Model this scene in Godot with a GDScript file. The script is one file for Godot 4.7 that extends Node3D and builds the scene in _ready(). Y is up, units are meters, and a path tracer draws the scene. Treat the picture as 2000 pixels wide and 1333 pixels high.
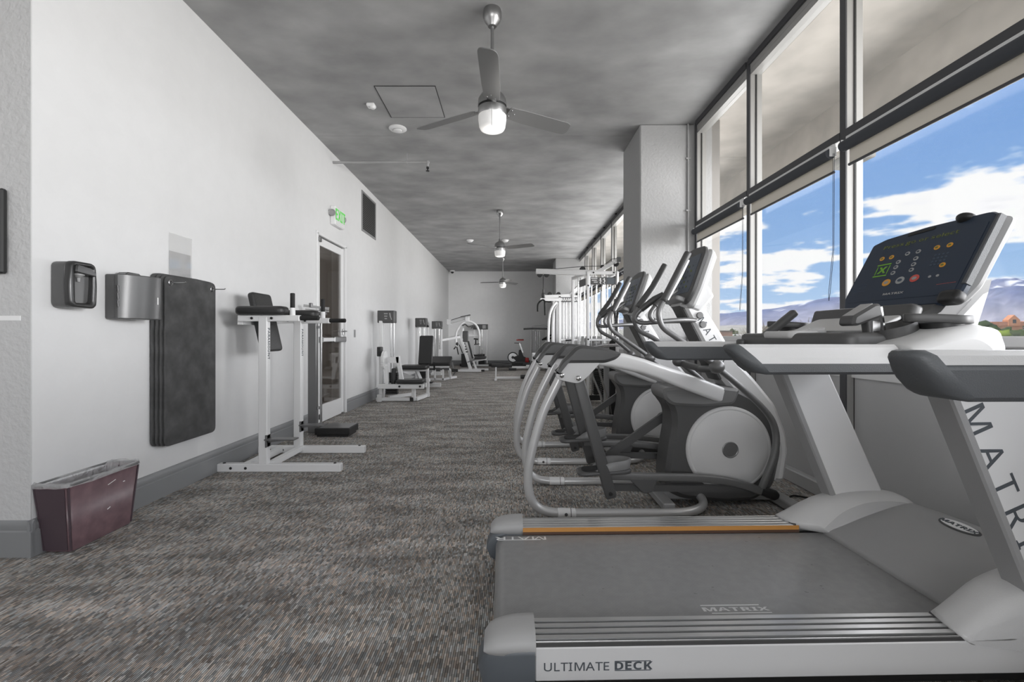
extends Node3D
# Commercial gym: treadmills and ellipticals by a window wall, strength machines down a long room.
# World: x to the right, y up, z towards the viewer; the camera stands at the origin 1.1 m up and looks along -z.

class MB:  # collects triangles (counter-clockwise seen from outside) with smooth groups
	var v := PackedVector3Array()
	var g := PackedInt32Array()
	var n := 0
	func ng() -> int:
		n += 1
		return n
	func tri(a: Vector3, b: Vector3, c: Vector3, grp := 0) -> void:
		v.append(a); v.append(b); v.append(c)
		g.append(grp)
	func quad(a: Vector3, b: Vector3, c: Vector3, d: Vector3, grp := 0) -> void:
		tri(a, b, c, grp)
		tri(a, c, d, grp)
	func shut(from: int, org := Vector3.INF) -> void:  # turns the closed shape begun at vertex «from» outside out
		var o := v[from] if org == Vector3.INF else org
		var vol := 0.0
		for i in range(from, v.size(), 3):
			vol += (v[i] - o).dot((v[i + 1] - o).cross(v[i + 2] - o))
		if vol < 0.0:
			for i in range(from, v.size(), 3):
				var t := v[i + 1]
				v[i + 1] = v[i + 2]
				v[i + 2] = t
	func box(c: Vector3, s: Vector3, r := 0.0, b := Basis()) -> MB:
		var from := v.size()
		var h := s * 0.5
		r = minf(r, minf(h.x, minf(h.y, h.z)) * 0.98)
		var P := func(i: int, a: int) -> Vector3:
			var sg := Vector3(1 if i & 1 else -1, 1 if i & 2 else -1, 1 if i & 4 else -1)
			var q := h - Vector3(r, r, r)
			q[a] = h[a]
			return c + b * (sg * q)
		for a in 3:
			var e := 1 << a
			var f1 := 1 << ((a + 1) % 3)
			var f2 := 1 << ((a + 2) % 3)
			quad(P.call(e, a), P.call(e | f1, a), P.call(e | f1 | f2, a), P.call(e | f2, a))
			quad(P.call(0, a), P.call(f2, a), P.call(f1 | f2, a), P.call(f1, a))
			if r > 0.0:
				var a1 := (a + 1) % 3
				var a2 := (a + 2) % 3
				for k in 4:
					var base := (f1 if k & 1 else 0) | (f2 if k & 2 else 0)
					var q := [P.call(base, a1), P.call(base | e, a1), P.call(base | e, a2), P.call(base, a2)]
					var mid: Vector3 = (q[0] + q[2]) * 0.5 - c
					if (q[1] - q[0]).cross(q[2] - q[0]).dot(mid) > 0:
						quad(q[0], q[1], q[2], q[3])
					else:
						quad(q[3], q[2], q[1], q[0])
		if r > 0.0:
			for i in 8:
				var q := [P.call(i, 0), P.call(i, 1), P.call(i, 2)]
				if (q[1] - q[0]).cross(q[2] - q[0]).dot(q[0] - c) > 0:
					tri(q[0], q[1], q[2])
				else:
					tri(q[0], q[2], q[1])
		if b.determinant() < 0:
			shut(from, c)
		return self
	func rings(rs: Array, grp := -1, caps := true, closed := false) -> MB:  # skin over rings of equal counts
		var from := v.size()
		var m: int = rs[0].size()
		var gg := ng() if grp < 0 else grp
		for i in (rs.size() if closed else rs.size() - 1):
			var r0: PackedVector3Array = rs[i]
			var r1: PackedVector3Array = rs[(i + 1) % rs.size()]
			for j in m:
				var k := (j + 1) % m
				quad(r0[j], r0[k], r1[k], r1[j], gg)
		if caps and not closed:
			_cap(rs[0], true)
			_cap(rs[-1], false)
		shut(from)
		return self
	func _cap(r: PackedVector3Array, back: bool) -> void:
		var c := Vector3.ZERO
		for p in r:
			c += p
		c /= r.size()
		for j in r.size():
			var k := (j + 1) % r.size()
			if back:
				tri(c, r[k], r[j])
			else:
				tri(c, r[j], r[k])
	# a 2D section swept along points; up = ZERO carries the frame along, else the section's y keeps to up
	func sweep(pts: Array, prof: PackedVector2Array, smooth := true, up := Vector3.ZERO, scl: Array = [], closed := false) -> MB:
		var rs := []
		var np := pts.size()
		var nn := Vector3.ZERO
		for i in np:
			var a: Vector3 = pts[(i - 1 + np) % np] if closed else pts[maxi(i - 1, 0)]
			var b: Vector3 = pts[(i + 1) % np] if closed else pts[mini(i + 1, np - 1)]
			var t := (b - a).normalized()
			if up != Vector3.ZERO:
				nn = up.cross(t).normalized()
			elif nn == Vector3.ZERO:
				nn = (Vector3.UP if absf(t.y) < 0.9 else Vector3.BACK).cross(t).normalized()
			else:
				nn = (nn - t * nn.dot(t)).normalized()
			var bb := t.cross(nn)
			var s: Vector2 = Vector2.ONE
			if scl.size():
				s = scl[i] if scl[i] is Vector2 else Vector2.ONE * float(scl[i])
			var ring := PackedVector3Array()
			for q in prof:
				ring.append(pts[i] + nn * q.x * s.x + bb * q.y * s.y)
			rs.append(ring)
		if smooth:
			return rings(rs, -1, true, closed)
		var from := v.size()
		var m := prof.size()
		for i in (np if closed else np - 1):
			for j in m:
				var k := (j + 1) % m
				quad(rs[i][j], rs[i][k], rs[(i + 1) % np][k], rs[(i + 1) % np][j], 0)
		if not closed:
			_cap(rs[0], true)
			_cap(rs[-1], false)
		shut(from)
		return self
	func tube(pts: Array, r: float, sides := 10, scl: Array = [], closed := false) -> MB:
		return sweep(pts, circle(r, sides), true, Vector3.ZERO, scl, closed)
	func bar(a: Vector3, b: Vector3, w: float, h: float, up := Vector3.UP, bevel := 0.0) -> MB:  # straight bar of a rectangular section
		var t := (b - a).normalized()
		if absf(t.dot(up)) > 0.99:
			up = Vector3.BACK if absf(t.z) < 0.9 else Vector3.RIGHT
		var nn := up.cross(t).normalized()
		return box((a + b) * 0.5, Vector3(w, h, a.distance_to(b)), bevel, Basis(nn, t.cross(nn), t))
	func prism(poly: PackedVector2Array, z0: float, z1: float, bevel := 0.0, xf := Transform3D(), sharp := 40.0) -> MB:
		var from := v.size()
		var m := poly.size()
		var area := 0.0
		for i in m:
			area += poly[i].cross(poly[(i + 1) % m])
		if area < 0:
			poly = poly.duplicate()
			poly.reverse()
		var ins := poly
		if bevel > 0.0:
			ins = inset(poly, bevel)
		var layers := [[ins, z0], [poly, z0 + bevel], [poly, z1 - bevel], [ins, z1]] if bevel > 0.0 else [[poly, z0], [poly, z1]]
		var gs := PackedInt32Array()
		var cur := 0
		for i in m:
			var d0 := (poly[i] - poly[(i - 1 + m) % m]).normalized()
			var d1 := (poly[(i + 1) % m] - poly[i]).normalized()
			if i == 0 or d0.dot(d1) < cos(deg_to_rad(sharp)):
				cur += 1
			gs.append(cur)
		if m > 2:
			var d0 := (poly[0] - poly[m - 1]).normalized()
			var d1 := (poly[1] - poly[0]).normalized()
			if d0.dot(d1) >= cos(deg_to_rad(sharp)):
				var last := gs[m - 1]
				for i in m:
					if gs[i] == last:
						gs[i] = 1
		for l in layers.size() - 1:
			var base := n
			n += cur + 1
			for i in m:
				var k := (i + 1) % m
				var a: Vector2 = layers[l][0][i]
				var b: Vector2 = layers[l][0][k]
				var c: Vector2 = layers[l + 1][0][k]
				var d: Vector2 = layers[l + 1][0][i]
				quad(xf * Vector3(a.x, a.y, layers[l][1]), xf * Vector3(b.x, b.y, layers[l][1]), xf * Vector3(c.x, c.y, layers[l + 1][1]), xf * Vector3(d.x, d.y, layers[l + 1][1]), base + gs[i])
		var idx := Geometry2D.triangulate_polygon(poly)
		for i in range(0, idx.size(), 3):
			var a := ins[idx[i]]
			var b := ins[idx[i + 1]]
			var c := ins[idx[i + 2]]
			if (b - a).cross(c - a) < 0:
				var t := b
				b = c
				c = t
			tri(xf * Vector3(a.x, a.y, z1), xf * Vector3(b.x, b.y, z1), xf * Vector3(c.x, c.y, z1))
			tri(xf * Vector3(a.x, a.y, z0), xf * Vector3(c.x, c.y, z0), xf * Vector3(b.x, b.y, z0))
		if xf.basis.determinant() < 0:
			shut(from)
		return self
	func lathe(prof: Array, seg := 24, xf := Transform3D(), sharp := 35.0) -> MB:  # profile of (radius, height)
		var from := v.size()
		var gg := ng()
		for i in prof.size() - 1:
			var a: Vector2 = prof[i]
			var b: Vector2 = prof[i + 1]
			if i > 0:
				var d0: Vector2 = (a - prof[i - 1]).normalized()
				if d0.dot((b - a).normalized()) < cos(deg_to_rad(sharp)):
					gg = ng()
			for j in seg:
				var t0 := TAU * j / seg
				var t1 := TAU * ((j + 1) % seg) / seg
				var p := [Vector3(a.x * cos(t0), a.y, a.x * sin(t0)), Vector3(a.x * cos(t1), a.y, a.x * sin(t1)), Vector3(b.x * cos(t1), b.y, b.x * sin(t1)), Vector3(b.x * cos(t0), b.y, b.x * sin(t0))]
				if a.x > 1e-6:
					tri(xf * p[0], xf * p[2], xf * p[1], gg)
				if b.x > 1e-6:
					tri(xf * p[0], xf * p[3], xf * p[2], gg)
		if prof[0].x > 1e-6 and prof[0] != prof[-1]:
			for j in seg:
				var t0 := TAU * j / seg
				var t1 := TAU * ((j + 1) % seg) / seg
				tri(xf * Vector3(0, prof[0].y, 0), xf * Vector3(prof[0].x * cos(t0), prof[0].y, prof[0].x * sin(t0)), xf * Vector3(prof[0].x * cos(t1), prof[0].y, prof[0].x * sin(t1)))
		if prof[-1].x > 1e-6 and prof[0] != prof[-1]:
			var q: Vector2 = prof[-1]
			for j in seg:
				var t0 := TAU * j / seg
				var t1 := TAU * ((j + 1) % seg) / seg
				tri(xf * Vector3(0, q.y, 0), xf * Vector3(q.x * cos(t1), q.y, q.x * sin(t1)), xf * Vector3(q.x * cos(t0), q.y, q.x * sin(t0)))
		shut(from)
		return self
	# box rounded all round: corners of radius cr seen from above (local y), edges of radius er
	func rbox(c: Vector3, s: Vector3, cr: float, er: float, b := Basis(), top_only := false, cn := 5, en := 4) -> MB:
		var rs := []
		var lv := []
		er = minf(er, s.y * 0.5)
		if top_only:
			lv.append([0.0, -s.y * 0.5])
		else:
			for i in en + 1:
				var t := PI / 2 * i / en
				lv.append([er * (1.0 - sin(t)), -s.y * 0.5 + er * (1.0 - cos(t))])
		for i in en + 1:
			var t := PI / 2 * i / en
			lv.append([er * (1.0 - cos(t)), s.y * 0.5 - er * (1.0 - sin(t))])
		for l in lv:
			var ring := PackedVector3Array()
			for q in rrect(s.x - 2.0 * l[0], s.z - 2.0 * l[0], maxf(cr - l[0], 0.002), cn):
				ring.append(c + b * Vector3(q.x, l[1], q.y))
			rs.append(ring)
		return rings(rs)
	func ball(c: Vector3, r: Vector3, seg := 16, rows := 10, b := Basis()) -> MB:
		var pr := []
		for i in rows + 1:
			var t := -PI / 2 + PI * i / rows
			pr.append(Vector2(maxf(cos(t), 0.0) if i > 0 and i < rows else 0.0, sin(t)))
		return lathe(pr, seg, Transform3D(b * Basis.from_scale(r), c), 80.0)
	func cyl(a: Vector3, b: Vector3, r: float, seg := 16, bevel := 0.0) -> MB:
		var t := (b - a).normalized()
		var nn := (Vector3.UP if absf(t.y) < 0.9 else Vector3.BACK).cross(t).normalized()
		var l := a.distance_to(b)
		var pr := [Vector2(r, 0), Vector2(r, l)] if bevel <= 0 else [Vector2(r - bevel, 0), Vector2(r, bevel), Vector2(r, l - bevel), Vector2(r - bevel, l)]
		return lathe(pr, seg, Transform3D(Basis(nn, t, nn.cross(t)), a))
	static func circle(r: float, k := 12) -> PackedVector2Array:
		var o := PackedVector2Array()
		for i in k:
			o.append(Vector2(cos(TAU * i / k), sin(TAU * i / k)) * r)
		return o
	static func ellipse(rx: float, ry: float, k := 32, c := Vector2.ZERO) -> PackedVector2Array:
		var o := PackedVector2Array()
		for i in k:
			o.append(c + Vector2(cos(TAU * i / k) * rx, sin(TAU * i / k) * ry))
		return o
	static func rrect(w: float, h: float, r: float, k := 5) -> PackedVector2Array:
		var o := PackedVector2Array()
		w = maxf(w, 0.002)
		h = maxf(h, 0.002)
		r = minf(r, minf(w, h) * 0.499)
		for q in 4:
			var cx := (w * 0.5 - r) * (1 if q == 0 or q == 3 else -1)
			var cy := (h * 0.5 - r) * (1 if q < 2 else -1)
			for i in k + 1:
				var t := PI / 2 * (q + float(i) / k)
				o.append(Vector2(cx + r * cos(t), cy + r * sin(t)))
		return o
	static func inset(poly: PackedVector2Array, d: float) -> PackedVector2Array:
		var o := PackedVector2Array()
		var m := poly.size()
		for i in m:
			var a := (poly[i] - poly[(i - 1 + m) % m]).normalized()
			var b := (poly[(i + 1) % m] - poly[i]).normalized()
			var na := Vector2(-a.y, a.x)
			var nb := Vector2(-b.y, b.x)
			var s := na + nb
			var k := maxf(0.4, s.length_squared() * 0.5)
			o.append(poly[i] + s * d / k)
		return o
	static func soften(poly: PackedVector2Array, r: float, k := 4) -> PackedVector2Array:  # rounds a polygon's corners
		var o := PackedVector2Array()
		var m := poly.size()
		for i in m:
			var p := poly[i]
			var a := poly[(i - 1 + m) % m]
			var b := poly[(i + 1) % m]
			var ra := minf(r, p.distance_to(a) * 0.45)
			var rb := minf(r, p.distance_to(b) * 0.45)
			var p0 := p + (a - p).normalized() * ra
			var p1 := p + (b - p).normalized() * rb
			for j in k + 1:
				var t := float(j) / k
				o.append(p0.lerp(p, t).lerp(p.lerp(p1, t), t))
		return o
	static func fillet(pts: Array, r: float, k := 5) -> Array:  # rounds a polyline's inner corners
		var o := [pts[0]]
		for i in range(1, pts.size() - 1):
			var p: Vector3 = pts[i]
			var ra := minf(r, p.distance_to(pts[i - 1]) * 0.48)
			var rb := minf(r, p.distance_to(pts[i + 1]) * 0.48)
			var p0: Vector3 = p + (pts[i - 1] - p).normalized() * ra
			var p1: Vector3 = p + (pts[i + 1] - p).normalized() * rb
			for j in k + 1:
				var t := float(j) / k
				o.append(p0.lerp(p, t).lerp(p.lerp(p1, t), t))
		o.append(pts[-1])
		return o
	static func curve(pts: Array, k := 5) -> Array:  # Catmull-Rom through the points
		var o := []
		var m := pts.size()
		for i in m - 1:
			var a = pts[maxi(i - 1, 0)]
			var b = pts[i]
			var c = pts[i + 1]
			var d = pts[mini(i + 2, m - 1)]
			for j in k:
				var t := float(j) / k
				o.append(0.5 * (2.0 * b + (c - a) * t + (2.0 * a - 5.0 * b + 4.0 * c - d) * t * t + (3.0 * b - a - 3.0 * c + d) * t * t * t))
		o.append(pts[-1])
		return o
	func mesh() -> ArrayMesh:
		var st := SurfaceTool.new()
		st.begin(Mesh.PRIMITIVE_TRIANGLES)
		for i in g.size():
			st.set_smooth_group(g[i] if g[i] > 0 else -1)
			st.add_vertex(v[i * 3])
			st.add_vertex(v[i * 3 + 2])
			st.add_vertex(v[i * 3 + 1])
		st.generate_normals()
		return st.commit()

var M := {}
var taken := {}
var font: SystemFont

func W(x: float, y: float, d: float) -> Vector3:  # a point of the room; d is the distance down the room
	return Vector3(x, y, -d)

func numbered(called: String) -> String:
	var k: int = taken.get(called, 0)
	taken[called] = k + 1
	return called if k == 0 else "%s_%03d" % [called, k]

func tag(o: Node3D, label: String, category: String, group := "", kind := "") -> Node3D:
	o.set_meta("label", label)
	o.set_meta("category", category)
	if group:
		o.set_meta("group", group)
	if kind:
		o.set_meta("kind", kind)
	return o

func thing(called: String, label: String, category: String, at := Vector3.ZERO, turn := 0.0, group := "") -> Node3D:
	var o := Node3D.new()
	o.name = numbered(called)
	add_child(o)
	o.position = at
	o.rotation.y = turn
	return tag(o, label, category, group)

func part(called: String, mb: MB, m: Material, parent: Node3D, label := "") -> MeshInstance3D:
	var o := MeshInstance3D.new()
	o.name = called
	o.mesh = mb.mesh()
	o.material_override = m
	parent.add_child(o, true)
	if label:
		o.set_meta("label", label)
	return o

func single(called: String, mb: MB, m: Material, label: String, category: String, at := Vector3.ZERO, group := "") -> MeshInstance3D:
	var o := part(numbered(called), mb, m, self)
	o.position = at
	tag(o, label, category, group)
	return o

func struct(called: String, mb: MB, m: Material, parent: Node3D = self) -> MeshInstance3D:
	var o := part(called, mb, m, parent)
	if parent == self:
		o.set_meta("kind", "structure")
	return o

func dup(src: Node3D, at: Vector3, turn: float, label: String, group := "") -> Node3D:
	var o: Node3D = src.duplicate()
	o.name = numbered(str(src.name).rstrip("0123456789").rstrip("_"))
	add_child(o)
	o.position = at
	o.rotation.y = turn
	o.set_meta("label", label)
	if group:
		o.set_meta("group", group)
	return o

func lettering(txt: String, cap: float, xf: Transform3D, m: Material, parent: Node3D, bold := false, wide := 1.0, called := "lettering", gap := "") -> MeshInstance3D:
	var t := TextMesh.new()
	var f := SystemFont.new()
	f.font_names = PackedStringArray(["Droid Sans"])
	f.font_weight = 700 if bold else 400
	t.font = f
	var s := txt
	if gap:
		s = gap.join(txt.split(""))
	t.text = s
	t.font_size = 32
	t.pixel_size = cap / (32.0 * 0.72)
	t.depth = 0.0016
	t.curve_step = 2.0
	var o := MeshInstance3D.new()
	o.name = called
	o.mesh = t
	o.material_override = m
	o.transform = xf * Transform3D(Basis.from_scale(Vector3(wide, 1, 1)))
	parent.add_child(o, true)
	return o

func grey(l: float) -> Color:
	return Color(l, l, l)

func mat(key: String, c: Color, rough := 0.6, metal := 0.0, spec := 0.5) -> StandardMaterial3D:
	var m := StandardMaterial3D.new()
	m.resource_name = key
	m.albedo_color = c
	m.roughness = rough
	m.metallic = metal
	m.metallic_specular = spec
	M[key] = m
	return m

func noise_img(size: int, freq: float, oct: int, lo: float, hi: float, sd: int, type := FastNoiseLite.TYPE_SIMPLEX_SMOOTH, h := 0) -> ImageTexture:
	var nz := FastNoiseLite.new()
	nz.noise_type = type
	nz.frequency = freq
	nz.fractal_octaves = oct
	nz.seed = sd
	var im := nz.get_seamless_image(size, h if h else size)
	im.convert(Image.FORMAT_L8)
	var b := im.get_data()
	for i in b.size():
		b[i] = int(255.0 * lerpf(lo, hi, b[i] / 255.0))
	im = Image.create_from_data(im.get_width(), im.get_height(), false, Image.FORMAT_L8, b)
	return ImageTexture.create_from_image(im)

func tri_world(m: StandardMaterial3D, scale: Vector3) -> void:
	m.uv1_triplanar = true
	m.uv1_world_triplanar = true
	m.uv1_scale = scale

func tri_own(m: StandardMaterial3D, scale: Vector3) -> void:
	m.uv1_triplanar = true
	m.uv1_scale = scale

func _ready() -> void:
	# ---- camera
	var cam := Camera3D.new()
	cam.name = "camera"
	cam.projection = Camera3D.PROJECTION_FRUSTUM
	cam.near = 0.05
	cam.far = 30000.0
	cam.size = 0.05 * 1333.0 / 889.0
	cam.frustum_offset = Vector2(0, -0.05 * 9.5 / 889.0)
	add_child(cam)
	cam.position = Vector3(0, 1.1, 0)
	cam.current = true
	# ---- sky, exposure
	var we := WorldEnvironment.new()
	we.name = "environment"
	var e := Environment.new()
	e.background_mode = Environment.BG_SKY
	e.sky = Sky.new()
	var sm := PanoramaSkyMaterial.new()
	sm.panorama = sky_picture()
	e.sky.sky_material = sm
	e.background_energy_multiplier = 0.88
	e.tonemap_mode = Environment.TONE_MAPPER_LINEAR
	e.tonemap_exposure = 1.16
	e.sdfgi_enabled = true
	e.ssao_enabled = true
	e.ssil_enabled = true
	we.environment = e
	add_child(we)
	# ---- sun, high behind the building, so that none of it enters the room
	var sun := DirectionalLight3D.new()
	sun.name = "sun"
	sun.light_energy = 1.5
	sun.light_color = Color(1.0, 0.96, 0.9)
	sun.light_angular_distance = 0.6
	sun.shadow_enabled = true
	sun.sky_mode = DirectionalLight3D.SKY_MODE_LIGHT_ONLY
	add_child(sun)
	sun.look_at_from_position(Vector3(-5, 9, 2), Vector3.ZERO)
	# ---- added area lights boosting the window daylight; slant and rear ones are pure fill
	daylight("window_daylight_near", W(3.3, 1.80, 0.9), Vector2(8.4, 1.9), 23.0)
	daylight("window_daylight_far", W(3.3, 1.70, 10.2), Vector2(8.4, 1.7), 31.0)
	daylight("added_slant_fill", W(14.0, 2.4, -4.0), Vector2(5.0, 3.0), 165.0, 0.635)  # added fill from beyond the building, lifts the far back wall
	daylight("added_rear_fill", W(-0.3, 1.75, -3.9), Vector2(3.8, 1.7), 12.5, 0.0)  # added fill through the made-up rear window, for faces turned to the camera
	make_materials()
	build_room()
	build_windows()
	build_outside()
	build_ceiling_things()
	build_wall_things()
	build_treadmills()
	build_ellipticals()
	build_left_machines()
	build_right_machines()

func daylight(called: String, at: Vector3, size: Vector2, energy: float, turn := PI / 2) -> void:
	var a := AreaLight3D.new()
	a.name = called
	a.area_size = size
	a.light_energy = energy
	a.light_color = Color(0.994, 0.992, 0.993)
	a.area_range = 30.0
	a.area_attenuation = 2.0
	a.shadow_enabled = true
	add_child(a)
	a.position = at
	a.rotation = Vector3(0, turn, 0)

func sky_picture() -> ImageTexture:
	var w := 4096
	var h := 2048
	var n1 := FastNoiseLite.new()
	n1.noise_type = FastNoiseLite.TYPE_SIMPLEX_SMOOTH
	n1.fractal_octaves = 6
	n1.fractal_gain = 0.56
	n1.frequency = 0.85
	n1.seed = 11
	var n2 := FastNoiseLite.new()
	n2.noise_type = FastNoiseLite.TYPE_SIMPLEX_SMOOTH
	n2.fractal_octaves = 3
	n2.frequency = 0.16
	n2.seed = 5
	var buf := PackedByteArray()
	buf.resize(w * h * 3)
	buf.fill(128)
	var hr := h / 2
	for y in hr:
		var el := PI * (0.5 - (y + 0.5) / h)
		var step := 1 if el < deg_to_rad(32) else (4 if el < deg_to_rad(60) else 8)
		if step > 1 and y % step:
			var src := (y - y % step) * w * 3
			var row := buf.slice(src, src + w * 3)
			for i in row.size():
				buf[y * w * 3 + i] = row[i]
			continue
		var sy := sin(el)
		var k := cos(el) / (sy + 0.13)
		var up := clampf(sy / 0.5, 0.0, 1.0)
		var blue := Color(0.74, 0.86, 0.97).lerp(Color(0.39, 0.58, 0.85), pow(up, 0.6))
		for x0 in range(0, w, step):
			var az := TAU * ((x0 + 0.5) / w - 0.5)
			var px := sin(az) * k
			var pz := cos(az) * k
			var u := px * 0.80 - pz * 0.60  # wind direction: streaks run across the view
			var t := px * 0.60 + pz * 0.80
			var c := n1.get_noise_2d(u * 1.0 + 3.1, t * 1.35) + 0.55 * n2.get_noise_2d(u + 7.0, t * 1.7)
			var cover := smoothstep(0.10, 0.27, c + 0.02 + 0.16 * (1.0 - up) * (1.0 - up))
			var shade := clampf(1.0 - 0.12 * smoothstep(0.45, 0.9, c), 0.0, 1.0)
			var col := blue.lerp(Color(shade, shade, shade * 1.01), cover)
			col = col.lerp(Color(0.93, 0.95, 0.98), 0.55 * exp(-el / 0.05))
			var o := (y * w + x0) * 3
			for i in step:
				buf[o] = col.r8
				buf[o + 1] = col.g8
				buf[o + 2] = col.b8
				o += 3
	var o2 := hr * w * 3
	var ground := PackedByteArray([140, 138, 128])
	for i in range(o2, o2 + w * 3):
		buf[i] = ground[i % 3]
	var line := buf.slice(o2, o2 + w * 3)
	var low := buf.slice(0, o2)
	for y in hr:
		low.append_array(line)
	return ImageTexture.create_from_image(Image.create_from_data(w, h, false, Image.FORMAT_RGB8, low))

func make_materials() -> void:
	var m := mat("wall paint", grey(0.855), 0.6)
	m.albedo_texture = noise_img(512, 0.012, 3, 0.985, 1.0, 3)
	m.heightmap_enabled = true
	m.heightmap_scale = 0.05
	m.heightmap_texture = noise_img(512, 0.035, 3, 0.0, 1.0, 4)
	tri_world(m, Vector3.ONE * 0.8)
	m = mat("ceiling paint", grey(0.735), 0.75)
	m.albedo_texture = noise_img(1024, 0.006, 5, 0.84, 1.0, 8)
	m.heightmap_enabled = true
	m.heightmap_scale = 0.15
	m.heightmap_texture = noise_img(512, 0.05, 3, 0.0, 1.0, 9)
	m.detail_enabled = true
	m.detail_blend_mode = BaseMaterial3D.BLEND_MODE_MUL
	m.detail_albedo = noise_img(512, 0.012, 5, 0.88, 1.0, 21)
	m.detail_uv_layer = BaseMaterial3D.DETAIL_UV_2
	m.uv2_triplanar = true
	m.uv2_world_triplanar = true
	m.uv2_scale = Vector3(0.14, 0.14, 0.22)
	tri_world(m, Vector3(0.22, 0.22, 0.32))
	m = mat("pillar paint", grey(0.66), 0.7)
	m.heightmap_enabled = true
	m.heightmap_scale = 0.3
	m.heightmap_texture = M["wall paint"].heightmap_texture
	tri_world(m, Vector3.ONE * 1.3)
	mat("panel paint", grey(0.72), 0.5)
	carpet()
	mat("baseboard paint", Color(0.53, 0.535, 0.54), 0.45)
	mat("frame aluminium", Color(0.64, 0.635, 0.625), 0.4, 0.1)
	mat("frame dark", Color(0.27, 0.27, 0.28), 0.45)
	mat("gasket", grey(0.12), 0.6)
	m = mat("glass", Color(0.95, 0.98, 0.97, 0.04), 0.02)
	m.transparency = BaseMaterial3D.TRANSPARENCY_ALPHA
	m.cull_mode = BaseMaterial3D.CULL_DISABLED
	m.metallic_specular = 0.3
	m = mat("door glass", Color(0.42, 0.39, 0.36, 0.30), 0.03)
	m.transparency = BaseMaterial3D.TRANSPARENCY_ALPHA
	m.cull_mode = BaseMaterial3D.CULL_DISABLED
	m = mat("shade fabric", Color(0.84, 0.82, 0.79), 0.85)
	m.backlight_enabled = true
	m.backlight = Color(0.5, 0.49, 0.46)
	mat("shade roll", Color(0.25, 0.26, 0.28), 0.8)
	m = mat("soffit", Color(0.80, 0.775, 0.745), 0.9)
	m.albedo_texture = noise_img(512, 0.01, 4, 0.86, 1.0, 31)
	tri_world(m, Vector3.ONE * 0.35)
	m = mat("white enamel", grey(0.88), 0.38)
	mat("white plastic", grey(0.93), 0.4)
	mat("black plastic", grey(0.13), 0.45)
	mat("black rubber", grey(0.10), 0.7)
	m = mat("black vinyl", grey(0.17), 0.42)
	m.heightmap_enabled = true
	m.heightmap_scale = 0.1
	m.heightmap_texture = noise_img(256, 0.05, 3, 0.0, 1.0, 14)
	tri_own(m, Vector3.ONE * 4.0)
	mat("chrome", grey(0.82), 0.16, 1.0)
	mat("brushed nickel", grey(0.66), 0.34, 1.0)
	mat("steel", grey(0.72), 0.28, 1.0)
	m = mat("silver paint", grey(0.86), 0.36, 0.15)
	mat("silver light", grey(0.88), 0.38, 0.05)
	mat("housing grey", grey(0.46), 0.42)
	mat("console silver", grey(0.80), 0.5)
	mat("tube silver", grey(0.78), 0.3, 0.35)
	m = mat("grey plastic", grey(0.60), 0.45)
	m.heightmap_enabled = true
	m.heightmap_scale = 0.04
	m.heightmap_texture = noise_img(256, 0.2, 2, 0.0, 1.0, 15)
	tri_own(m, Vector3.ONE * 6.0)
	m = mat("arm dark", Color(0.33, 0.34, 0.35), 0.5)
	m.heightmap_enabled = true
	m.heightmap_scale = 0.05
	m.heightmap_texture = M["grey plastic"].heightmap_texture
	tri_own(m, Vector3.ONE * 6.0)
	m = mat("arm light", grey(0.78), 0.45)
	m.heightmap_enabled = true
	m.heightmap_scale = 0.04
	m.heightmap_texture = M["grey plastic"].heightmap_texture
	tri_own(m, Vector3.ONE * 6.0)
	mat("dark grey plastic", grey(0.30), 0.42)
	mat("mid grey metal", grey(0.45), 0.35, 0.4)
	mat("slate plastic", Color(0.34, 0.36, 0.38), 0.45)
	mat("cap grey", grey(0.66), 0.5)
	mat("deck brown", Color(0.33, 0.24, 0.19), 0.5)
	mat("orange deck", Color(0.77, 0.55, 0.29), 0.4)
	mat("rail aluminium", grey(0.80), 0.28, 0.85)
	m = mat("belt rubber", grey(0.56), 0.36)
	m.albedo_texture = noise_img(512, 0.015, 5, 0.93, 1.0, 41)
	m.heightmap_enabled = true
	m.heightmap_scale = 0.05
	m.heightmap_texture = weave()
	m.uv1_triplanar = true
	m.uv1_scale = Vector3(2.5, 2.5, 2.5)
	m.roughness_texture = noise_img(512, 0.008, 4, 0.75, 1.0, 42)
	mat("print grey", Color(0.30, 0.32, 0.34), 0.5)
	mat("print white", grey(0.9), 0.5)
	mat("belt print", grey(0.80), 0.5)
	mat("print pale", grey(0.62), 0.5)
	mat("screen navy", Color(0.19, 0.23, 0.29), 0.25)  # navy lightened: the reflection on the display is put into its colour
	mat("screen blue", Color(0.25, 0.30, 0.36), 0.2)
	mat("button orange", Color(0.85, 0.60, 0.20), 0.4)
	mat("button green", Color(0.45, 0.68, 0.15), 0.4)
	mat("button red", Color(0.78, 0.32, 0.28), 0.4)
	mat("led olive", Color(0.42, 0.45, 0.18), 0.5)
	mat("mat rubber", grey(0.32), 0.75)
	M["mat rubber"].albedo_texture = noise_img(512, 0.01, 5, 0.72, 1.0, 51)
	tri_own(M["mat rubber"], Vector3.ONE * 1.4)
	m = mat("bin purple", Color(0.50, 0.40, 0.42), 0.34)
	m.albedo_texture = noise_img(512, 0.012, 5, 0.78, 1.0, 61)
	tri_own(m, Vector3.ONE * 1.8)
	mat("rail dark", grey(0.36), 0.4, 0.4)
	mat("bin dark", Color(0.30, 0.25, 0.275), 0.35)
	m = mat("bag film", Color(0.92, 0.92, 0.92, 0.34), 0.28)
	m.heightmap_enabled = true
	m.heightmap_scale = 2.0
	m.heightmap_texture = noise_img(256, 0.03, 3, 0.0, 1.0, 88, FastNoiseLite.TYPE_CELLULAR)
	tri_own(m, Vector3.ONE * 3.0)
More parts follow.
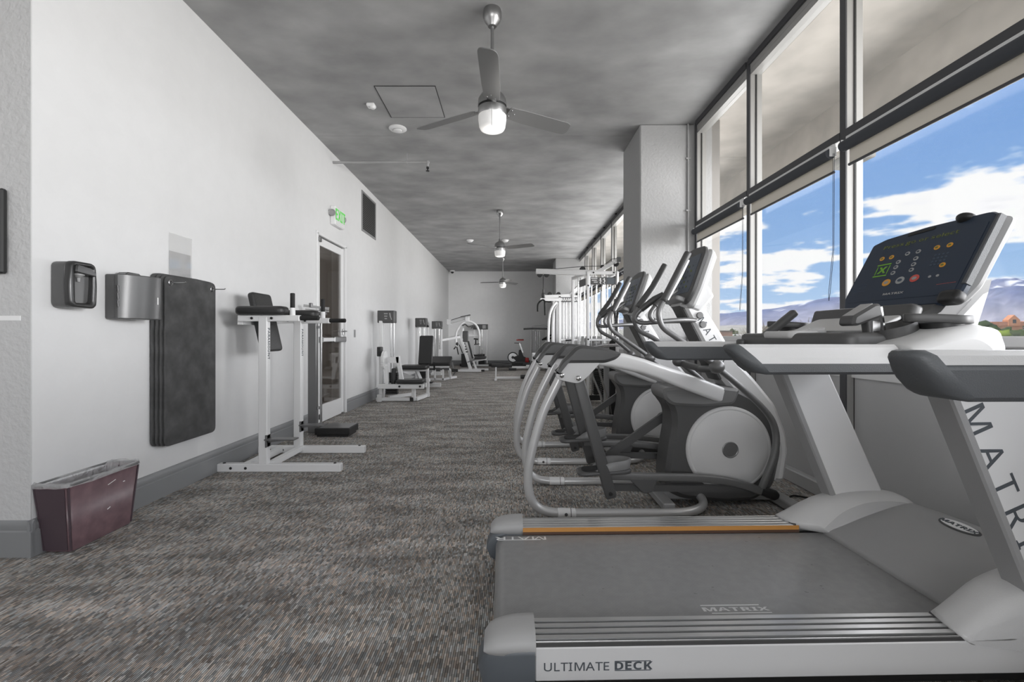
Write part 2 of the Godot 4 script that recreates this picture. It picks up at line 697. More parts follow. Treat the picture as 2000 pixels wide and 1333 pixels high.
	m.transparency = BaseMaterial3D.TRANSPARENCY_ALPHA
	m.cull_mode = BaseMaterial3D.CULL_DISABLED
	m = mat("clear plastic", Color(0.9, 0.9, 0.9, 0.16), 0.05)
	m.transparency = BaseMaterial3D.TRANSPARENCY_ALPHA
	m.cull_mode = BaseMaterial3D.CULL_DISABLED
	mat("dispenser grey", grey(0.32), 0.28)
	mat("dispenser dark", grey(0.2), 0.22)
	m = mat("lamp globe", grey(0.92), 0.3)
	m.emission_enabled = true
	m.emission = Color(1, 0.98, 0.95)
	m.emission_energy_multiplier = 0.12
	m = mat("exit green", Color(0.35, 0.75, 0.32), 0.4)
	m.emission_enabled = true
	m.emission = Color(0.4, 0.8, 0.35)
	m.emission_energy_multiplier = 0.3
	mat("blade grey", grey(0.50), 0.4, 0.2)
	mat("vent metal", grey(0.55), 0.5)
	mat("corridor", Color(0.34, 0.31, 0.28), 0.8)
	mat("red enamel", Color(0.70, 0.12, 0.12), 0.35)
	mat("placard", grey(0.30), 0.45)
	mat("scuffed grey", grey(0.60), 0.5)

func weave() -> ImageTexture:
	var im := Image.create_empty(128, 128, false, Image.FORMAT_L8)
	for y in 128:
		for x in 128:
			var a := 0.5 + 0.5 * sin(TAU * (x + y) / 4.0)
			im.set_pixel(x, y, grey(0.4 + 0.5 * a))
	return ImageTexture.create_from_image(im)

func carpet() -> void:
	var s := 1024
	var col := PackedByteArray()
	var hgt := PackedByteArray()
	col.resize(s * s * 3)
	hgt.resize(s * s)
	var rng := RandomNumberGenerator.new()
	rng.seed = 77
	var band := FastNoiseLite.new()
	band.seed = 3
	band.frequency = 0.01
	band.fractal_octaves = 3
	var bi := band.get_seamless_image(256, s)
	bi.resize(s, s, Image.INTERPOLATE_BILINEAR)
	bi.convert(Image.FORMAT_L8)
	var bd := bi.get_data()
	var tint := [Color(1.0, 0.99, 0.98), Color(1.0, 0.98, 0.96), Color(0.98, 1.0, 1.01), Color(1.04, 0.98, 0.93)]
	for r in s / 4:  # one rib of loops, four texels wide
		var y := 0
		while y < s:
			var l := mini(rng.randi_range(6, 18), s - y)
			var b := bd[y * s + r * 4] / 255.0
			var lum := 0.60 + 0.46 * clampf((b - 0.5) * 0.55 + 0.48 + rng.randfn(0.0, 0.26), 0.0, 1.0)
			var tc: Color = tint[rng.randi() % 4]
			for yy in range(y, y + l):
				var tuft := 0.82 + 0.18 * absf(sin(PI * (yy + r * 1.7) / 3.0))
				for q in 4:
					var x := r * 4 + q
					var rib: float = [0.60, 0.95, 1.0, 0.82][q]
					var k := lum * rib * tuft
					var o := (yy * s + x) * 3
					col[o] = int(clampf(k * tc.r, 0, 1) * 255)
					col[o + 1] = int(clampf(k * tc.g, 0, 1) * 255)
					col[o + 2] = int(clampf(k * tc.b, 0, 1) * 255)
					hgt[yy * s + x] = int(255 * rib * tuft * (0.8 + 0.2 * lum))
			y += l
	var m := mat("carpet", Color(1.0, 0.992, 0.98), 0.95, 0.0, 0.2)
	m.albedo_texture = ImageTexture.create_from_image(Image.create_from_data(s, s, false, Image.FORMAT_RGB8, col))
	m.heightmap_enabled = true
	m.heightmap_scale = 0.5
	m.heightmap_texture = ImageTexture.create_from_image(Image.create_from_data(s, s, false, Image.FORMAT_L8, hgt))
	m.detail_enabled = true
	m.detail_blend_mode = BaseMaterial3D.BLEND_MODE_MUL
	m.detail_albedo = noise_img(512, 0.02, 4, 0.80, 1.0, 19)
	m.detail_uv_layer = BaseMaterial3D.DETAIL_UV_2
	m.uv2_triplanar = true
	m.uv2_world_triplanar = true
	m.uv2_scale = Vector3(0.12, 0.12, 0.3)
	tri_world(m, Vector3.ONE * 0.5)

# ------------------------------------------------------------------ the room
const H := 3.55
const BACK := 17.2

func slab(mb: MB, x0: float, x1: float, y0: float, y1: float, d0: float, d1: float, r := 0.0) -> MB:
	return mb.box(Vector3((x0 + x1) / 2, (y0 + y1) / 2, -(d0 + d1) / 2), Vector3(absf(x1 - x0), absf(y1 - y0), absf(d1 - d0)), r)

func build_room() -> void:
	struct("floor", slab(MB.new(), -4.8, 2.3, -0.2, 0.0, -3.8, BACK + 0.2), M["carpet"])
	var c := MB.new()
	slab(c, -4.8, 2.3, H, H + 0.2, -3.8, 5.566)
	slab(c, -4.8, 2.3, H, H + 0.2, 5.572, BACK + 0.2)
	slab(c, -4.8, 2.3, H + 0.2, H + 0.3, -3.8, BACK + 0.2)
	slab(c, -4.8, 2.3, H + 0.012, H + 0.2, 5.56, 5.58)
	struct("ceiling", c, M["ceiling paint"])
	var w := MB.new()
	slab(w, -2.6, -2.4, 0, H, 2.276, 5.57)
	slab(w, -2.6, -2.4, 2.40, H, 5.57, 6.56)
	slab(w, -2.6, -2.4, 0, H, 6.56, BACK + 0.2)
	struct("wall_left", w, M["wall paint"])
	w = MB.new()
	slab(w, -4.8, -2.4005, 0, H, 2.27, 2.45)
	var rp: StandardMaterial3D = M["pillar paint"].duplicate()
	rp.albedo_color = grey(0.77)
	struct("wall_return", w, rp)
	struct("wall_alcove", slab(MB.new(), -4.8, -4.6, 0, H, -3.6, 2.275), M["wall paint"])
	w = slab(MB.new(), -4.8, -2.2, 0, H, -3.8, -3.6)
	slab(w, 1.6, 2.3, 0, H, -3.8, -3.6)
	slab(w, -2.2, 1.6, 0, 0.9, -3.8, -3.6)
	slab(w, -2.2, 1.6, 2.6, H, -3.8, -3.6)
	struct("wall_behind", w, M["wall paint"])
	var wb := slab(MB.new(), -2.2, 1.6, 0.9, 0.95, -3.75, -3.65)
	slab(wb, -2.2, 1.6, 2.55, 2.6, -3.75, -3.65)
	for xx in [-2.175, -0.95, 0.35, 1.575]:
		slab(wb, xx - 0.025, xx + 0.025, 0.95, 2.55, -3.75, -3.65)
	var wn := struct("window_15", wb, M["frame aluminium"])  # window added in the unseen rear wall to let the frontal fill in
	struct("pane", slab(MB.new(), -2.15, 1.55, 0.95, 2.55, -3.703, -3.697), M["glass"], wn)
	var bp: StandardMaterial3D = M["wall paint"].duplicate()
	bp.albedo_color = grey(0.94)  # lightened colour stands in for light missing at the far wall
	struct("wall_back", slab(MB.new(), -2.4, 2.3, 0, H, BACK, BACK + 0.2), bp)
	w = MB.new()
	slab(w, 2.10, 2.3, 0, H, 15.2, BACK)
	slab(w, 2.10, 2.3, 0, H, 5.235, 5.27)
	slab(w, 2.10, 2.3, 0, H, 6.05, 6.12)
	struct("wall_right", w, M["pillar paint"])
	struct("pillar_1", slab(MB.new(), 1.48, 2.28, 0, H, 5.26, 6.06, 0.012), M["pillar paint"])
	struct("pillar_2", slab(MB.new(), 1.37, 2.28, 0, H, 14.3, 15.22, 0.012), M["pillar paint"])
	# skirting: a tall board with a stepped top
	var prof := PackedVector2Array([Vector2(0, 0), Vector2(0.018, 0), Vector2(0.018, 0.125), Vector2(0.012, 0.132), Vector2(0.014, 0.142), Vector2(0.014, 0.160), Vector2(0.008, 0.178), Vector2(0.002, 0.184), Vector2(0, 0.184)])
	var runs := {"baseboard_left": [[Vector2(-2.4, -2.252), Vector2(-2.4, -5.57)], [Vector2(-2.4, -6.56), Vector2(-2.4, -BACK)]], "baseboard_return": [[Vector2(-4.6, -2.275), Vector2(-2.382, -2.275)]], "baseboard_back": [[Vector2(-2.4, -BACK), Vector2(2.1, -BACK)]], "baseboard_right": [[Vector2(2.1, -BACK), Vector2(2.1, -15.22)]]}
	for k in runs:
		var b := MB.new()
		for r in runs[k]:
			var a: Vector2 = r[0]
			var z: Vector2 = r[1]
			var t := (z - a).normalized()
			var nn := Vector2(-t.y, t.x)
			if k == "baseboard_return":
				nn = Vector2(0, 1)
			b.prism(prof, 0, a.distance_to(z), 0, Transform3D(Basis(Vector3(nn.x, 0, nn.y), Vector3.UP, Vector3(t.x, 0, t.y)), Vector3(a.x, 0, a.y)))
		struct(k, b, M["baseboard paint"])
	# pale patch left by a strip on the return wall
	single("wall_patch", MB.new().box(W(-2.60, 1.19, 2.2685), Vector3(0.30, 0.024, 0.003)), M["white plastic"], "pale paint-free strip on the grey return wall at the frame's left edge", "patch")
	# the door in the left wall
	var door := thing("door_1", "white framed glass door with a silver push bar in the left wall", "door", W(-2.4, 0, 6.065))
	door.set_meta("kind", "structure")
	var f := MB.new()
	for s in [-1, 1]:
		f.box(Vector3(-0.04, 1.19, s * 0.475), Vector3(0.12, 2.38, 0.045), 0.006)
	f.box(Vector3(-0.04, 2.378, 0), Vector3(0.12, 0.045, 0.99), 0.006)
	part("door_frame", f, M["white enamel"], door)
	f = MB.new()
	for s in [-1, 1]:
		f.box(Vector3(-0.03, 1.18, s * 0.405), Vector3(0.045, 2.32, 0.09), 0.005)
	f.box(Vector3(-0.03, 2.29, 0), Vector3(0.045, 0.10, 0.72), 0.005)
	f.box(Vector3(-0.03, 0.12, 0), Vector3(0.045, 0.22, 0.72), 0.005)
	part("door_leaf", f, M["white enamel"], door)
	part("glass_pane", MB.new().box(Vector3(-0.03, 1.235, 0), Vector3(0.006, 2.01, 0.725)), M["door glass"], door)
	f = MB.new()
	f.box(Vector3(0.035, 1.055, -0.17), Vector3(0.05, 0.075, 0.42), 0.01)
	f.box(Vector3(0.02, 1.055, 0.40), Vector3(0.05, 0.075, 0.08), 0.01)
	var bar := part("push_bar", f, M["brushed nickel"], door)
	part("bar_pad", MB.new().box(Vector3(0.03, 1.055, 0.20), Vector3(0.035, 0.05, 0.34), 0.006), M["silver light"], bar)
	f = MB.new()
	f.box(Vector3(0.0, 1.16, -0.41), Vector3(0.02, 0.09, 0.035), 0.004)
	f.tube([Vector3(0.0, 1.17, -0.41), Vector3(0.05, 1.17, -0.41), Vector3(0.055, 1.17, -0.32)], 0.009, 8)
	part("door_handle", f, M["steel"], door)
	f = MB.new()
	f.box(Vector3(0.01, 2.30, 0.43), Vector3(0.05, 0.06, 0.07), 0.006)
	f.box(Vector3(0.01, 0.10, 0.43), Vector3(0.05, 0.06, 0.07), 0.006)
	part("pivot_hinge", f, M["mid grey metal"], door)
	# the dim corridor behind the glass
	var cor := MB.new()
	slab(cor, -5.6, -5.5, 0, 2.9, 4.4, 7.8)
	slab(cor, -5.6, -2.6, -0.1, 0, 4.4, 7.8)
	slab(cor, -5.6, -2.6, 2.9, 3.0, 4.4, 7.8)
	slab(cor, -5.6, -2.6, 0, 2.9, 4.3, 4.4)
	slab(cor, -5.6, -2.6, 0, 2.9, 7.8, 7.9)
	struct("wall_corridor", cor, M["corridor"])
	# conduit beside the pillar
	var pipe := MB.new().tube([W(2.03, 0.0, 5.245), W(2.03, H, 5.245)], 0.011, 8)
	for y in [0.9, 1.9, 2.55, 3.15]:
		pipe.box(W(2.03, y, 5.25), Vector3(0.05, 0.02, 0.03), 0.003)
	single("conduit", pipe, M["pillar paint"], "thin painted conduit running up beside the grey pillar", "pipe")

# ------------------------------------------------------------------ windows along the right
const GX := 2.155

func build_windows() -> void:
	var starts := []
	for k in range(-3, 4):
		starts.append([0.549 + 1.157 * (k), 0.549 + 1.157 * (k + 1)])
	for k in 7:
		starts.append([6.12 + 1.157 * k, 6.12 + 1.157 * (k + 1)])
	var i := 0
	for s in starts:
		i += 1
		if s[1] > 5.5 and s[0] < 5.5:
			continue
		window_bay("window_%d" % i, s[0], s[1], s[0] < 5.0 and s[1] > 5.0)
	var names := ["roller shade over the window nearest the big treadmill console", "roller shade over the middle window between the two tall mullions", "roller shade over the narrow-looking window beside the pillar"]
	var k := 0
	for s in starts:
		if s[0] < 1.0:
			continue
		var lab: String
		if k < 3:
			lab = "dark rolled " + names[k]
		else:
			lab = "pale rolled window shade in the far window row, %s" % ["next to the pillar", "second past the pillar", "third past the pillar", "fourth past the pillar", "fifth past the pillar", "sixth past the pillar", "last before the back column"][k - 3]
		roller_shade(s[0] + 0.05, s[1], lab, k < 3)
		k += 1

func window_bay(called: String, d0: float, d1: float, jamb: bool) -> void:
	var o := Node3D.new()
	o.name = called
	add_child(o)
	o.set_meta("kind", "structure")
	var mid := (d0 + d1) / 2 + 0.025
	var lo := d0 + 0.05
	var wd := d1 - lo
	# mullion at the near end: room-side face darkened for its backlit shade, pale sides, gasket line at the glass
	for d in ([d0, d1] if jamb else [d0]):
		part("mullion", slab(MB.new(), 2.104, 2.21, 0.0, H, d, d + 0.05, 0.004), M["frame aluminium"], o)
		part("mullion_shaded_face", slab(MB.new(), 2.098, 2.106, 0.0, H, d - 0.001, d + 0.051), M["frame dark"], o)
		part("gasket", slab(MB.new(), 2.149, 2.162, 0.0, H, d - 0.006, d + 0.056), M["gasket"], o)
	var f := slab(MB.new(), 2.104, 2.21, 3.46, 3.549, lo, d1)
	slab(f, 2.106, 2.20, 3.41, 3.46, lo, d1)
	part("head_frame", f, M["frame aluminium"], o)
	part("head_trim", slab(MB.new(), 2.085, 2.106, 3.50, 3.549, lo, d1), M["frame dark"], o)
	f = slab(MB.new(), 2.10, 2.21, 2.352, 2.40, lo, d1, 0.003)
	var tr := part("transom", f, M["frame aluminium"], o)
	part("transom_cover", slab(MB.new(), 2.094, 2.102, 2.350, 2.402, lo, d1), M["frame dark"], tr)
	part("sill", slab(MB.new(), 2.07, 2.21, 1.05, 1.10, lo, d1, 0.006), M["white enamel"], o)
	part("spandrel_panel", slab(MB.new(), 2.135, 2.19, 0.84, 1.05, lo, d1), M["white enamel"], o)
	part("lower_panel", slab(MB.new(), 2.15, 2.28, 0.0, 0.84, lo, d1), M["panel paint"], o)
	part("kerb", slab(MB.new(), 2.09, 2.15, 0.0, 0.10, lo, d1, 0.008), M["panel paint"], o)
	part("upper_pane", slab(MB.new(), GX - 0.003, GX + 0.003, 2.40, 3.41, lo, d1), M["glass"], o)
	part("lower_pane", slab(MB.new(), GX - 0.003, GX + 0.003, 1.10, 2.352, lo, d1), M["glass"], o)

func roller_shade(d0: float, d1: float, label: String, near: bool) -> void:
	var o := thing("roller_shade", label, "window shade", W(2.06, 2.28, (d0 + d1) / 2), 0.0, "roller shades along the window wall")
	var hw := (d1 - d0) / 2 - 0.03
	part("shade_roll", MB.new().cyl(Vector3(0, 0, -hw), Vector3(0, 0, hw), 0.033, 20), M["shade roll"], o)
	part("head_rail", MB.new().box(Vector3(0.025, 0.05, 0), Vector3(0.02, 0.028, hw * 2), 0.003), M["white enamel"], o)
	for s in [-1, 1]:
		part("bracket", MB.new().box(Vector3(0.012, 0.012, s * (hw + 0.004)), Vector3(0.045, 0.062, 0.003), 0.001), M["white enamel"], o)
	part("fabric", MB.new().box(Vector3(0.03, -0.055, 0), Vector3(0.0016, 0.11, hw * 2 - 0.03)), M["shade fabric"], o)
	part("hem_bar", MB.new().cyl(Vector3(0.03, -0.115, -hw + 0.012), Vector3(0.03, -0.115, hw - 0.012), 0.009, 10), M["frame dark"], o)
	if near:
		var c := MB.new()
		c.tube([Vector3(0.012, 0.0, hw + 0.006), Vector3(0.010, -0.62, hw + 0.006), Vector3(0.0, -0.90, hw - 0.018), Vector3(0.0, -0.95, hw - 0.016)], 0.0016, 5)
		c.tube([Vector3(0.020, 0.0, hw + 0.006), Vector3(0.016, -0.62, hw + 0.008), Vector3(0.004, -0.90, hw - 0.010), Vector3(0.0, -0.95, hw - 0.016)], 0.0016, 5)
		part("pull_chain", c, M["shade roll"], o)

# ------------------------------------------------------------------ what lies outside
func build_outside() -> void:
	var s := slab(MB.new(), 2.3, 2.395, 3.62, 3.9, -5, 19)
	slab(s, 2.402, 4.6, 3.62, 3.9, -5, 6.4)
	slab(s, 2.402, 4.6, 3.62, 3.9, 6.408, 19)
	slab(s, 2.28, 4.6, 3.9, 4.0, -5, 19)
	struct("roof_overhang", s, M["soffit"])
	s = MB.new()
	slab(s, 2.285, 2.42, -4.0, 3.62, 5.30, 6.05)
	slab(s, 2.285, 2.42, -4.0, 3.62, 14.3, 15.2)
	mat("outside concrete", Color(0.58, 0.565, 0.55), 0.9)
	struct("pillar_outside", s, M["outside concrete"])
	struct("beam_outside", slab(MB.new(), 3.5, 3.75, 3.04, 3.62, -5, 19), M["soffit"])
	var k := 0
	for d in [4.83, 8.35]:
		var lab: String = ["grey box fitting under the outside beam behind the middle mullion", "grey box fitting under the outside beam beside the outer column"][k]
		single("soffit_light", slab(MB.new(), 3.54, 3.71, 2.93, 3.04, d - 0.2, d + 0.2, 0.01), M["grey plastic"], lab, "light fitting", Vector3.ZERO, "box fittings under the outside beam")
		k += 1
	landscape()

func land_mesh(st: SurfaceTool, rows: Array, cols: Array) -> void:
	for i in rows.size() - 1:
		for j in rows[i].size() - 1:
			for q in [[i, j], [i + 1, j + 1], [i + 1, j], [i, j], [i, j + 1], [i + 1, j + 1]]:
				st.set_smooth_group(1)
				st.set_color(cols[q[0]][q[1]])
				st.add_vertex(rows[q[0]][q[1]])

func ridge(called: String, label_kind: String, base_d: float, ridge_d: float, prof: Array, low: Color, high: Color, rough: float, snow: bool, sd: int) -> void:
	var nz := FastNoiseLite.new()
	nz.seed = sd
	nz.frequency = 1.0
	nz.fractal_octaves = 5
	var rows := []
	var cols := []
	var nr := 30
	var nc := 220
	for i in nr + 2:
		var t := minf(float(i) / nr, 1.0)
		var row := []
		var col := []
		for j in nc:
			var tx := lerpf(-0.6, 2.6, float(j) / (nc - 1))
			var hgt: float = prof[0][1]
			for k in prof.size() - 1:
				if tx >= prof[k][0] and tx <= prof[k + 1][0]:
					var f: float = (tx - prof[k][0]) / (prof[k + 1][0] - prof[k][0])
					f = f * f * (3 - 2 * f) * 0.5 + f * 0.5
					hgt = lerpf(prof[k][1], prof[k + 1][1], f)
				elif tx > prof[prof.size() - 1][0]:
					hgt = prof[prof.size() - 1][1]
			var d := lerpf(base_d, ridge_d, t)
			var top := 1.1 + hgt * ridge_d
			var n := nz.get_noise_2d(tx * 7.0, t * 2.2)
			var n2 := nz.get_noise_2d(tx * 26.0, t * 9.0 + 40.0)
			var y := -8.0 + (top + 8.0) * pow(t, 1.15) + rough * ridge_d * (n * t * (1.15 - t) * 2.6 + n2 * 0.10 * t)
			if i == nr + 1:
				d = ridge_d * 1.25
				y = -8.0
			row.append(Vector3(tx * d, y, -d))
			var c := low.lerp(high, clampf(t * 1.1 + 0.7 * n, 0, 1)) * (1.0 + 0.35 * n2)
			if snow and t > 0.72:
				var sn := nz.get_noise_2d(tx * 30.0, t * 40.0 - 9.0) + 1.6 * (t - 0.93) + 0.5 * clampf(tx - 0.95, -0.5, 0.3)
				c = c.lerp(Color(0.82, 0.86, 0.93), smoothstep(0.16, 0.26, sn))
			c *= 0.78
			c.a = 1.0
			col.append(c)
		rows.append(row)
		cols.append(col)
	var st := SurfaceTool.new()
	st.begin(Mesh.PRIMITIVE_TRIANGLES)
	land_mesh(st, rows, cols)
	st.generate_normals()
	var o := MeshInstance3D.new()
	o.name = called
	o.mesh = st.commit()
	var m := mat(called, Color.WHITE, 1.0, 0.0, 0.1)
	m.vertex_color_use_as_albedo = true
	o.material_override = m
	add_child(o)
	o.set_meta("kind", "structure")

func leaf_crown(c: Vector3, r: Vector3, sd: int, lumps := 26, bumps := 0.22) -> MB:
	var rng := RandomNumberGenerator.new()
	rng.seed = sd
	var mb := MB.new()
	for i in lumps:
		var u := Vector3(rng.randfn(), rng.randfn() * 0.8, rng.randfn()).normalized() * pow(rng.randf(), 0.5) * 0.72
		var q := c + u * r
		var s := rng.randf_range(0.22, 0.42)
		var pr := []
		var from := mb.v.size()
		mb.ball(q, r * s, 9, 6, Basis(Vector3(rng.randf(), 1, rng.randf()).normalized(), rng.randf() * TAU))
		for k in range(from, mb.v.size()):
			var p: Vector3 = mb.v[k] - q
			var hsh := sin(p.x * 37.1 / r.x + i) * sin(p.y * 41.7 / r.y + i * 2.0) * sin(p.z * 39.3 / r.z)
			mb.v[k] = q + p * (1.0 + bumps * 2.0 * hsh)
	return mb

func tree(called: String, label: String, x: float, d: float, top: float, wide: float, c: Color, sd: int, grp: String) -> void:
	var o := thing(called, label, "tree", Vector3(x, -8.0, -d), 0.0, grp)
	var key := "leaves %d" % sd
	var m := mat(key, c.darkened(0.10), 0.9, 0.0, 0.2)
	m.albedo_texture = M["leaf mottle"].albedo_texture
	tri_own(m, Vector3.ONE * 0.5)
	var hh := top + 8.0
	var rh := minf(hh * 0.42, wide * 0.85)
	part("trunk", MB.new().tube([Vector3(0, 0, 0), Vector3(0.1, hh - rh, 0)], 0.02 * hh, 7), M["bark"], o)
	part("crown", leaf_crown(Vector3(0, hh - rh, 0), Vector3(wide / 2, rh, wide / 2), sd), m, o)

func conifer(label: String, x: float, d: float, top: float, wide: float, c: Color, sd: int, grp: String) -> void:
	var o := thing("conifer", label, "tree", Vector3(x, -8.0, -d), 0.0, grp)
	var hh := top + 8.0
	part("trunk", MB.new().tube([Vector3.ZERO, Vector3(0, hh * 0.8, 0)], 0.012 * hh, 6), M["bark"], o)
	var mb := MB.new()
	var rng := RandomNumberGenerator.new()
	rng.seed = sd
	for i in 9:
		var t := i / 9.0
		var y := hh * (0.25 + 0.72 * t)
		var r := wide * 0.5 * (1.05 - t)
		var from := mb.v.size()
		mb.lathe([Vector2(0.0, y + r * 0.9), Vector2(r * 0.55, y + r * 0.2), Vector2(r, y - r * 0.15), Vector2(0.0, y + r * 0.05)], 11)
		for k in range(from, mb.v.size()):
			var p := mb.v[k]
			var a := atan2(p.z, p.x)
			var w := 1.0 + 0.28 * sin(a * 5.0 + i * 1.7 + sd)
			mb.v[k] = Vector3(p.x * w, p.y, p.z * w)
	var m := mat("needles %d" % sd, c, 0.95, 0.0, 0.2)
	part("needles", mb, m, o)

func twigs(mb: MB, a: Vector3, dir: Vector3, l: float, r: float, depth: int, rng: RandomNumberGenerator) -> void:
	var b := a + dir * l
	mb.tube([a, (a + b) / 2 + Vector3(rng.randfn(), rng.randfn(), rng.randfn()) * l * 0.04, b], r, 4, [1.0, 0.85, 0.65])
	if depth == 0:
		return
	for k in rng.randi_range(3, 4):
		var nd := (dir + Vector3(rng.randfn(), rng.randfn() * 0.5 + 0.25, rng.randfn()) * 0.5).normalized()
		twigs(mb, a.lerp(b, rng.randf_range(0.45, 1.0)), nd, l * rng.randf_range(0.55, 0.75), r * 0.6, depth - 1, rng)

func bare_tree(label: String, x: float, d: float, top: float, sd: int, grp: String) -> void:
	var o := thing("bare_tree", label, "tree", Vector3(x, -8.0, -d), 0.0, grp)
	var rng := RandomNumberGenerator.new()
	rng.seed = sd
	var hh := top + 8.0
	part("trunk", MB.new().tube([Vector3.ZERO, Vector3(0, hh * 0.42, 0)], 0.014 * hh, 6), M["bark"], o)
	var mb := MB.new()
	for k in 5:
		twigs(mb, Vector3(0, hh * rng.randf_range(0.3, 0.42), 0), Vector3(rng.randfn() * 0.35, 1, rng.randfn() * 0.35).normalized(), hh * 0.26, 0.008 * hh, 3, rng)
	part("branches", mb, M["bark"], o)

func px(x: float, d: float) -> float:
	return (x - 1000.0) / 889.0 * d

func landscape() -> void:
	var m := mat("valley", Color(0.74, 0.72, 0.65), 1.0, 0.0, 0.1)
	m.albedo_texture = noise_img(512, 0.02, 4, 0.7, 1.0, 71)
	tri_world(m, Vector3.ONE * 0.004)
	struct("land", MB.new().box(Vector3(1500, -9.0, -1200), Vector3(7000, 2.0, 6600)), m)
	ridge("mountain", "", 2200, 6200, [[-0.6, 0.02], [0.0, 0.022], [0.43, 0.047], [0.54, 0.052], [0.62, 0.071], [0.72, 0.087], [0.80, 0.096], [0.9, 0.106], [1.0, 0.120], [1.08, 0.126], [1.2, 0.124], [1.5, 0.105], [2.0, 0.09], [2.6, 0.07]], Color(0.40, 0.40, 0.46), Color(0.165, 0.20, 0.33), 0.020, true, 4)  # distance haze is put into the blue-grey slope colours
	ridge("foothill", "", 700, 1900, [[-0.6, 0.012], [0.3, 0.016], [0.5, 0.024], [0.66, 0.020], [0.8, 0.024], [1.0, 0.030], [1.2, 0.033], [1.6, 0.026], [2.6, 0.02]], Color(0.36, 0.36, 0.28), Color(0.42, 0.41, 0.38), 0.006, false, 9)
	m = mat("leaf mottle", Color.WHITE)
	m.albedo_texture = noise_img(256, 0.06, 3, 0.6, 1.0, 72)
	mat("bark", Color(0.47, 0.43, 0.40), 0.95)
	var g := "trees beyond the windows"
	tree("broadleaf_tree", "bright yellow-green bush seen just above the sill right of the console", px(1944, 60), 60, 1.1 + 24 * 60 / 889.0, 4.2, Color(0.56, 0.66, 0.22), 1, g)
	tree("broadleaf_tree", "dark green bushy tree in front of the orange building", px(1934, 75), 75, 1.1 + 44 * 75 / 889.0, 5.6, Color(0.24, 0.33, 0.17), 2, g)
	tree("broadleaf_tree", "dull green shrub at the right edge beyond the window", px(1984, 68), 68, 1.1 + 29 * 68 / 889.0, 4.6, Color(0.30, 0.37, 0.20), 3, g)
	tree("broadleaf_tree", "dull green shrub at the left end of the orange building", px(1912, 84), 84, 1.1 + 30 * 84 / 889.0, 3.2, Color(0.33, 0.38, 0.24), 4, g)
	tree("broadleaf_tree", "grey-green tree right after the nearest-left mullion, above the far grip", px(1495, 110), 110, 1.1 + 28 * 110 / 889.0, 5.5, Color(0.36, 0.38, 0.25), 5, g)
	conifer("small dark conifer left of the raised far grip", px(1518, 150), 150, 1.1 + 36 * 150 / 889.0, 4.5, Color(0.22, 0.28, 0.20), 6, g)
	conifer("tiny dark conifer on the skyline right of the orange building", px(1974, 140), 140, 1.1 + 38 * 140 / 889.0, 3.4, Color(0.18, 0.23, 0.17), 7, g)
	conifer("dark conifer cut by the right frame edge", px(1999, 130), 130, 1.1 + 37 * 130 / 889.0, 3.8, Color(0.18, 0.22, 0.17), 8, g)
	conifer("small dark conifer low in the window beside the pillar", px(1436, 160), 160, 1.1 + 20 * 160 / 889.0, 3.0, Color(0.2, 0.26, 0.18), 9, g)
	bare_tree("bare grey tree between the two tall mullions", px(1584, 100), 100, 1.1 + 48 * 100 / 889.0, 11, g)
	bare_tree("bare brownish tree hard against the second tall mullion", px(1484, 95), 95, 1.1 + 46 * 95 / 889.0, 12, g)
	bare_tree("bare grey tree standing right behind the console's pale back shell", px(1892, 95), 95, 1.1 + 60 * 95 / 889.0, 13, g)
	bare_tree("bare tree by the mullion left of the treadmill console", px(1632, 110), 110, 1.1 + 38 * 110 / 889.0, 14, g)
	for k in 9:
		tree("broadleaf_tree", ["small far treetop above the brown brick block", "small far treetop over the pale flat warehouse", "small far treetop right of the raised far grip", "small far treetop between the grip and the bare tree", "taller far treetop left of the second bare tree", "small far treetop hard by the console-side mullion", "small far treetop beside the second tall mullion", "small far treetop behind the orange building", "small far treetop cut by the right frame edge"][k], px([1412, 1446, 1540, 1560, 1600, 1618, 1470, 1960, 2030][k], 210), 195 + (k * 4 % 9) * 14, 1.1 + [14, 10, 19, 14, 22, 16, 14, 24, 22][k] * 210 / 889.0, 7.0 + (k % 3) * 2.0, Color(0.33, 0.37, 0.22).lerp(Color(0.42, 0.40, 0.28), (k % 4) / 3.0), 20 + k, "low belt of far trees")
	# buildings
	var b := thing("house", "orange stucco building with a gable beyond the trees on the right", "building", Vector3(px(1938, 130), -8, -130))
	mat("stucco", Color(0.72, 0.51, 0.39), 0.9)
	mat("roof tile", Color(0.66, 0.46, 0.37), 0.9)
	var st := MB.new().box(Vector3(0, 6.0, 0), Vector3(9.4, 12.0, 7.0))
	part("wall", st, M["stucco"], b)
	st = MB.new().prism(PackedVector2Array([Vector2(-4.9, 12.0), Vector2(4.9, 12.0), Vector2(4.3, 13.1), Vector2(-4.3, 13.1)]), -3.9, 3.9)
	var roof := part("roof", st, M["roof tile"], b)
	part("gable", MB.new().prism(PackedVector2Array([Vector2(0.2, 12.0), Vector2(3.4, 12.0), Vector2(3.4, 13.6), Vector2(1.8, 15.0), Vector2(0.2, 13.6)]), 2.5, 4.1), M["stucco"], roof)
	part("window", MB.new().box(Vector3(1.8, 13.2, 4.12), Vector3(0.9, 1.0, 0.1), 0.02), M["shade roll"], b)
	b = thing("house", "low tan building right of the orange gabled one", "building", Vector3(px(1985, 150), -8, -150))
	part("wall", MB.new().box(Vector3(0, 6.0, 0), Vector3(8.0, 12.6, 6.0)), M["stucco"], b)
	part("roof", MB.new().prism(PackedVector2Array([Vector2(-4.3, 12.3), Vector2(4.3, 12.3), Vector2(0, 14.0)]), -3.3, 3.3), M["roof tile"], b)
	b = thing("shed", "small brown brick block low in the window beside the pillar", "building", Vector3(px(1412, 110), -8, -110))
	mat("brown brick", Color(0.55, 0.42, 0.35), 0.9)
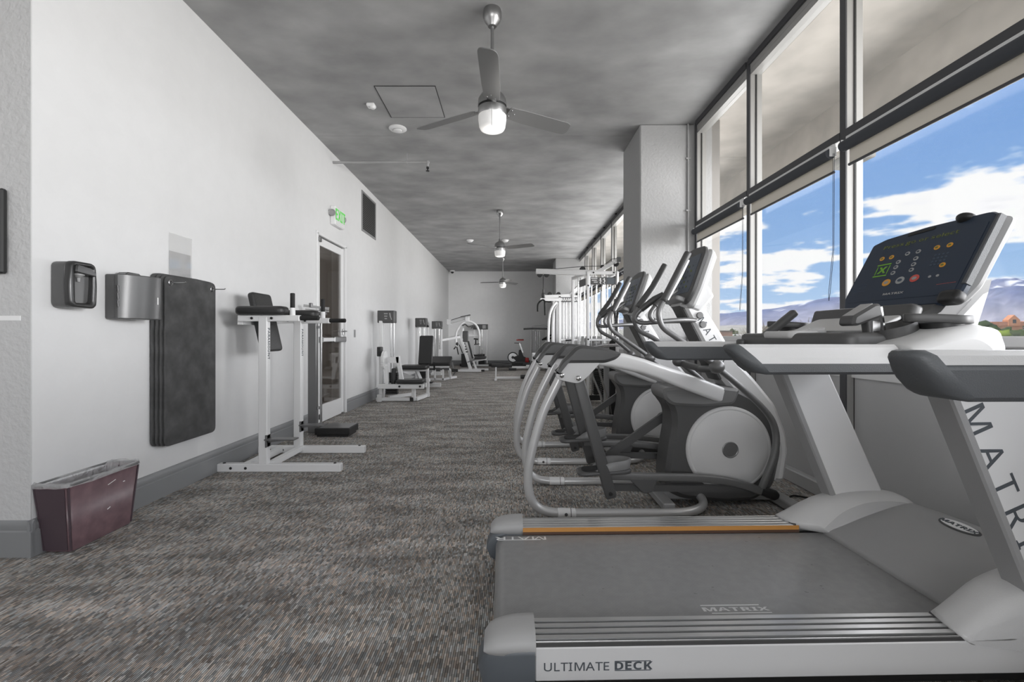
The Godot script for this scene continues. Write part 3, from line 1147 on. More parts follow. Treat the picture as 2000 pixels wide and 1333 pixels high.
	part("wall", MB.new().box(Vector3(0, 5.0, 0), Vector3(2.7, 10.4, 4.0)), M["brown brick"], b)
	part("roof", MB.new().box(Vector3(0, 10.3, 0), Vector3(2.9, 0.25, 4.2), 0.05), M["corridor"], b)
	b = thing("shed", "pale flat warehouse low in the window beside the pillar", "building", Vector3(px(1440, 180), -8, -180))
	part("wall", MB.new().box(Vector3(0, 4.6, 0), Vector3(7.0, 9.6, 8.0)), M["soffit"], b)
	part("roof", MB.new().box(Vector3(0, 9.6, 0), Vector3(7.3, 0.4, 8.3), 0.05), M["white enamel"], b)
	b = thing("shed", "pale grey roof just left of the orange building", "building", Vector3(px(1900, 120), -8, -120))
	part("wall", MB.new().box(Vector3(0, 5.5, 0), Vector3(2.6, 11.6, 5.0)), M["soffit"], b)
	part("roof", MB.new().box(Vector3(0, 11.5, 0), Vector3(2.9, 0.3, 5.3), 0.05), M["frame aluminium"], b)

# ------------------------------------------------------------------ on the ceiling
func make_fan(called: String, label: String, at: Vector3, drop: float, angles: Array) -> Node3D:
	var o := thing(called, label, "ceiling fan", at, 0.0, "ceiling fans")
	part("canopy", MB.new().lathe([Vector2(0.0, 0.0), Vector2(0.066, 0.0), Vector2(0.070, -0.02), Vector2(0.070, -0.055), Vector2(0.058, -0.085), Vector2(0.036, -0.112), Vector2(0.032, -0.125), Vector2(0.016, -0.128), Vector2(0.0, -0.128)], 28, Transform3D(), 50.0), M["brushed nickel"], o)
	part("downrod", MB.new().cyl(Vector3(0, -0.1, 0), Vector3(0, -drop + 0.02, 0), 0.0125, 14), M["brushed nickel"], o)
	var y := -drop
	var mot := part("motor", MB.new().lathe([Vector2(0.0, y + 0.06), Vector2(0.022, y + 0.06), Vector2(0.026, y + 0.02), Vector2(0.085, y - 0.02), Vector2(0.105, y - 0.055), Vector2(0.108, y - 0.105), Vector2(0.0, y - 0.105)], 32, Transform3D(), 50.0), M["brushed nickel"], o)
	part("motor_gap", MB.new().cyl(Vector3(0, y - 0.122, 0), Vector3(0, y - 0.10, 0), 0.098, 28), M["gasket"], mot)
	part("lower_band", MB.new().lathe([Vector2(0.0, y - 0.12), Vector2(0.106, y - 0.12), Vector2(0.108, y - 0.165), Vector2(0.104, y - 0.178), Vector2(0.0, y - 0.178)], 32), M["brushed nickel"], mot)
	part("lamp_globe", MB.new().lathe([Vector2(0.0, y - 0.176), Vector2(0.106, y - 0.178), Vector2(0.105, y - 0.21), Vector2(0.098, y - 0.26), Vector2(0.088, y - 0.278), Vector2(0.06, y - 0.288), Vector2(0.0, y - 0.291)], 32, Transform3D(), 50.0), M["lamp globe"], o)
	part("pull_chain", MB.new().tube([Vector3(0.0, y - 0.13, 0.112), Vector3(0.0, y - 0.30, 0.116)], 0.0016, 5), M["steel"], o)
	var l := OmniLight3D.new()
	l.name = "lamp_light"
	l.light_energy = 0.04
	l.light_size = 0.1
	l.omni_range = 30.0
	l.omni_attenuation = 2.0
	l.shadow_enabled = true
	l.light_color = Color(1, 0.985, 0.96)
	o.add_child(l)
	l.position = Vector3(0, y - 0.40, 0)
	for a in angles:
		var r := deg_to_rad(a)
		var d := Vector3(cos(r), 0, -sin(r))
		var side := Vector3(sin(r), 0, cos(r))
		var tilt := Basis(d, deg_to_rad(-16.0))
		var bx := Basis(d, tilt * Vector3.UP, tilt * side)
		var poly := PackedVector2Array([Vector2(0.135, -0.060), Vector2(0.30, -0.072), Vector2(0.66, -0.070), Vector2(0.70, -0.06), Vector2(0.715, -0.03), Vector2(0.70, 0.05), Vector2(0.665, 0.066), Vector2(0.30, 0.064), Vector2(0.135, 0.056)])
		var xf := Transform3D(Basis(bx.x, bx.z, -bx.y), Vector3(0, y - 0.115, 0))
		var bl := part("blade", MB.new().prism(MB.soften(poly, 0.02), -0.003, 0.003, 0.001, xf), M["blade grey"], o)
		var br := MB.new()
		br.bar(Vector3(0, y - 0.112, 0) + d * 0.08, Vector3(0, y - 0.112, 0) + d * 0.145, 0.07, 0.008, bx.y)
		for q in [[0.155, -0.03], [0.155, 0.03], [0.19, 0.0]]:
			br.ball(xf * Vector3(q[0], q[1], 0.003), Vector3.ONE * 0.006, 8, 5)
		part("blade_bracket", br, M["brushed nickel"], bl)
	return o

func build_ceiling_things() -> void:
	make_fan("ceiling_fan", "nearest large three-bladed ceiling fan with a frosted light", W(-0.148, H, 3.42), 0.62, [-90, 30, 150])
	make_fan("ceiling_fan", "middle three-bladed ceiling fan over the exit side of the room", W(-0.235, H, 8.85), 0.62, [-25, 95, 215])
	make_fan("ceiling_fan", "farthest small ceiling fan hanging near the back wall", W(-0.285, H, 14.1), 0.66, [170, 50, -70])
	var o := thing("access_panel", "flush square access panel in the grey ceiling", "ceiling panel", W(-1.05, H, 4.77))
	var f := MB.new()
	for s in [-1, 1]:
		f.box(Vector3(s * 0.298, -0.002, 0), Vector3(0.006, 0.006, 0.64))
		f.box(Vector3(0, -0.002, s * 0.317), Vector3(0.60, 0.006, 0.006))
	part("panel_rim", f, M["gasket"], o)
	part("panel_board", MB.new().box(Vector3(0, -0.003, 0), Vector3(0.588, 0.006, 0.626), 0.002), M["ceiling paint"], o)
	var dome := [Vector2(0.0, 0.0), Vector2(0.100, 0.0), Vector2(0.104, -0.010), Vector2(0.090, -0.020), Vector2(0.055, -0.024), Vector2(0.052, -0.034), Vector2(0.042, -0.040), Vector2(0.0, -0.042)]
	o = thing("smoke_detector", "round white detector disc on the ceiling left of the near fan", "smoke detector", W(-1.345, H, 5.36))
	part("detector_body", MB.new().lathe(dome, 28), M["white plastic"], o)
	part("vent_slot", MB.new().lathe([Vector2(0.052, -0.026), Vector2(0.057, -0.026), Vector2(0.057, -0.029), Vector2(0.052, -0.029)], 24), M["vent metal"], o)
	o = thing("motion_sensor", "tiny square white sensor beside the ceiling access panel", "sensor", W(-1.485, H, 4.8))
	part("sensor_base", MB.new().box(Vector3(0, -0.018, 0), Vector3(0.085, 0.036, 0.085), 0.01), M["white plastic"], o)
	part("sensor_eye", MB.new().lathe([Vector2(0.0, -0.034), Vector2(0.028, -0.034), Vector2(0.022, -0.055), Vector2(0.0, -0.06)], 14, Transform3D(Basis(), Vector3(0.02, 0, 0.01))), M["white plastic"], o)
	var k := 0
	for xx in [-1.07, -0.17]:
		o = thing("smoke_detector", ["small white detector on the ceiling left of the middle fan's rod", "small white detector on the ceiling right of the middle fan's rod"][k], "smoke detector", W(xx, H, 11.6), 0.0)
		part("detector_body", MB.new().lathe([Vector2(0.0, 0.0), Vector2(0.085, 0.0), Vector2(0.08, -0.02), Vector2(0.05, -0.05), Vector2(0.0, -0.055)], 20), M["white plastic"], o)
		part("detector_base", MB.new().lathe([Vector2(0.0, 0.001), Vector2(0.095, 0.001), Vector2(0.095, -0.012), Vector2(0.0, -0.012)], 20), M["white plastic"], o)
		k += 1
	o = thing("security_camera", "small white dome camera with a black eye in the far left ceiling corner", "camera", W(-2.22, H, 16.95))
	part("camera_housing", MB.new().lathe([Vector2(0.0, 0.0), Vector2(0.09, 0.0), Vector2(0.09, -0.04), Vector2(0.075, -0.06), Vector2(0.0, -0.06)], 20), M["white plastic"], o)
	part("camera_eye", MB.new().ball(Vector3(0, -0.06, 0.02), Vector3(0.06, 0.06, 0.06), 16, 10), M["black plastic"], o)
	o = thing("sprinkler_pipe", "grey sprinkler pipe run across under the ceiling from the left wall", "pipe", W(-2.4, 3.43, 6.1))
	part("pipe_run", MB.new().tube(MB.fillet([Vector3(-0.05, 0, 0), Vector3(1.27, 0, 0), Vector3(1.27, -0.07, 0)], 0.03), 0.017, 10), M["ceiling paint"], o)
	part("hanger", MB.new().tube([Vector3(0.99, 0.125, 0), Vector3(0.99, 0.02, 0)], 0.005, 6).lathe([Vector2(0.018, -0.012), Vector2(0.024, -0.012), Vector2(0.024, 0.012), Vector2(0.018, 0.012), Vector2(0.018, -0.012)], 12, Transform3D(Basis(Vector3.UP, Vector3.RIGHT, Vector3.FORWARD), Vector3(0.99, 0, 0))), M["ceiling paint"], o)
	part("elbow", MB.new().ball(Vector3(1.27, 0.0, 0), Vector3.ONE * 0.027, 12, 8), M["ceiling paint"], o)
	part("sprinkler_head", MB.new().lathe([Vector2(0.0, -0.06), Vector2(0.018, -0.06), Vector2(0.018, -0.085), Vector2(0.008, -0.09), Vector2(0.008, -0.11), Vector2(0.024, -0.112), Vector2(0.024, -0.118), Vector2(0.0, -0.118)], 14, Transform3D(Basis(), Vector3(1.27, 0, 0))), M["black plastic"], o)
	# dark clips along the far window head
	for q in 6:
		single("ceiling_clip", MB.new().box(Vector3.ZERO, Vector3(0.04, 0.03, 0.05), 0.006), M["black plastic"], "small black clip above the far window row, %s from the pillar" % ["first", "second", "third", "fourth", "fifth", "sixth"][q], "clip", W(2.07, H - 0.016, 6.75 + 1.157 * q), "clips along the far window head")

# ------------------------------------------------------------------ on and along the left wall
func build_wall_things() -> void:
	# soap dispenser
	var o := thing("soap_dispenser", "black soap dispenser on the left wall with a recessed nozzle", "soap dispenser", W(-2.4, 1.245, 2.44))
	# local: x out of the wall, y up, z towards the viewer
	part("back_shell", MB.new().rbox(Vector3(0.04, 0.127, 0), Vector3(0.245, 0.08, 0.15), 0.03, 0.012, Basis(Vector3.UP, Vector3.RIGHT, Vector3.FORWARD)), M["dispenser grey"], o)
	var rim := MB.new()
	var outer := MB.soften(PackedVector2Array([Vector2(-0.074, 0.008), Vector2(0.074, 0.004), Vector2(0.079, 0.13), Vector2(0.070, 0.252), Vector2(-0.070, 0.252), Vector2(-0.079, 0.13)]), 0.03, 5)
	var inner := MB.soften(PackedVector2Array([Vector2(-0.048, 0.03), Vector2(0.048, 0.03), Vector2(0.055, 0.13), Vector2(0.056, 0.232), Vector2(-0.052, 0.226), Vector2(-0.05, 0.13)]), 0.02, 5)
	var face := Transform3D(Basis(Vector3(0, 0, -1), Vector3.UP, Vector3.RIGHT), Vector3.ZERO)
	var rs := []
	for q in [[outer, 0.075, 1.0], [outer, 0.098, 1.0], [outer, 0.106, 0.96], [inner, 0.106, 1.04], [inner, 0.098, 1.0], [inner, 0.068, 0.94]]:
		var ring := PackedVector3Array()
		for p in q[0]:
			ring.append(face * Vector3(p.x * q[2], 0.128 + (p.y - 0.128) * q[2], q[1]))
		rs.append(ring)
	rim.rings(rs, -1, false)
	part("front_shell", rim, M["dispenser dark"], o)
	rs = []
	for q in [[0.94, 0.070], [0.5, 0.058], [0.01, 0.055]]:
		var ring := PackedVector3Array()
		for p in inner:
			ring.append(face * Vector3(p.x * q[0], 0.128 + (p.y - 0.128) * q[0], q[1]))
		rs.append(ring)
	var hollow := MB.new()
	hollow.rings(rs, -1, false)
	part("recess", hollow, M["dispenser grey"], o)
	part("push_cover", MB.new().prism(MB.soften(PackedVector2Array([Vector2(-0.056, 0.19), Vector2(0.06, 0.178), Vector2(0.066, 0.196), Vector2(0.04, 0.222), Vector2(-0.05, 0.234)]), 0.012), 0.07, 0.118, 0.006, face), M["dispenser dark"], o)
	part("nozzle", MB.new().lathe([Vector2(0.0, 0.0), Vector2(0.007, 0.0), Vector2(0.009, 0.02), Vector2(0.026, 0.035), Vector2(0.026, 0.05), Vector2(0.0, 0.05)], 16, Transform3D(Basis(), Vector3(0.085, 0.145, 0.01))), M["scuffed grey"], o)
	var lb := part("label_sticker", MB.new().prism(MB.soften(PackedVector2Array([Vector2(-0.035, 0.045), Vector2(0.03, 0.045), Vector2(0.03, 0.105), Vector2(-0.035, 0.11)]), 0.006), 0.060, 0.064, 0, face), M["scuffed grey"], o, "pale printed sticker")
	for k in 5:
		lb.add_child(_line_bar(face * Vector3(-0.003, 0.055 + 0.01 * k, 0.0645), Vector3(0.001, 0.0035, 0.045 - 0.008 * (k % 2)), M["print white"]), true)
	# towel dispenser
	o = thing("towel_dispenser", "dark grey paper towel dispenser with a side hinge, left of the hanging mats", "towel dispenser", W(-2.4, 1.2, 2.795))
	part("back_case", MB.new().rbox(Vector3(0.035, 0.135, 0.0), Vector3(0.268, 0.07, 0.226), 0.012, 0.006, Basis(Vector3.UP, Vector3.RIGHT, Vector3.FORWARD)), M["dispenser grey"], o)
	var arc := PackedVector2Array([Vector2(-0.118, 0.066), Vector2(-0.117, 0.080), Vector2(-0.10, 0.098), Vector2(-0.07, 0.118), Vector2(-0.035, 0.136), Vector2(0.0, 0.149), Vector2(0.035, 0.158), Vector2(0.07, 0.163), Vector2(0.10, 0.164), Vector2(0.112, 0.160), Vector2(0.118, 0.150), Vector2(0.118, 0.066)])
	part("front_cover", MB.new().prism(arc, 0.0, 0.268, 0.006, Transform3D(Basis(Vector3(0, 0, -1), Vector3.RIGHT, Vector3.DOWN), Vector3(0, 0.27, 0)), 30.0), M["dispenser grey"], o)
	var hg := MB.new()
	for k in 3:
		hg.cyl(Vector3(0.082, 0.075 + k * 0.045, 0.118), Vector3(0.082, 0.108 + k * 0.045, 0.118), 0.006, 8)
	hg.cyl(Vector3(0.082, 0.07, 0.118), Vector3(0.082, 0.20, 0.118), 0.003, 6)
	part("hinge", hg, M["dispenser dark"], o)
	part("sight_slot", MB.new().box(Vector3(0.1645, 0.12, -0.078), Vector3(0.004, 0.045, 0.008), 0.001, Basis(Vector3.UP, 0.1)), M["print white"], o)
	part("top_cap", MB.new().prism(PackedVector2Array([Vector2(-0.07, 0.268), Vector2(0.07, 0.268), Vector2(0.04, 0.288), Vector2(-0.04, 0.288)]), 0.02, 0.08, 0.003, face), M["dispenser dark"], o)
	# hanging mats on two hooks
	var labels := ["front hanging exercise mat with two eyelets, beside the towel dispenser", "second hanging exercise mat, just behind the front one", "third hanging exercise mat, close to the wall", "rearmost hanging exercise mat, flat against the wall"]
	for k in 4:
		var xo := 0.012 + 0.0155 * (3 - k)
		var mt := thing("exercise_mat", labels[k], "exercise mat", W(-2.4 + xo, 0.35 + 0.004 * k, 3.325 - 0.018 * k), 0.0, "exercise mats on the wall hooks")
		var poly := PackedVector2Array([Vector2(-0.262, 0), Vector2(0.262, 0), Vector2(0.262, 1.155), Vector2(0.20, 1.17), Vector2(-0.20, 1.165), Vector2(-0.262, 1.15)])
		poly = MB.soften(poly, 0.045, 5)
		var shp := MB.new()
		shp.prism(poly, -0.007, 0.007, 0.003, face)
		part("mat_pad", shp, M["mat rubber"], mt)
		if k == 0:
			for s in [-1, 1]:
				part("eyelet", MB.new().lathe([Vector2(0.012, -0.002), Vector2(0.022, -0.002), Vector2(0.022, 0.003), Vector2(0.016, 0.006), Vector2(0.012, 0.003), Vector2(0.012, -0.002)], 18, Transform3D(Basis(Vector3.UP, Vector3.RIGHT, Vector3.BACK), Vector3(0.008, 1.115, s * 0.215))), M["steel"], mt)
	for s in [-1, 1]:
		single("wall_hook", MB.new().tube([Vector3(-0.02, 0, 0), Vector3(0.165, 0.0, 0), Vector3(0.172, 0.006, 0)], 0.004, 8), M["steel"], ["steel hook through the far eyelet of the hanging mats", "", "steel hook through the near eyelet of the hanging mats"][s + 1], "hook", W(-2.4, 1.465, 3.325 - 0.215 * s), "hooks for the mats")
	# clear sign holder
	o = thing("sign_holder", "empty clear plastic sheet holder on the wall above the mats", "sign holder", W(-2.399, 1.50, 3.29))
	part("clear_sleeve", MB.new().box(Vector3(0.006, 0.16, 0), Vector3(0.003, 0.33, 0.225)), M["clear plastic"], o)
	part("backing_sheet", MB.new().box(Vector3(0.0015, 0.10, 0), Vector3(0.002, 0.20, 0.21)), M["scuffed grey"], o)
	# exit sign
	o = thing("exit_sign", "white exit sign with green letters over the glass door", "exit sign", W(-2.4, 2.57, 6.17))
	part("sign_housing", MB.new().box(Vector3(0.035, 0.13, 0), Vector3(0.07, 0.245, 0.33), 0.008), M["white plastic"], o)
	part("sign_face", MB.new().box(Vector3(0.071, 0.13, 0), Vector3(0.006, 0.225, 0.31), 0.002), M["white enamel"], o)
	lettering("EXIT", 0.15, Transform3D(Basis(Vector3(0, 0, -1), Vector3.UP, Vector3.RIGHT), Vector3(0.0755, 0.145, 0)), M["exit green"], o, true, 0.80)
	for s in [-1, 1]:
		var lh := MB.new()
		lh.lathe([Vector2(0.0, -0.025), Vector2(0.038, -0.025), Vector2(0.045, 0.0), Vector2(0.045, 0.02), Vector2(0.036, 0.022), Vector2(0.028, 0.012), Vector2(0.0, 0.012)], 18, Transform3D(Basis(Vector3.UP, Vector3(0.3, -0.1, s).normalized(), Vector3(0.3, -0.1, s).normalized().cross(Vector3.UP) * -1.0).orthonormalized(), Vector3(0.035, 0.155, s * 0.19)))
		part("emergency_lamp", lh, M["scuffed grey"], o)
	# return-air grille
	o = thing("vent_grille", "tall louvred air grille high on the left wall past the exit sign", "vent", W(-2.4, 3.11, 7.62))
	var fr := MB.new()
	for s in [-1, 1]:
		fr.box(Vector3(0.006, 0, s * 0.355), Vector3(0.016, 0.65, 0.03), 0.003)
		fr.box(Vector3(0.006, s * 0.31, 0), Vector3(0.016, 0.03, 0.70), 0.003)
	part("grille_frame", fr, M["vent metal"], o)
	part("duct_back", MB.new().box(Vector3(0.0012, 0, 0), Vector3(0.002, 0.62, 0.70)), M["gasket"], o)
	for k in 20:
		part("louvre", MB.new().box(Vector3(0.007, -0.285 + 0.03 * k, 0), Vector3(0.016, 0.003, 0.69), 0, Basis(Vector3.BACK, -0.75)), M["vent metal"], o)
	# light switch past the door
	o = thing("light_switch", "small grey switch plate on the wall right of the glass door", "switch", W(-2.4, 1.14, 6.94))
	part("plate", MB.new().box(Vector3(0.003, 0, 0), Vector3(0.006, 0.115, 0.07), 0.002), M["vent metal"], o)
	part("toggle", MB.new().box(Vector3(0.008, 0, 0), Vector3(0.006, 0.05, 0.025), 0.002), M["scuffed grey"], o)
	# dark panel whose edge shows at the left of the frame
	o = thing("wall_monitor", "dark thin panel cut by the left frame edge on the return wall", "panel", W(-2.70, 1.62, 2.27))
	part("bezel", MB.new().box(Vector3(0, 0, 0.018), Vector3(0.385, 0.42, 0.03), 0.008), M["black plastic"], o)
	part("screen", MB.new().box(Vector3(0, 0, 0.034), Vector3(0.36, 0.39, 0.003)), M["screen navy"], o)
	waste_bin()
	dip_station()
	beam_scale()

func _line_bar(c: Vector3, s: Vector3, m: Material) -> MeshInstance3D:
	var o := MeshInstance3D.new()
	o.name = "print_line"
	o.mesh = MB.new().box(c, s).mesh()
	o.material_override = m
	return o

func waste_bin() -> void:
	# local x out of the wall, z towards the viewer; foot ring smaller than the mouth
	var o := thing("waste_bin", "scuffed maroon slim waste bin with a clear liner against the left wall", "waste bin", W(-2.31, 0, 2.495))
	var foot := MB.rrect(0.145, 0.37, 0.02, 4)
	var top := MB.rrect(0.185, 0.44, 0.03, 4)
	var ring := func(a: PackedVector2Array, b: PackedVector2Array, t: float, y: float, grow := 0.0, lift := 0.0) -> PackedVector3Array:
		var r := PackedVector3Array()
		for i in a.size():
			var p := a[i].lerp(b[i], t)
			p += p.normalized() * grow
			r.append(Vector3(p.x, y + lift * absf(p.y), p.y))
		return r
	var s := MB.new()
	s.rings([ring.call(foot, top, 0.0, 0.004, -0.004), ring.call(foot, top, 0.0, 0.012), ring.call(foot, top, 1.0, 0.345), ring.call(foot, top, 1.0, 0.345, -0.004), ring.call(foot, top, 0.1, 0.02, -0.006)], -1, true)
	part("bin_body", s, M["bin purple"], o)
	part("bin_inside", MB.new().rings([ring.call(foot, top, 0.0, 0.03, -0.009), ring.call(foot, top, 0.96, 0.335, -0.009)], -1, false), M["bin dark"], o)
	var rl := []
	for p in ring.call(foot, top, 1.0, 0.35, 0.003):
		rl.append(p)
	part("rolled_rim", MB.new().tube(rl, 0.0075, 8, [], true), M["mid grey metal"], o)
	for q in [Vector2(0.0925, 0.22), Vector2(-0.0925, 0.22), Vector2(0.0925, -0.22), Vector2(-0.0925, -0.22)]:
		var f: Vector2 = q * Vector2(0.145 / 0.185, 0.37 / 0.44)
		part("corner_bead", MB.new().tube([Vector3(f.x - 0.004 * signf(f.x), 0.01, f.y - 0.004 * signf(f.y)), Vector3(q.x - 0.006 * signf(q.x), 0.34, q.y - 0.006 * signf(q.y))], 0.005, 6), M["bin dark"], o)
	part("end_panel", MB.new().prism(PackedVector2Array([Vector2(-0.058, 0.012), Vector2(0.058, 0.012), Vector2(0.073, 0.335), Vector2(-0.073, 0.335)]), 0, 0.002, 0, Transform3D(Basis(Vector3.RIGHT, Vector3(0, 1, 0.105).normalized(), Vector3(0, -0.105, 1).normalized()), Vector3(0, 0.0, 0.1852))), M["bin dark"], o, "darker short end")
	# plastic liner: a crumpled skirt inside the mouth, folded over the rim
	var nz := FastNoiseLite.new()
	nz.seed = 9
	nz.frequency = 14.0
	var lr := []
	var prof := [[0.20, 0.10, -0.026], [0.52, 0.20, -0.024], [0.84, 0.30, -0.018], [1.0, 0.352, -0.008], [1.0, 0.366, 0.004], [1.0, 0.353, 0.012], [0.98, 0.339, 0.013]]
	for i in prof.size():
		var r := PackedVector3Array()
		var fine := MB.rrect(0.185, 0.44, 0.03, 10)
		var ff := MB.rrect(0.145, 0.37, 0.02, 10)
		for j in fine.size():
			for sub in 4:
				var a := fine[j].lerp(fine[(j + 1) % fine.size()], sub / 4.0)
				var b := ff[j].lerp(ff[(j + 1) % fine.size()], sub / 4.0)
				var p := b.lerp(a, prof[i][0])
				var w := nz.get_noise_3d(p.x * 1.6, i * 0.05, p.y * 1.6)
				p += p.normalized() * (prof[i][2] + w * (0.030 if i < 3 else 0.006))
				r.append(Vector3(p.x, prof[i][1] + w * (0.025 if i < 3 else 0.010), p.y))
		lr.append(r)
	var l := MB.new()
	l.rings(lr, -1, false)
	part("bin_liner", l, M["bag film"], o, "crumpled clear plastic liner")
	for q in [[0.03, 0.12, 0.0015, 0.05, 0.3], [0.02, -0.02, 0.002, 0.02, 0.4], [0.11, 0.1, 0.002, 0.012, 0.0]]:
		part("scratch", MB.new().box(Vector3(0.0735 + 0.02 * (0.17 + q[1]) / 0.34, 0.17 + q[1], -q[0]), Vector3(0.002, q[2] * 2, q[3]), 0, Basis(Vector3.RIGHT, q[4])), M["print white"], o)

func placard_text(o: Node3D, at: Vector3, cap: float, bs: Basis) -> void:
	lettering("PARAMOUNT", cap, Transform3D(bs, at), M["black plastic"], o, true, 1.0)

func dip_station() -> void:
	# local x out of the wall (into the room), z towards the viewer
	var o := thing("dip_station", "white steel knee raise and dip stand with black pads by the left wall", "dip stand", W(-2.4, 0, 4.0))
	for s in [1, -1]:
		var z: float = s * 0.297
		part("base_beam", MB.new().box(Vector3(0.515, 0.033, z), Vector3(1.0, 0.065, 0.06), 0.006), M["white enamel"], o)
		part("upright", MB.new().box(Vector3(0.385, 0.66, z), Vector3(0.072, 1.20, 0.055), 0.006), M["white enamel"], o)
		part("arm_tube", MB.new().box(Vector3(0.43, 1.245, z), Vector3(0.50, 0.05, 0.05), 0.005), M["white enamel"], o)
		part("arm_pad", MB.new().rbox(Vector3(0.37, 1.307, z), Vector3(0.395, 0.072, 0.15), 0.05, 0.028), M["black vinyl"], o)
		part("horizontal_grip", MB.new().cyl(Vector3(0.66, 1.247, z), Vector3(0.83, 1.247, z), 0.019, 16, 0.004), M["black rubber"], o)
		part("upright_grip", MB.new().cyl(Vector3(0.615, 1.31, z), Vector3(0.615, 1.45, z), 0.018, 16, 0.004), M["black rubber"], o)
		part("grip_socket", MB.new().cyl(Vector3(0.615, 1.24, z), Vector3(0.615, 1.33, z), 0.021, 14), M["white enamel"], o)
		part("foot_step", MB.new().box(Vector3(0.53, 0.265, z + 0.01), Vector3(0.24, 0.012, 0.09), 0.002).prism(PackedVector2Array([Vector2(0.42, 0.26), Vector2(0.62, 0.26), Vector2(0.42, 0.235)]), z - 0.01, z + 0.01).box(Vector3(0.415, 0.25, z), Vector3(0.012, 0.10, 0.075), 0.002), M["mid grey metal"], o)
		var b := MB.new()
		for q in [[0.13, 0.033], [0.25, 0.033], [0.30, 1.245], [0.46, 1.245]]:
			b.cyl(Vector3(q[0], q[1], z + 0.028), Vector3(q[0], q[1], z + 0.038), 0.011, 10, 0.003)
		for q in [0.06, 0.96]:
			b.cyl(Vector3(q, 0.064, z), Vector3(q, 0.071, z), 0.012, 10, 0.002)
		var bo := part("bolt", b, M["black plastic"], o)
		bo.set_meta("kind", "stuff")
		lettering("PARAMOUNT", 0.03, Transform3D(Basis(Vector3.DOWN, Vector3(0, 0, -1), Vector3.RIGHT), Vector3(0.4212, 1.04, z)), M["print grey"], o, true, 1.0)
	part("cross_beam", MB.new().bar(Vector3(0.23, 0.04, 0.28), Vector3(0.23, 0.04, -0.28), 0.05, 0.05).bar(Vector3(0.42, 0.05, 0.28), Vector3(0.42, 0.05, -0.28), 0.045, 0.045), M["white enamel"], o)
	part("back_pad", MB.new().rbox(Vector3(0.235, 1.22, 0.0), Vector3(0.52, 0.055, 0.30), 0.03, 0.018, Basis(Vector3(0.22, -0.975, 0).normalized(), Vector3(0.975, 0.22, 0).normalized(), Vector3.BACK)), M["black vinyl"], o)
	part("pad_bracket", MB.new().bar(Vector3(0.17, 1.22, -0.27), Vector3(0.17, 1.22, 0.27), 0.04, 0.05), M["white enamel"], o)

func beam_scale() -> void:
	var o := thing("beam_scale", "grey upright beam scale with a black platform between the dip stand and door", "scale", W(-2.13, 0, 5.10))
	part("platform", MB.new().box(Vector3(0.17, 0.06, 0.0), Vector3(0.38, 0.075, 0.30), 0.008).box(Vector3(0.17, 0.02, 0), Vector3(0.34, 0.04, 0.26)), M["black plastic"], o)
	part("platform_mat", MB.new().box(Vector3(0.19, 0.0985, 0.0), Vector3(0.32, 0.004, 0.28)), M["mid grey metal"], o)
	part("column", MB.new().box(Vector3(-0.09, 0.66, 0.02), Vector3(0.095, 1.28, 0.06), 0.006), M["mid grey metal"], o)
	part("height_rod", MB.new().box(Vector3(0.0, 0.70, 0.02), Vector3(0.02, 1.36, 0.015), 0.003).box(Vector3(-0.025, 0.30, 0.02), Vector3(0.02, 0.03, 0.03)).box(Vector3(-0.025, 1.2, 0.02), Vector3(0.02, 0.03, 0.03)), M["steel"], o)
	var bm := part("balance_beam", MB.new().bar(Vector3(-0.19, 1.44, 0.03), Vector3(0.09, 1.405, 0.03), 0.015, 0.03).bar(Vector3(-0.17, 1.40, 0.03), Vector3(0.09, 1.375, 0.03), 0.012, 0.018), M["steel"], o)
	part("poise_weight", MB.new().box(Vector3(-0.11, 1.445, 0.03), Vector3(0.035, 0.05, 0.035), 0.006), M["mid grey metal"], bm)
	part("poise_weight", MB.new().box(Vector3(0.0, 1.395, 0.03), Vector3(0.022, 0.03, 0.03), 0.004), M["mid grey metal"], bm)
	part("beam_yoke", MB.new().box(Vector3(-0.05, 1.35, 0.02), Vector3(0.22, 0.035, 0.035), 0.006).cyl(Vector3(-0.09, 1.28, 0.02), Vector3(-0.09, 1.36, 0.02), 0.02, 12), M["dark grey plastic"], o)

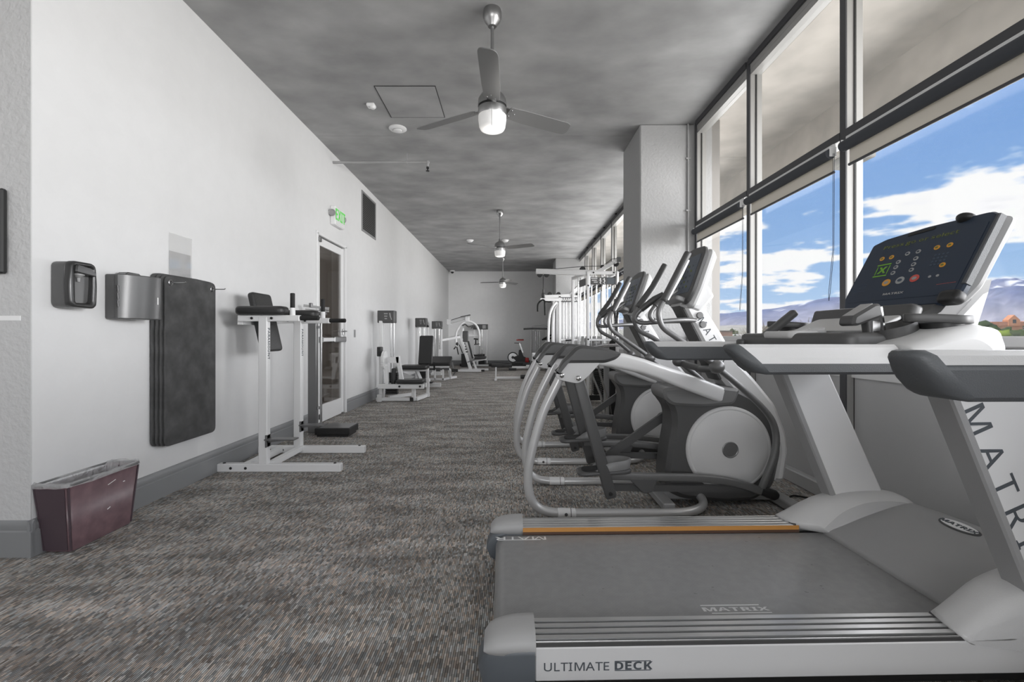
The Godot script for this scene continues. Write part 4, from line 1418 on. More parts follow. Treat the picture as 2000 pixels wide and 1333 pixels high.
# ------------------------------------------------------------------ treadmills
func build_treadmills() -> void:
	# local x runs from the rear roller to the front, y up, z across (towards the viewer)
	var o := thing("treadmill", "big silver treadmill in the foreground with belt, deck and lit console", "treadmill", W(-0.1, 0, 1.752), deg_to_rad(1.3), "treadmills")
	part("chassis", MB.new().box(Vector3(1.05, 0.085, 0), Vector3(1.85, 0.07, 0.82), 0.01), M["black plastic"], o)
	for x in [0.25, 1.80]:
		for s in [-1, 1]:
			part("levelling_foot", MB.new().cyl(Vector3(x, 0.0, s * 0.33), Vector3(x, 0.055, s * 0.33), 0.03, 14, 0.004), M["black rubber"], o)
	for s in [-1, 1]:
		var sp := part("side_panel", MB.new().box(Vector3(1.06, 0.160, s * 0.448), Vector3(1.81, 0.098, 0.016), 0.004), M["silver paint"], o)
		if s == 1:
			lettering("ULTIMATE", 0.0225, Transform3D(Basis(), Vector3(0.274, 0.153, 0.4565)), M["print grey"], sp, false, 1.36)
			lettering("DECK", 0.0225, Transform3D(Basis(), Vector3(0.436, 0.154, 0.4565)), M["print grey"], sp, true, 1.42)
			var ln := MB.new().box(Vector3(0.436, 0.141, 0.4565), Vector3(0.104, 0.0018, 0.001)).box(Vector3(0.436, 0.1675, 0.4565), Vector3(0.104, 0.0018, 0.001))
			part("logo_line", ln, M["print grey"], sp)
		# ribbed aluminium foot rail
		var pr := PackedVector2Array([Vector2(0.335, 0.198), Vector2(0.335, 0.219)])
		for k in 4:
			var z0 := 0.335 + 0.027 * k
			pr.append_array([Vector2(z0 + 0.002, 0.221), Vector2(z0 + 0.0185, 0.221), Vector2(z0 + 0.0205, 0.205), Vector2(z0 + 0.0265, 0.205), Vector2(z0 + 0.0275, 0.219)])
		pr.append_array([Vector2(0.447, 0.220), Vector2(0.450, 0.216), Vector2(0.450, 0.207), Vector2(0.44, 0.198)])
		var q := PackedVector2Array()
		for p in pr:
			q.append(Vector2(-s * p.x, p.y))
		part("foot_rail", MB.new().prism(q, 0.155, 1.44, 0, Transform3D(Basis(Vector3.FORWARD, Vector3.UP, Vector3.RIGHT), Vector3.ZERO), 20.0), M["rail aluminium"], o)
		part("rail_skirt", MB.new().box(Vector3(0.80, 0.2115, s * 0.4505), Vector3(1.29, 0.014, 0.005)), M["rail dark"], o)
		part("deck_edge", MB.new().box(Vector3(0.80, 0.2095 - (0.006 if s == 1 else 0.0), s * 0.3335), Vector3(1.285, 0.0185 if s == -1 else 0.008, 0.004)), M["orange deck"], o, "orange deck edge beside the belt")
		part("deck_dark_strip", MB.new().box(Vector3(0.80, 0.194, s * 0.3325), Vector3(1.285, 0.0125, 0.004)), M["deck brown"], o)  # dark brown strip below the orange deck edge
		# rear end cap
		var cap := MB.new()
		var cr := []
		for i in 11:
			var t := float(i) / 10.0
			var x := 0.155 - 0.165 * t
			var sh := sqrt(maxf(1.0 - pow(t, 3.2), 0.0))
			var y1 := lerpf(0.13, 0.212, sh)
			var y0 := lerpf(0.13, 0.045, sh)
			var w := lerpf(0.075, 0.132, sqrt(maxf(1.0 - pow(t, 3.0), 0.0)))
			var ring := PackedVector3Array()
			for p in MB.rrect(w, y1 - y0, 0.02, 4):
				ring.append(Vector3(x, (y0 + y1) / 2 + p.y, s * (0.400 - (0.132 - w) * 0.5) + p.x))
			cr.append(ring)
		cap.rings(cr)
		var ec := part("end_cap", cap, M["slate plastic"], o)
		cr = []
		for i in 10:
			var t := float(i) / 9.0
			var x := 0.158 - 0.150 * t
			var sh := sqrt(maxf(1.0 - pow(t, 2.6), 0.0))
			var y1 := lerpf(0.200, 0.248, sh)
			var w := lerpf(0.09, 0.130, sqrt(maxf(1.0 - pow(t, 3.0), 0.0)))
			var ring := PackedVector3Array()
			for p in [Vector2(-0.5, 0.0), Vector2(0.5, 0.0), Vector2(0.5, 0.45), Vector2(0.44, 0.75), Vector2(0.30, 0.95), Vector2(0.1, 1.0), Vector2(-0.2, 1.0), Vector2(-0.38, 0.95), Vector2(-0.47, 0.75), Vector2(-0.5, 0.45)]:
				ring.append(Vector3(x, 0.19 + (y1 - 0.19) * p.y, s * (0.398 + p.x * w)))
			cr.append(ring)
		part("cap_cover", MB.new().rings(cr), M["cap grey"], ec, "lighter grey top of the end cap")
	# the belt goes round the rear roller
	var bp := PackedVector2Array([Vector2(1.62, 0.187), Vector2(0.085, 0.187)])
	for k in range(1, 12):
		var t := PI / 2 + PI * k / 12.0
		bp.append(Vector2(0.085 + 0.052 * cos(t), 0.135 + 0.052 * sin(t)))
	bp.append_array([Vector2(0.085, 0.083), Vector2(1.62, 0.122)])
	var bt := part("running_belt", MB.new().prism(bp, -0.329, 0.329, 0.002, Transform3D(), 30.0), M["belt rubber"], o)
	var fl := Basis(Vector3.RIGHT, Vector3.FORWARD, Vector3.UP)
	lettering("MATRIX", 0.021, Transform3D(fl, Vector3(0.84, 0.1865, 0.250)), M["belt print"], bt, true, 2.1)
	var bl := MB.new()
	bl.box(Vector3(0.832, 0.1875, 0.228), Vector3(0.20, 0.001, 0.003)).box(Vector3(0.852, 0.1875, 0.272), Vector3(0.20, 0.001, 0.003))
	part("belt_line", bl, M["print white"], bt)
	lettering("MATR", 0.030, Transform3D(Basis(Vector3.LEFT, Vector3.BACK, Vector3.UP), Vector3(0.150, 0.1865, -0.300)), M["print white"], bt, false, 2.2)
	part("belt_line", MB.new().box(Vector3(0.155, 0.1875, -0.283), Vector3(0.16, 0.001, 0.003)), M["print white"], bt)
	# motor hood: a rounded centre between two higher shoulders
	var hp := [Vector2(1.545, 0.192), Vector2(1.555, 0.212), Vector2(1.62, 0.238), Vector2(1.70, 0.270), Vector2(1.78, 0.298), Vector2(1.86, 0.322), Vector2(1.92, 0.334), Vector2(1.965, 0.322), Vector2(1.99, 0.27), Vector2(2.0, 0.20), Vector2(2.0, 0.07)]
	hp = MB.curve(hp, 3)
	var rs := []
	for i in 13:
		var z := lerpf(-0.315, 0.315, i / 12.0)
		var k := 1.0 + 0.05 * (1.0 - pow(absf(z) / 0.315, 2.0))
		var ring := PackedVector3Array()
		for p in hp:
			ring.append(Vector3(p.x + 0.05 * (p.x - 1.545) * (1.0 - pow(absf(z) / 0.315, 2.0)), 0.19 + (p.y - 0.19) * (k if p.y > 0.19 else 1.0), z))
		ring.append(Vector3(1.60, 0.07, z))
		ring.append(Vector3(1.545, 0.188, z))
		rs.append(ring)
	var hood := part("motor_hood", MB.new().rings(rs), M["grey plastic"], o)
	for s in [-1, 1]:
		rs = []
		for q in [[0.285, 0.115, 0.012], [0.300, 0.10, 0.022], [0.318, 0.05, 0.030], [0.345, 0.0, 0.034], [0.385, -0.01, 0.034], [0.425, -0.015, 0.026], [0.448, -0.015, 0.010], [0.458, -0.01, -0.02], [0.461, 0.0, -0.075]]:
			var sp := MB.curve([Vector2(1.415 + q[1], 0.222), Vector2(1.47 + q[1] * 0.8, 0.248), Vector2(1.56 + q[1] * 0.55, 0.290), Vector2(1.67 + q[1] * 0.3, 0.322), Vector2(1.78, 0.332), Vector2(1.88, 0.330), Vector2(1.95, 0.312), Vector2(1.985, 0.27), Vector2(1.995, 0.20)], 3)
			var ring := PackedVector3Array()
			for p in sp:
				ring.append(Vector3(p.x, maxf(p.y + q[2] * clampf((p.y - 0.205) / 0.08, 0.0, 1.0), 0.212), s * q[0]))
			ring.append(Vector3(1.995, 0.115, s * q[0]))
			ring.append(Vector3(1.44 + q[1], 0.20, s * q[0]))
			rs.append(ring)
		part("hood_shoulder", MB.new().rings(rs), M["arm light"], o)
		part("shoulder_lip", MB.new().box(Vector3(1.425, 0.214, s * 0.395), Vector3(0.02, 0.024, 0.12), 0.004), M["dark grey plastic"], o)
	var tilt := Basis(Vector3.BACK, 0.26)
	var bad := part("badge", MB.new().prism(MB.ellipse(0.030, 0.082, 36), 0, 0.008, 0.003, Transform3D(tilt * Basis(Vector3.RIGHT, Vector3.FORWARD, Vector3.UP), Vector3(1.895, 0.331, -0.03))), M["dark grey plastic"], hood)
	part("badge_face", MB.new().prism(MB.ellipse(0.024, 0.074, 36), 0.0075, 0.0095, 0, Transform3D(tilt * Basis(Vector3.RIGHT, Vector3.FORWARD, Vector3.UP), Vector3(1.895, 0.331, -0.03))), M["print white"], o, "white oval badge face")
	lettering("MATRIX", 0.017, Transform3D(tilt * Basis(Vector3.BACK, Vector3.RIGHT, Vector3.UP), Vector3(1.8895, 0.3405, -0.03)), M["print grey"], o, true, 1.7)
	# uprights lean back towards the runner
	for s in [-1, 1]:
		var up := PackedVector2Array([Vector2(1.665, 0.24), Vector2(1.925, 0.24), Vector2(1.90, 0.30), Vector2(1.585, 0.99), Vector2(1.36, 0.99)])
		var z0: float = 0.366 if s == 1 else -0.440
		part("upright", MB.new().prism(up, z0, z0 + 0.074, 0.010), M["silver light"], o)
		var tr := PackedVector2Array([Vector2(1.652, 0.26), Vector2(1.680, 0.26), Vector2(1.385, 0.99), Vector2(1.350, 0.99)])
		part("upright_edge", MB.new().prism(tr, z0 - 0.002, z0 + 0.078, 0.006), M["grey plastic"], o)
		if s == 1:
			var d := Vector3(0.395, -0.919, 0).normalized()
			lettering("MATRIX", 0.068, Transform3D(Basis(d, Vector3(-d.y, d.x, 0), Vector3.BACK), Vector3(1.552, 0.642, 0.4405)), M["print grey"], o, false, 1.24, "lettering", " ")
		# hand rail: light cover over a dark body with a blunt dark nose
		var body := [Vector2(-0.040, 0.0), Vector2(0.036, 0.0), Vector2(0.046, 0.008), Vector2(0.046, 0.032), Vector2(0.020, 0.060), Vector2(-0.044, 0.063), Vector2(-0.047, 0.055), Vector2(-0.047, 0.008)]
		var cov := [Vector2(-0.0475, 0.0635), Vector2(0.019, 0.0605), Vector2(0.047, 0.0325), Vector2(0.040, 0.050), Vector2(0.022, 0.079), Vector2(0.010, 0.088), Vector2(-0.034, 0.088), Vector2(-0.0475, 0.080)]
		var nose := [Vector2(-0.040, 0.0), Vector2(0.036, 0.0), Vector2(0.046, 0.008), Vector2(0.047, 0.033), Vector2(0.040, 0.052), Vector2(0.022, 0.080), Vector2(0.010, 0.089), Vector2(-0.034, 0.089), Vector2(-0.048, 0.080), Vector2(-0.048, 0.008)]
		var mk := func(sec: Array, st: Array) -> Array:
			var out := []
			for q in st:
				var ring := PackedVector3Array()
				for p in sec:
					var y: float = 0.044 + (p.y - 0.044) * q[1]
					ring.append(Vector3(q[0] + q[2] * (0.088 - y) + q[3] * maxf(0.0, -p.x), 0.987 + y, s * (0.402 + p.x * q[1])))
				out.append(ring)
			return out
		part("rail_body", MB.new().rings(mk.call(body, [[0.765, 1.0, 0.9, 0.0], [0.87, 1.0, 0.4, 0.0], [1.0, 1.0, 0.0, 0.0], [1.24, 1.0, 0.0, 0.0], [1.56, 1.0, 0.0, 0.0]]), 0), M["arm dark"], o)
		part("rail_cover", MB.new().rings(mk.call(cov, [[0.765, 1.0, 0.9, 0.0], [0.87, 1.0, 0.4, 0.0], [1.0, 1.0, 0.0, 0.0], [1.24, 1.0, 0.0, 0.0]]), 0), M["arm light"] if s == 1 else M["arm light"], o)
		part("rail_nose", MB.new().rings(mk.call(nose, [[0.722, 0.30, 0.9, 0.0], [0.725, 0.62, 0.9, 0.0], [0.733, 0.84, 0.9, 0.0], [0.744, 0.95, 0.9, 0.0], [0.756, 1.0, 0.9, 0.0], [0.767, 1.0, 0.9, 0.0]])), M["arm dark"], o)
	console(o)
	var b := dup(o, W(-0.045, 0, 0.40), deg_to_rad(1.3), "near treadmill of which only one dark hand rail enters at the right edge")
	b.name = "treadmill_001"

func console(o: Node3D) -> void:
	# pale body under the display, rounded off at both sides
	var rs := []
	for q in [[-0.462, 0.55, 0.06], [-0.455, 0.80, 0.03], [-0.43, 0.95, 0.01], [-0.38, 1.0, 0.0], [-0.30, 1.0, 0.0], [0.30, 1.0, 0.0], [0.38, 1.0, 0.0], [0.43, 0.95, 0.01], [0.455, 0.80, 0.03], [0.462, 0.55, 0.06]]:
		var mid: float = clampf(1.0 - absf(q[0]) / 0.40, 0.0, 1.0)
		var fx := 1.555 + 0.19 * smoothstep(0.0, 0.35, mid)
		var sp := MB.curve([Vector2(1.245, 1.072), Vector2(1.32, 1.100), Vector2(1.40, 1.128), Vector2(1.47, 1.140), Vector2(fx - 0.045, 1.128), Vector2(fx - 0.005, 1.085), Vector2(fx, 1.04), Vector2(fx - 0.03, 1.0)], 4)
		var ring := PackedVector3Array()
		for p in sp:
			ring.append(Vector3(p.x - q[2] * clampf((p.x - 1.3) * 4.0, 0.0, 1.0), 1.03 + (p.y - 1.03) * q[1], q[0]))
		ring.append(Vector3(1.245, 1.0, q[0]))
		rs.append(ring)
	var base := part("console_body", MB.new().rings(rs), M["console silver"], o)
	# dark dash between the grips, with its small controls
	part("dash", MB.new().rbox(Vector3(1.30, 1.075, 0), Vector3(0.30, 0.075, 0.66), 0.05, 0.02), M["dark grey plastic"], o)
	var sl := Basis(Vector3.BACK, 0.42)
	part("reading_tray", MB.new().rbox(Vector3(1.38, 1.142, 0.015), Vector3(0.13, 0.012, 0.42), 0.02, 0.004, sl), M["arm light"], o)
	part("tray_back", MB.new().rbox(Vector3(1.47, 1.172, -0.01), Vector3(0.05, 0.075, 0.50), 0.02, 0.012, Basis(Vector3.BACK, -0.3)), M["dark grey plastic"], o)
	part("control_pod", MB.new().rbox(Vector3(1.20, 1.105, -0.02), Vector3(0.12, 0.03, 0.20), 0.03, 0.012), M["arm light"], o)
	for z in [-0.075, 0.01]:
		part("toggle_key", MB.new().rbox(Vector3(1.285, 1.118, z), Vector3(0.045, 0.022, 0.06), 0.012, 0.006, Basis(Vector3.BACK, 0.3)), M["arm light"], o)
	part("bottle_recess", MB.new().lathe([Vector2(0.0, -0.012), Vector2(0.05, -0.006), Vector2(0.062, 0.012), Vector2(0.066, 0.014), Vector2(0.066, -0.02), Vector2(0.0, -0.02)], 28, Transform3D(Basis(Vector3.BACK, 0.30) * Basis.from_scale(Vector3(1.0, 1.0, 0.9)), Vector3(1.335, 1.122, 0.30))), M["dark grey plastic"], o)
	for s in [-1, 1]:
		var ring := []
		for k in 28:
			var t := TAU * k / 28.0
			ring.append(Vector3(1.435 + 0.066 * cos(t) - (0.05 * pow(maxf(0.0, -cos(t)), 3.0)), 1.150 + 0.018 * maxf(0.0, -cos(t)) * 0.4, s * 0.365 + 0.062 * sin(t) * (1.0 - 0.35 * maxf(0.0, -cos(t)))))
		part("cup_holder", MB.new().sweep(ring, MB.rrect(0.012, 0.026, 0.004, 2), true, Vector3.UP, [], true), M["dark grey plastic"], o)
		part("cup_well", MB.new().cyl(Vector3(1.435, 1.112, s * 0.365), Vector3(1.435, 1.140, s * 0.365), 0.056, 24), M["black plastic"], o)
	# far grip: a raked bar; near grip: a T-shaped paddle with a pulse plate
	var g := part("pulse_grip", MB.new().sweep([Vector3(1.215, 1.065, -0.29), Vector3(1.27, 1.11, -0.29), Vector3(1.39, 1.205, -0.29)], MB.rrect(0.042, 0.034, 0.014, 4), true, Vector3.UP).rbox(Vector3(1.19, 1.072, -0.29), Vector3(0.12, 0.03, 0.05), 0.02, 0.01), M["dark grey plastic"], o)
	part("grip_cap", MB.new().box(Vector3(1.393, 1.208, -0.29), Vector3(0.008, 0.026, 0.034), 0.003, Basis(Vector3.BACK, 0.67)), M["grey plastic"], g)
	var st := MB.new()
	st.sweep([Vector3(1.285, 1.06, 0.285), Vector3(1.278, 1.12, 0.285), Vector3(1.268, 1.188, 0.285)], MB.rrect(0.035, 0.052, 0.01, 4), true, Vector3.RIGHT, [1.2, 1.0, 1.0])
	st.prism(MB.soften(PackedVector2Array([Vector2(1.19, 1.138), Vector2(1.205, 1.132), Vector2(1.295, 1.165), Vector2(1.285, 1.205), Vector2(1.265, 1.206), Vector2(1.195, 1.165)]), 0.010), 0.245, 0.315, 0.008)
	g = part("pulse_grip", st, M["dark grey plastic"], o)
	part("pulse_plate", MB.new().box(Vector3(1.276, 1.125, 0.303), Vector3(0.026, 0.05, 0.004), 0.001), M["steel"], g)
	part("pulse_plate", MB.new().bar(Vector3(1.31, 1.06, 0.305), Vector3(1.290, 1.195, 0.305), 0.006, 0.006), M["chrome"], g)
	part("grip_top", MB.new().box(Vector3(1.232, 1.1855, 0.28), Vector3(0.075, 0.004, 0.05), 0.001, Basis(Vector3.BACK, 0.56)), M["cap grey"], g)
	# neck and display
	var org := Vector3(1.585, 1.222, 0.005)
	var vv := Vector3(0.447, 0.894, 0).normalized()
	var nn := Vector3(-0.894, 0.447, 0).normalized()
	var uu := Vector3.BACK
	var xf := Transform3D(Basis(uu, vv * 0.84, nn), org + vv * 0.048)
	part("neck", MB.new().prism(PackedVector2Array([Vector2(1.47, 1.12), Vector2(1.67, 1.10), Vector2(1.72, 1.28), Vector2(1.66, 1.31), Vector2(1.565, 1.20), Vector2(1.50, 1.165)]), -0.20, 0.215, 0.02), M["dark grey plastic"], o)
	var nk := PackedVector2Array([Vector2(1.545, 1.11), Vector2(1.71, 1.08), Vector2(1.78, 1.30), Vector2(1.70, 1.27)])
	part("neck_shell", MB.new().prism(nk, -0.20, 0.225, 0.03), M["arm light"], o)
	var back := MB.soften(PackedVector2Array([Vector2(-0.235, -0.045), Vector2(0.235, -0.045), Vector2(0.268, 0.03), Vector2(0.276, 0.33), Vector2(0.24, 0.35), Vector2(-0.22, 0.345), Vector2(-0.262, 0.31)]), 0.02)
	part("display_shell", MB.new().prism(back, -0.066, -0.018, 0.018, xf), M["cap grey"], o)
	var pan := MB.soften(PackedVector2Array([Vector2(-0.232, -0.072), Vector2(0.20, -0.075), Vector2(0.262, -0.06), Vector2(0.268, 0.0), Vector2(0.272, 0.32), Vector2(0.235, 0.348), Vector2(0.0, 0.352), Vector2(-0.185, 0.338), Vector2(-0.248, 0.315), Vector2(-0.262, 0.0), Vector2(-0.255, -0.02)]), 0.014)
	var disp := part("display_frame", MB.new().prism(pan, -0.02, 0.006, 0.006, xf), M["screen navy"], o)
	part("side_strip", MB.new().prism(PackedVector2Array([Vector2(0.255, 0.01), Vector2(0.272, 0.01), Vector2(0.276, 0.32), Vector2(0.262, 0.325)]), -0.015, 0.012, 0.003, xf), M["arm dark"], disp)
	var scr := MB.soften(PackedVector2Array([Vector2(-0.235, -0.03), Vector2(0.24, -0.032), Vector2(0.245, 0.30), Vector2(-0.235, 0.30)]), 0.012)
	var sc := part("screen", MB.new().prism(scr, 0.005, 0.0075, 0, xf), M["screen navy"], o)
	part("bottom_lug", MB.new().rbox(xf * Vector3(0.235, -0.045, 0.0), Vector3(0.075, 0.045, 0.05), 0.02, 0.016, Basis(uu, nn, -vv)), M["black plastic"], disp)
	part("fan_hump", MB.new().ball(xf * Vector3(0.145, 0.345, 0.0), Vector3(0.030, 0.022, 0.030), 18, 10, xf.basis), M["black plastic"], disp)
	part("air_slot", MB.new().prism(MB.soften(PackedVector2Array([Vector2(-0.076, 0.318), Vector2(0.040, 0.322), Vector2(0.040, 0.338), Vector2(-0.074, 0.334)]), 0.006), 0.004, 0.0085, 0.001, xf), M["gasket"], disp)
	# print and keys on the screen
	var at := func(u: float, v: float, w := 0.0077) -> Transform3D:
		return xf * Transform3D(Basis(), Vector3(u, v, w))
	lettering("Press go or select", 0.017, at.call(-0.012, 0.278), M["led olive"], sc, false, 1.75)
	lettering("MATRIX", 0.0105, at.call(-0.010, 0.0), M["print pale"], sc, true, 1.75)
	var key := func(u: float, v: float, r: float, m: String, inside: String) -> void:
		var k := part("key", MB.new().prism(MB.ellipse(r, r, 20, Vector2(u, v)), 0.007, 0.0095, 0.0008, xf), M[m], o)
		part("key_mark", MB.new().prism(MB.ellipse(r * 0.55, r * 0.42, 14, Vector2(u, v)), 0.009, 0.0101, 0, xf), M[inside], k)
	for q in [[-0.152, 0.213], [-0.105, 0.212], [0.091, 0.215], [0.140, 0.215], [0.149, 0.117]]:
		key.call(q[0], q[1], 0.0115, "button orange", "led olive")
	for q in [[-0.031, 0.214], [0.016, 0.214], [-0.057, 0.175], [0.020, 0.177], [-0.057, 0.147], [0.023, 0.146], [-0.057, 0.116], [0.025, 0.117]]:
		key.call(q[0], q[1], 0.0105, "print pale", "screen navy")
	key.call(-0.067, 0.065, 0.019, "button orange", "print pale")
	key.call(-0.005, 0.068, 0.019, "print pale", "screen blue")
	key.call(0.058, 0.068, 0.019, "button red", "print pale")
	for r in 4:
		for c in 4:
			var u := 0.101 + 0.0155 * c
			var v := 0.125 + 0.0165 * r
			part("keypad_key", MB.new().prism(MB.ellipse(0.0052, 0.0048, 10, Vector2(u, v)), 0.007, 0.0090, 0.0006, xf), M["screen blue"], o)
	var gb := MB.new()
	gb.prism(PackedVector2Array([Vector2(-0.157, 0.171), Vector2(-0.090, 0.171), Vector2(-0.090, 0.177), Vector2(-0.157, 0.177)]), 0.007, 0.0088, 0, xf)
	gb.prism(PackedVector2Array([Vector2(-0.155, 0.107), Vector2(-0.088, 0.107), Vector2(-0.088, 0.113), Vector2(-0.155, 0.113)]), 0.007, 0.0088, 0, xf)
	part("green_emblem", gb, M["button green"], o)
	lettering("X", 0.036, at.call(-0.121, 0.142), M["button green"], o, true, 1.3)
	part("emblem_box", MB.new().prism(PackedVector2Array([Vector2(-0.152, 0.118), Vector2(-0.149, 0.118), Vector2(-0.149, 0.166), Vector2(-0.152, 0.166)]), 0.007, 0.0084, 0, xf).prism(PackedVector2Array([Vector2(-0.093, 0.118), Vector2(-0.090, 0.118), Vector2(-0.090, 0.166), Vector2(-0.093, 0.166)]), 0.007, 0.0084, 0, xf), M["button green"], o)
	part("print_line", MB.new().prism(PackedVector2Array([Vector2(0.163, 0.020), Vector2(0.232, 0.022), Vector2(0.232, 0.0232), Vector2(0.163, 0.0212)]), 0.007, 0.008, 0, xf), M["button red"], o)
	for k in 5:
		part("print_line", MB.new().prism(PackedVector2Array([Vector2(-0.225, 0.032 + 0.009 * k), Vector2(-0.165, 0.032 + 0.009 * k), Vector2(-0.165, 0.0345 + 0.009 * k), Vector2(-0.225, 0.0345 + 0.009 * k)]), 0.007, 0.008, 0, xf), M["screen blue"], o)
	for q in [[0.120, 0.066], [0.150, 0.066]]:
		part("key", MB.new().prism(MB.ellipse(0.006, 0.006, 10, Vector2(q[0], q[1])), 0.007, 0.0085, 0, xf), M["print pale"], o)
	if base:
		part("seam", MB.new().tube([Vector3(1.243, 1.060, 0.449), Vector3(1.243, 1.04, 0.459), Vector3(1.243, 0.99, 0.455)], 0.0016, 5), M["gasket"], base)

# ------------------------------------------------------------------ ellipticals
func build_ellipticals() -> void:
	# local x from the rear tube to the front, y up, z across (towards the viewer)
	var o := thing("elliptical_trainer", "nearest silver elliptical trainer, right behind the big treadmill", "elliptical", W(0.07, 0, 3.06), 0.0, "elliptical trainers")
	for s in [1, -1]:
		var z: float = 0.305 * s
		var tp := [Vector3(0.245, 0.90, z), Vector3(0.209, 0.827, z), Vector3(0.116, 0.632, z), Vector3(0.051, 0.409, z), Vector3(0.026, 0.242, z), Vector3(0.042, 0.125, z), Vector3(0.098, 0.056, z), Vector3(0.20, 0.030, z), Vector3(0.38, 0.028, z), Vector3(0.66, 0.028, z), Vector3(0.92, 0.030, z), Vector3(1.05, 0.034, z * 0.90), Vector3(1.13, 0.042, z * 0.66), Vector3(1.15, 0.060, z * 0.36), Vector3(1.12, 0.075, z * 0.10)]
		part("rear_tube", MB.new().tube(MB.curve(tp, 4), 0.027, 14), M["tube silver"], o)
		var kn := part("tube_collar", MB.new().cyl(Vector3(0.205, 0.030, z), Vector3(0.315, 0.028, z), 0.0295, 16, 0.003), M["silver light"], o)
		part("collar_pin", MB.new().cyl(Vector3(0.255, 0.03, z + 0.026 * s), Vector3(0.255, 0.03, z + 0.033 * s), 0.010, 10, 0.002), M["dark grey plastic"], kn)
		part("collar_joint", MB.new().lathe([Vector2(0.028, -0.002), Vector2(0.0305, -0.002), Vector2(0.0305, 0.002), Vector2(0.028, 0.002), Vector2(0.028, -0.002)], 16, Transform3D(Basis(Vector3.UP, Vector3.RIGHT, Vector3.FORWARD), Vector3(0.285, 0.029, z))), M["mid grey metal"], kn)
		# joint plate with two domed bolts under a dark cap
		var pl := MB.soften(PackedVector2Array([Vector2(0.190, 0.862), Vector2(0.208, 0.905), Vector2(0.251, 0.944), Vector2(0.462, 0.944), Vector2(0.389, 0.862), Vector2(0.346, 0.825), Vector2(0.314, 0.816), Vector2(0.208, 0.838)]), 0.018)
		part("joint_plate", MB.new().prism(pl, minf(z, z + 0.032 * s), maxf(z, z + 0.032 * s), 0.003), M["arm light"], o)
		for q in [Vector2(0.228, 0.866), Vector2(0.327, 0.848)]:
			part("bolt", MB.new().ball(Vector3(q.x, q.y, z + 0.033 * s), Vector3(0.017, 0.017, 0.011), 14, 8).cyl(Vector3(q.x, q.y, z + 0.03 * s), Vector3(q.x, q.y, z + 0.036 * s), 0.019, 16), M["chrome"], o)
		var cp := MB.soften(PackedVector2Array([Vector2(0.190, 0.866), Vector2(0.236, 0.955), Vector2(0.305, 1.030), Vector2(0.340, 1.046), Vector2(0.48, 1.032), Vector2(0.588, 0.998), Vector2(0.555, 0.962), Vector2(0.49, 0.940), Vector2(0.258, 0.938), Vector2(0.224, 0.892)]), 0.02)
		part("joint_cap", MB.new().prism(cp, z - 0.050, z + 0.050, 0.018), M["dark grey plastic"], o)
		# side arm from the cap to the front mast
		var rs := []
		for q in [[0.44, 0.955, 0.030, 1.0], [0.53, 0.955, 0.040, 1.0], [0.595, 0.949, 0.047, 0.98], [0.72, 0.918, 0.044, 0.93], [0.83, 0.882, 0.043, 0.86], [0.96, 0.835, 0.048, 0.74], [1.10, 0.786, 0.050, 0.60], [1.22, 0.742, 0.050, 0.46], [1.33, 0.700, 0.048, 0.34]]:
			var ring := PackedVector3Array()
			for p in MB.rrect(0.052, q[2] * 2.0, 0.022, 4):
				ring.append(Vector3(q[0] + p.y * 0.25, q[1] + p.y, z * q[3] + p.x))
			rs.append(ring)
		part("side_arm", MB.new().rings(rs), M["silver paint"], o)
		# swinging link and pedal gear
		var ph := 1.0 if s == 1 else 0.0
		var a := Vector3(0.335, 0.835, z * 0.92)
		var b := Vector3(0.537, 0.112, z * 0.92) if s == 1 else Vector3(0.515, 0.17, z * 0.92)
		part("swing_link", MB.new().sweep([a, a.lerp(b, 0.02), a.lerp(b, 0.98), b], MB.rrect(0.070, 0.034, 0.010, 3), true, Vector3.BACK, [0.85, 1.0, 1.0, 0.8]), M["dark grey plastic"], o)
		part("link_pin", MB.new().cyl(b + Vector3(-0.008, 0.03, 0.0), b + Vector3(-0.008, 0.03, 0.026 * s), 0.012, 12, 0.003), M["black plastic"], o)
		var dy := 0.0 if s == 1 else 0.10
		var dx := 0.0 if s == 1 else -0.03
		var zi: float = z * 0.74
		var arm := [Vector3(0.485 + dx, 0.232 + dy, zi), Vector3(0.79, 0.224 + dy, zi), Vector3(1.02, 0.220 + dy * 0.8, zi), Vector3(1.21, 0.205 + dy * 0.5, zi), Vector3(1.34, 0.180 + dy * 0.3, zi), Vector3(1.50, 0.130 + dy * 0.2, zi)]
		part("pedal_arm", MB.new().sweep(MB.curve(arm, 3), MB.rrect(0.036, 0.048, 0.010, 3), true, Vector3.UP), M["mid grey metal"], o)
		part("arm_tip", MB.new().sweep([Vector3(1.48, 0.137 + dy * 0.2, zi), Vector3(1.52, 0.124 + dy * 0.2, zi), Vector3(1.565, 0.110 + dy * 0.2, zi), Vector3(1.585, 0.104 + dy * 0.2, zi)], MB.rrect(0.056, 0.062, 0.02, 3), true, Vector3.UP, [0.85, 1.0, 1.0, 0.55]), M["black plastic"], o)
		part("lower_bar", MB.new().bar(Vector3(0.52, 0.150 + dy, zi - 0.03 * s), Vector3(1.42, 0.140 + dy, zi - 0.03 * s), 0.030, 0.040), M["dark grey plastic"], o)
		var br := MB.soften(PackedVector2Array([Vector2(0.655 + dx, 0.215 + dy), Vector2(0.83 + dx, 0.215 + dy), Vector2(0.80 + dx, 0.135 + dy), Vector2(0.745 + dx, 0.125 + dy)]), 0.012)
		part("arm_bracket", MB.new().prism(br, zi - 0.022, zi + 0.022, 0.003), M["dark grey plastic"], o)
		# pedal with a raised toe cup
		var pc := Vector3(0.50 + dx * 2.0, 0.262 + dy, zi - 0.005 * s)
		var pt := Basis(Vector3.BACK, 0.06)
		var pd := part("pedal", MB.new().rbox(pc, Vector3(0.335, 0.026, 0.150), 0.05, 0.010, pt), M["dark grey plastic"], o)
		var cup := []
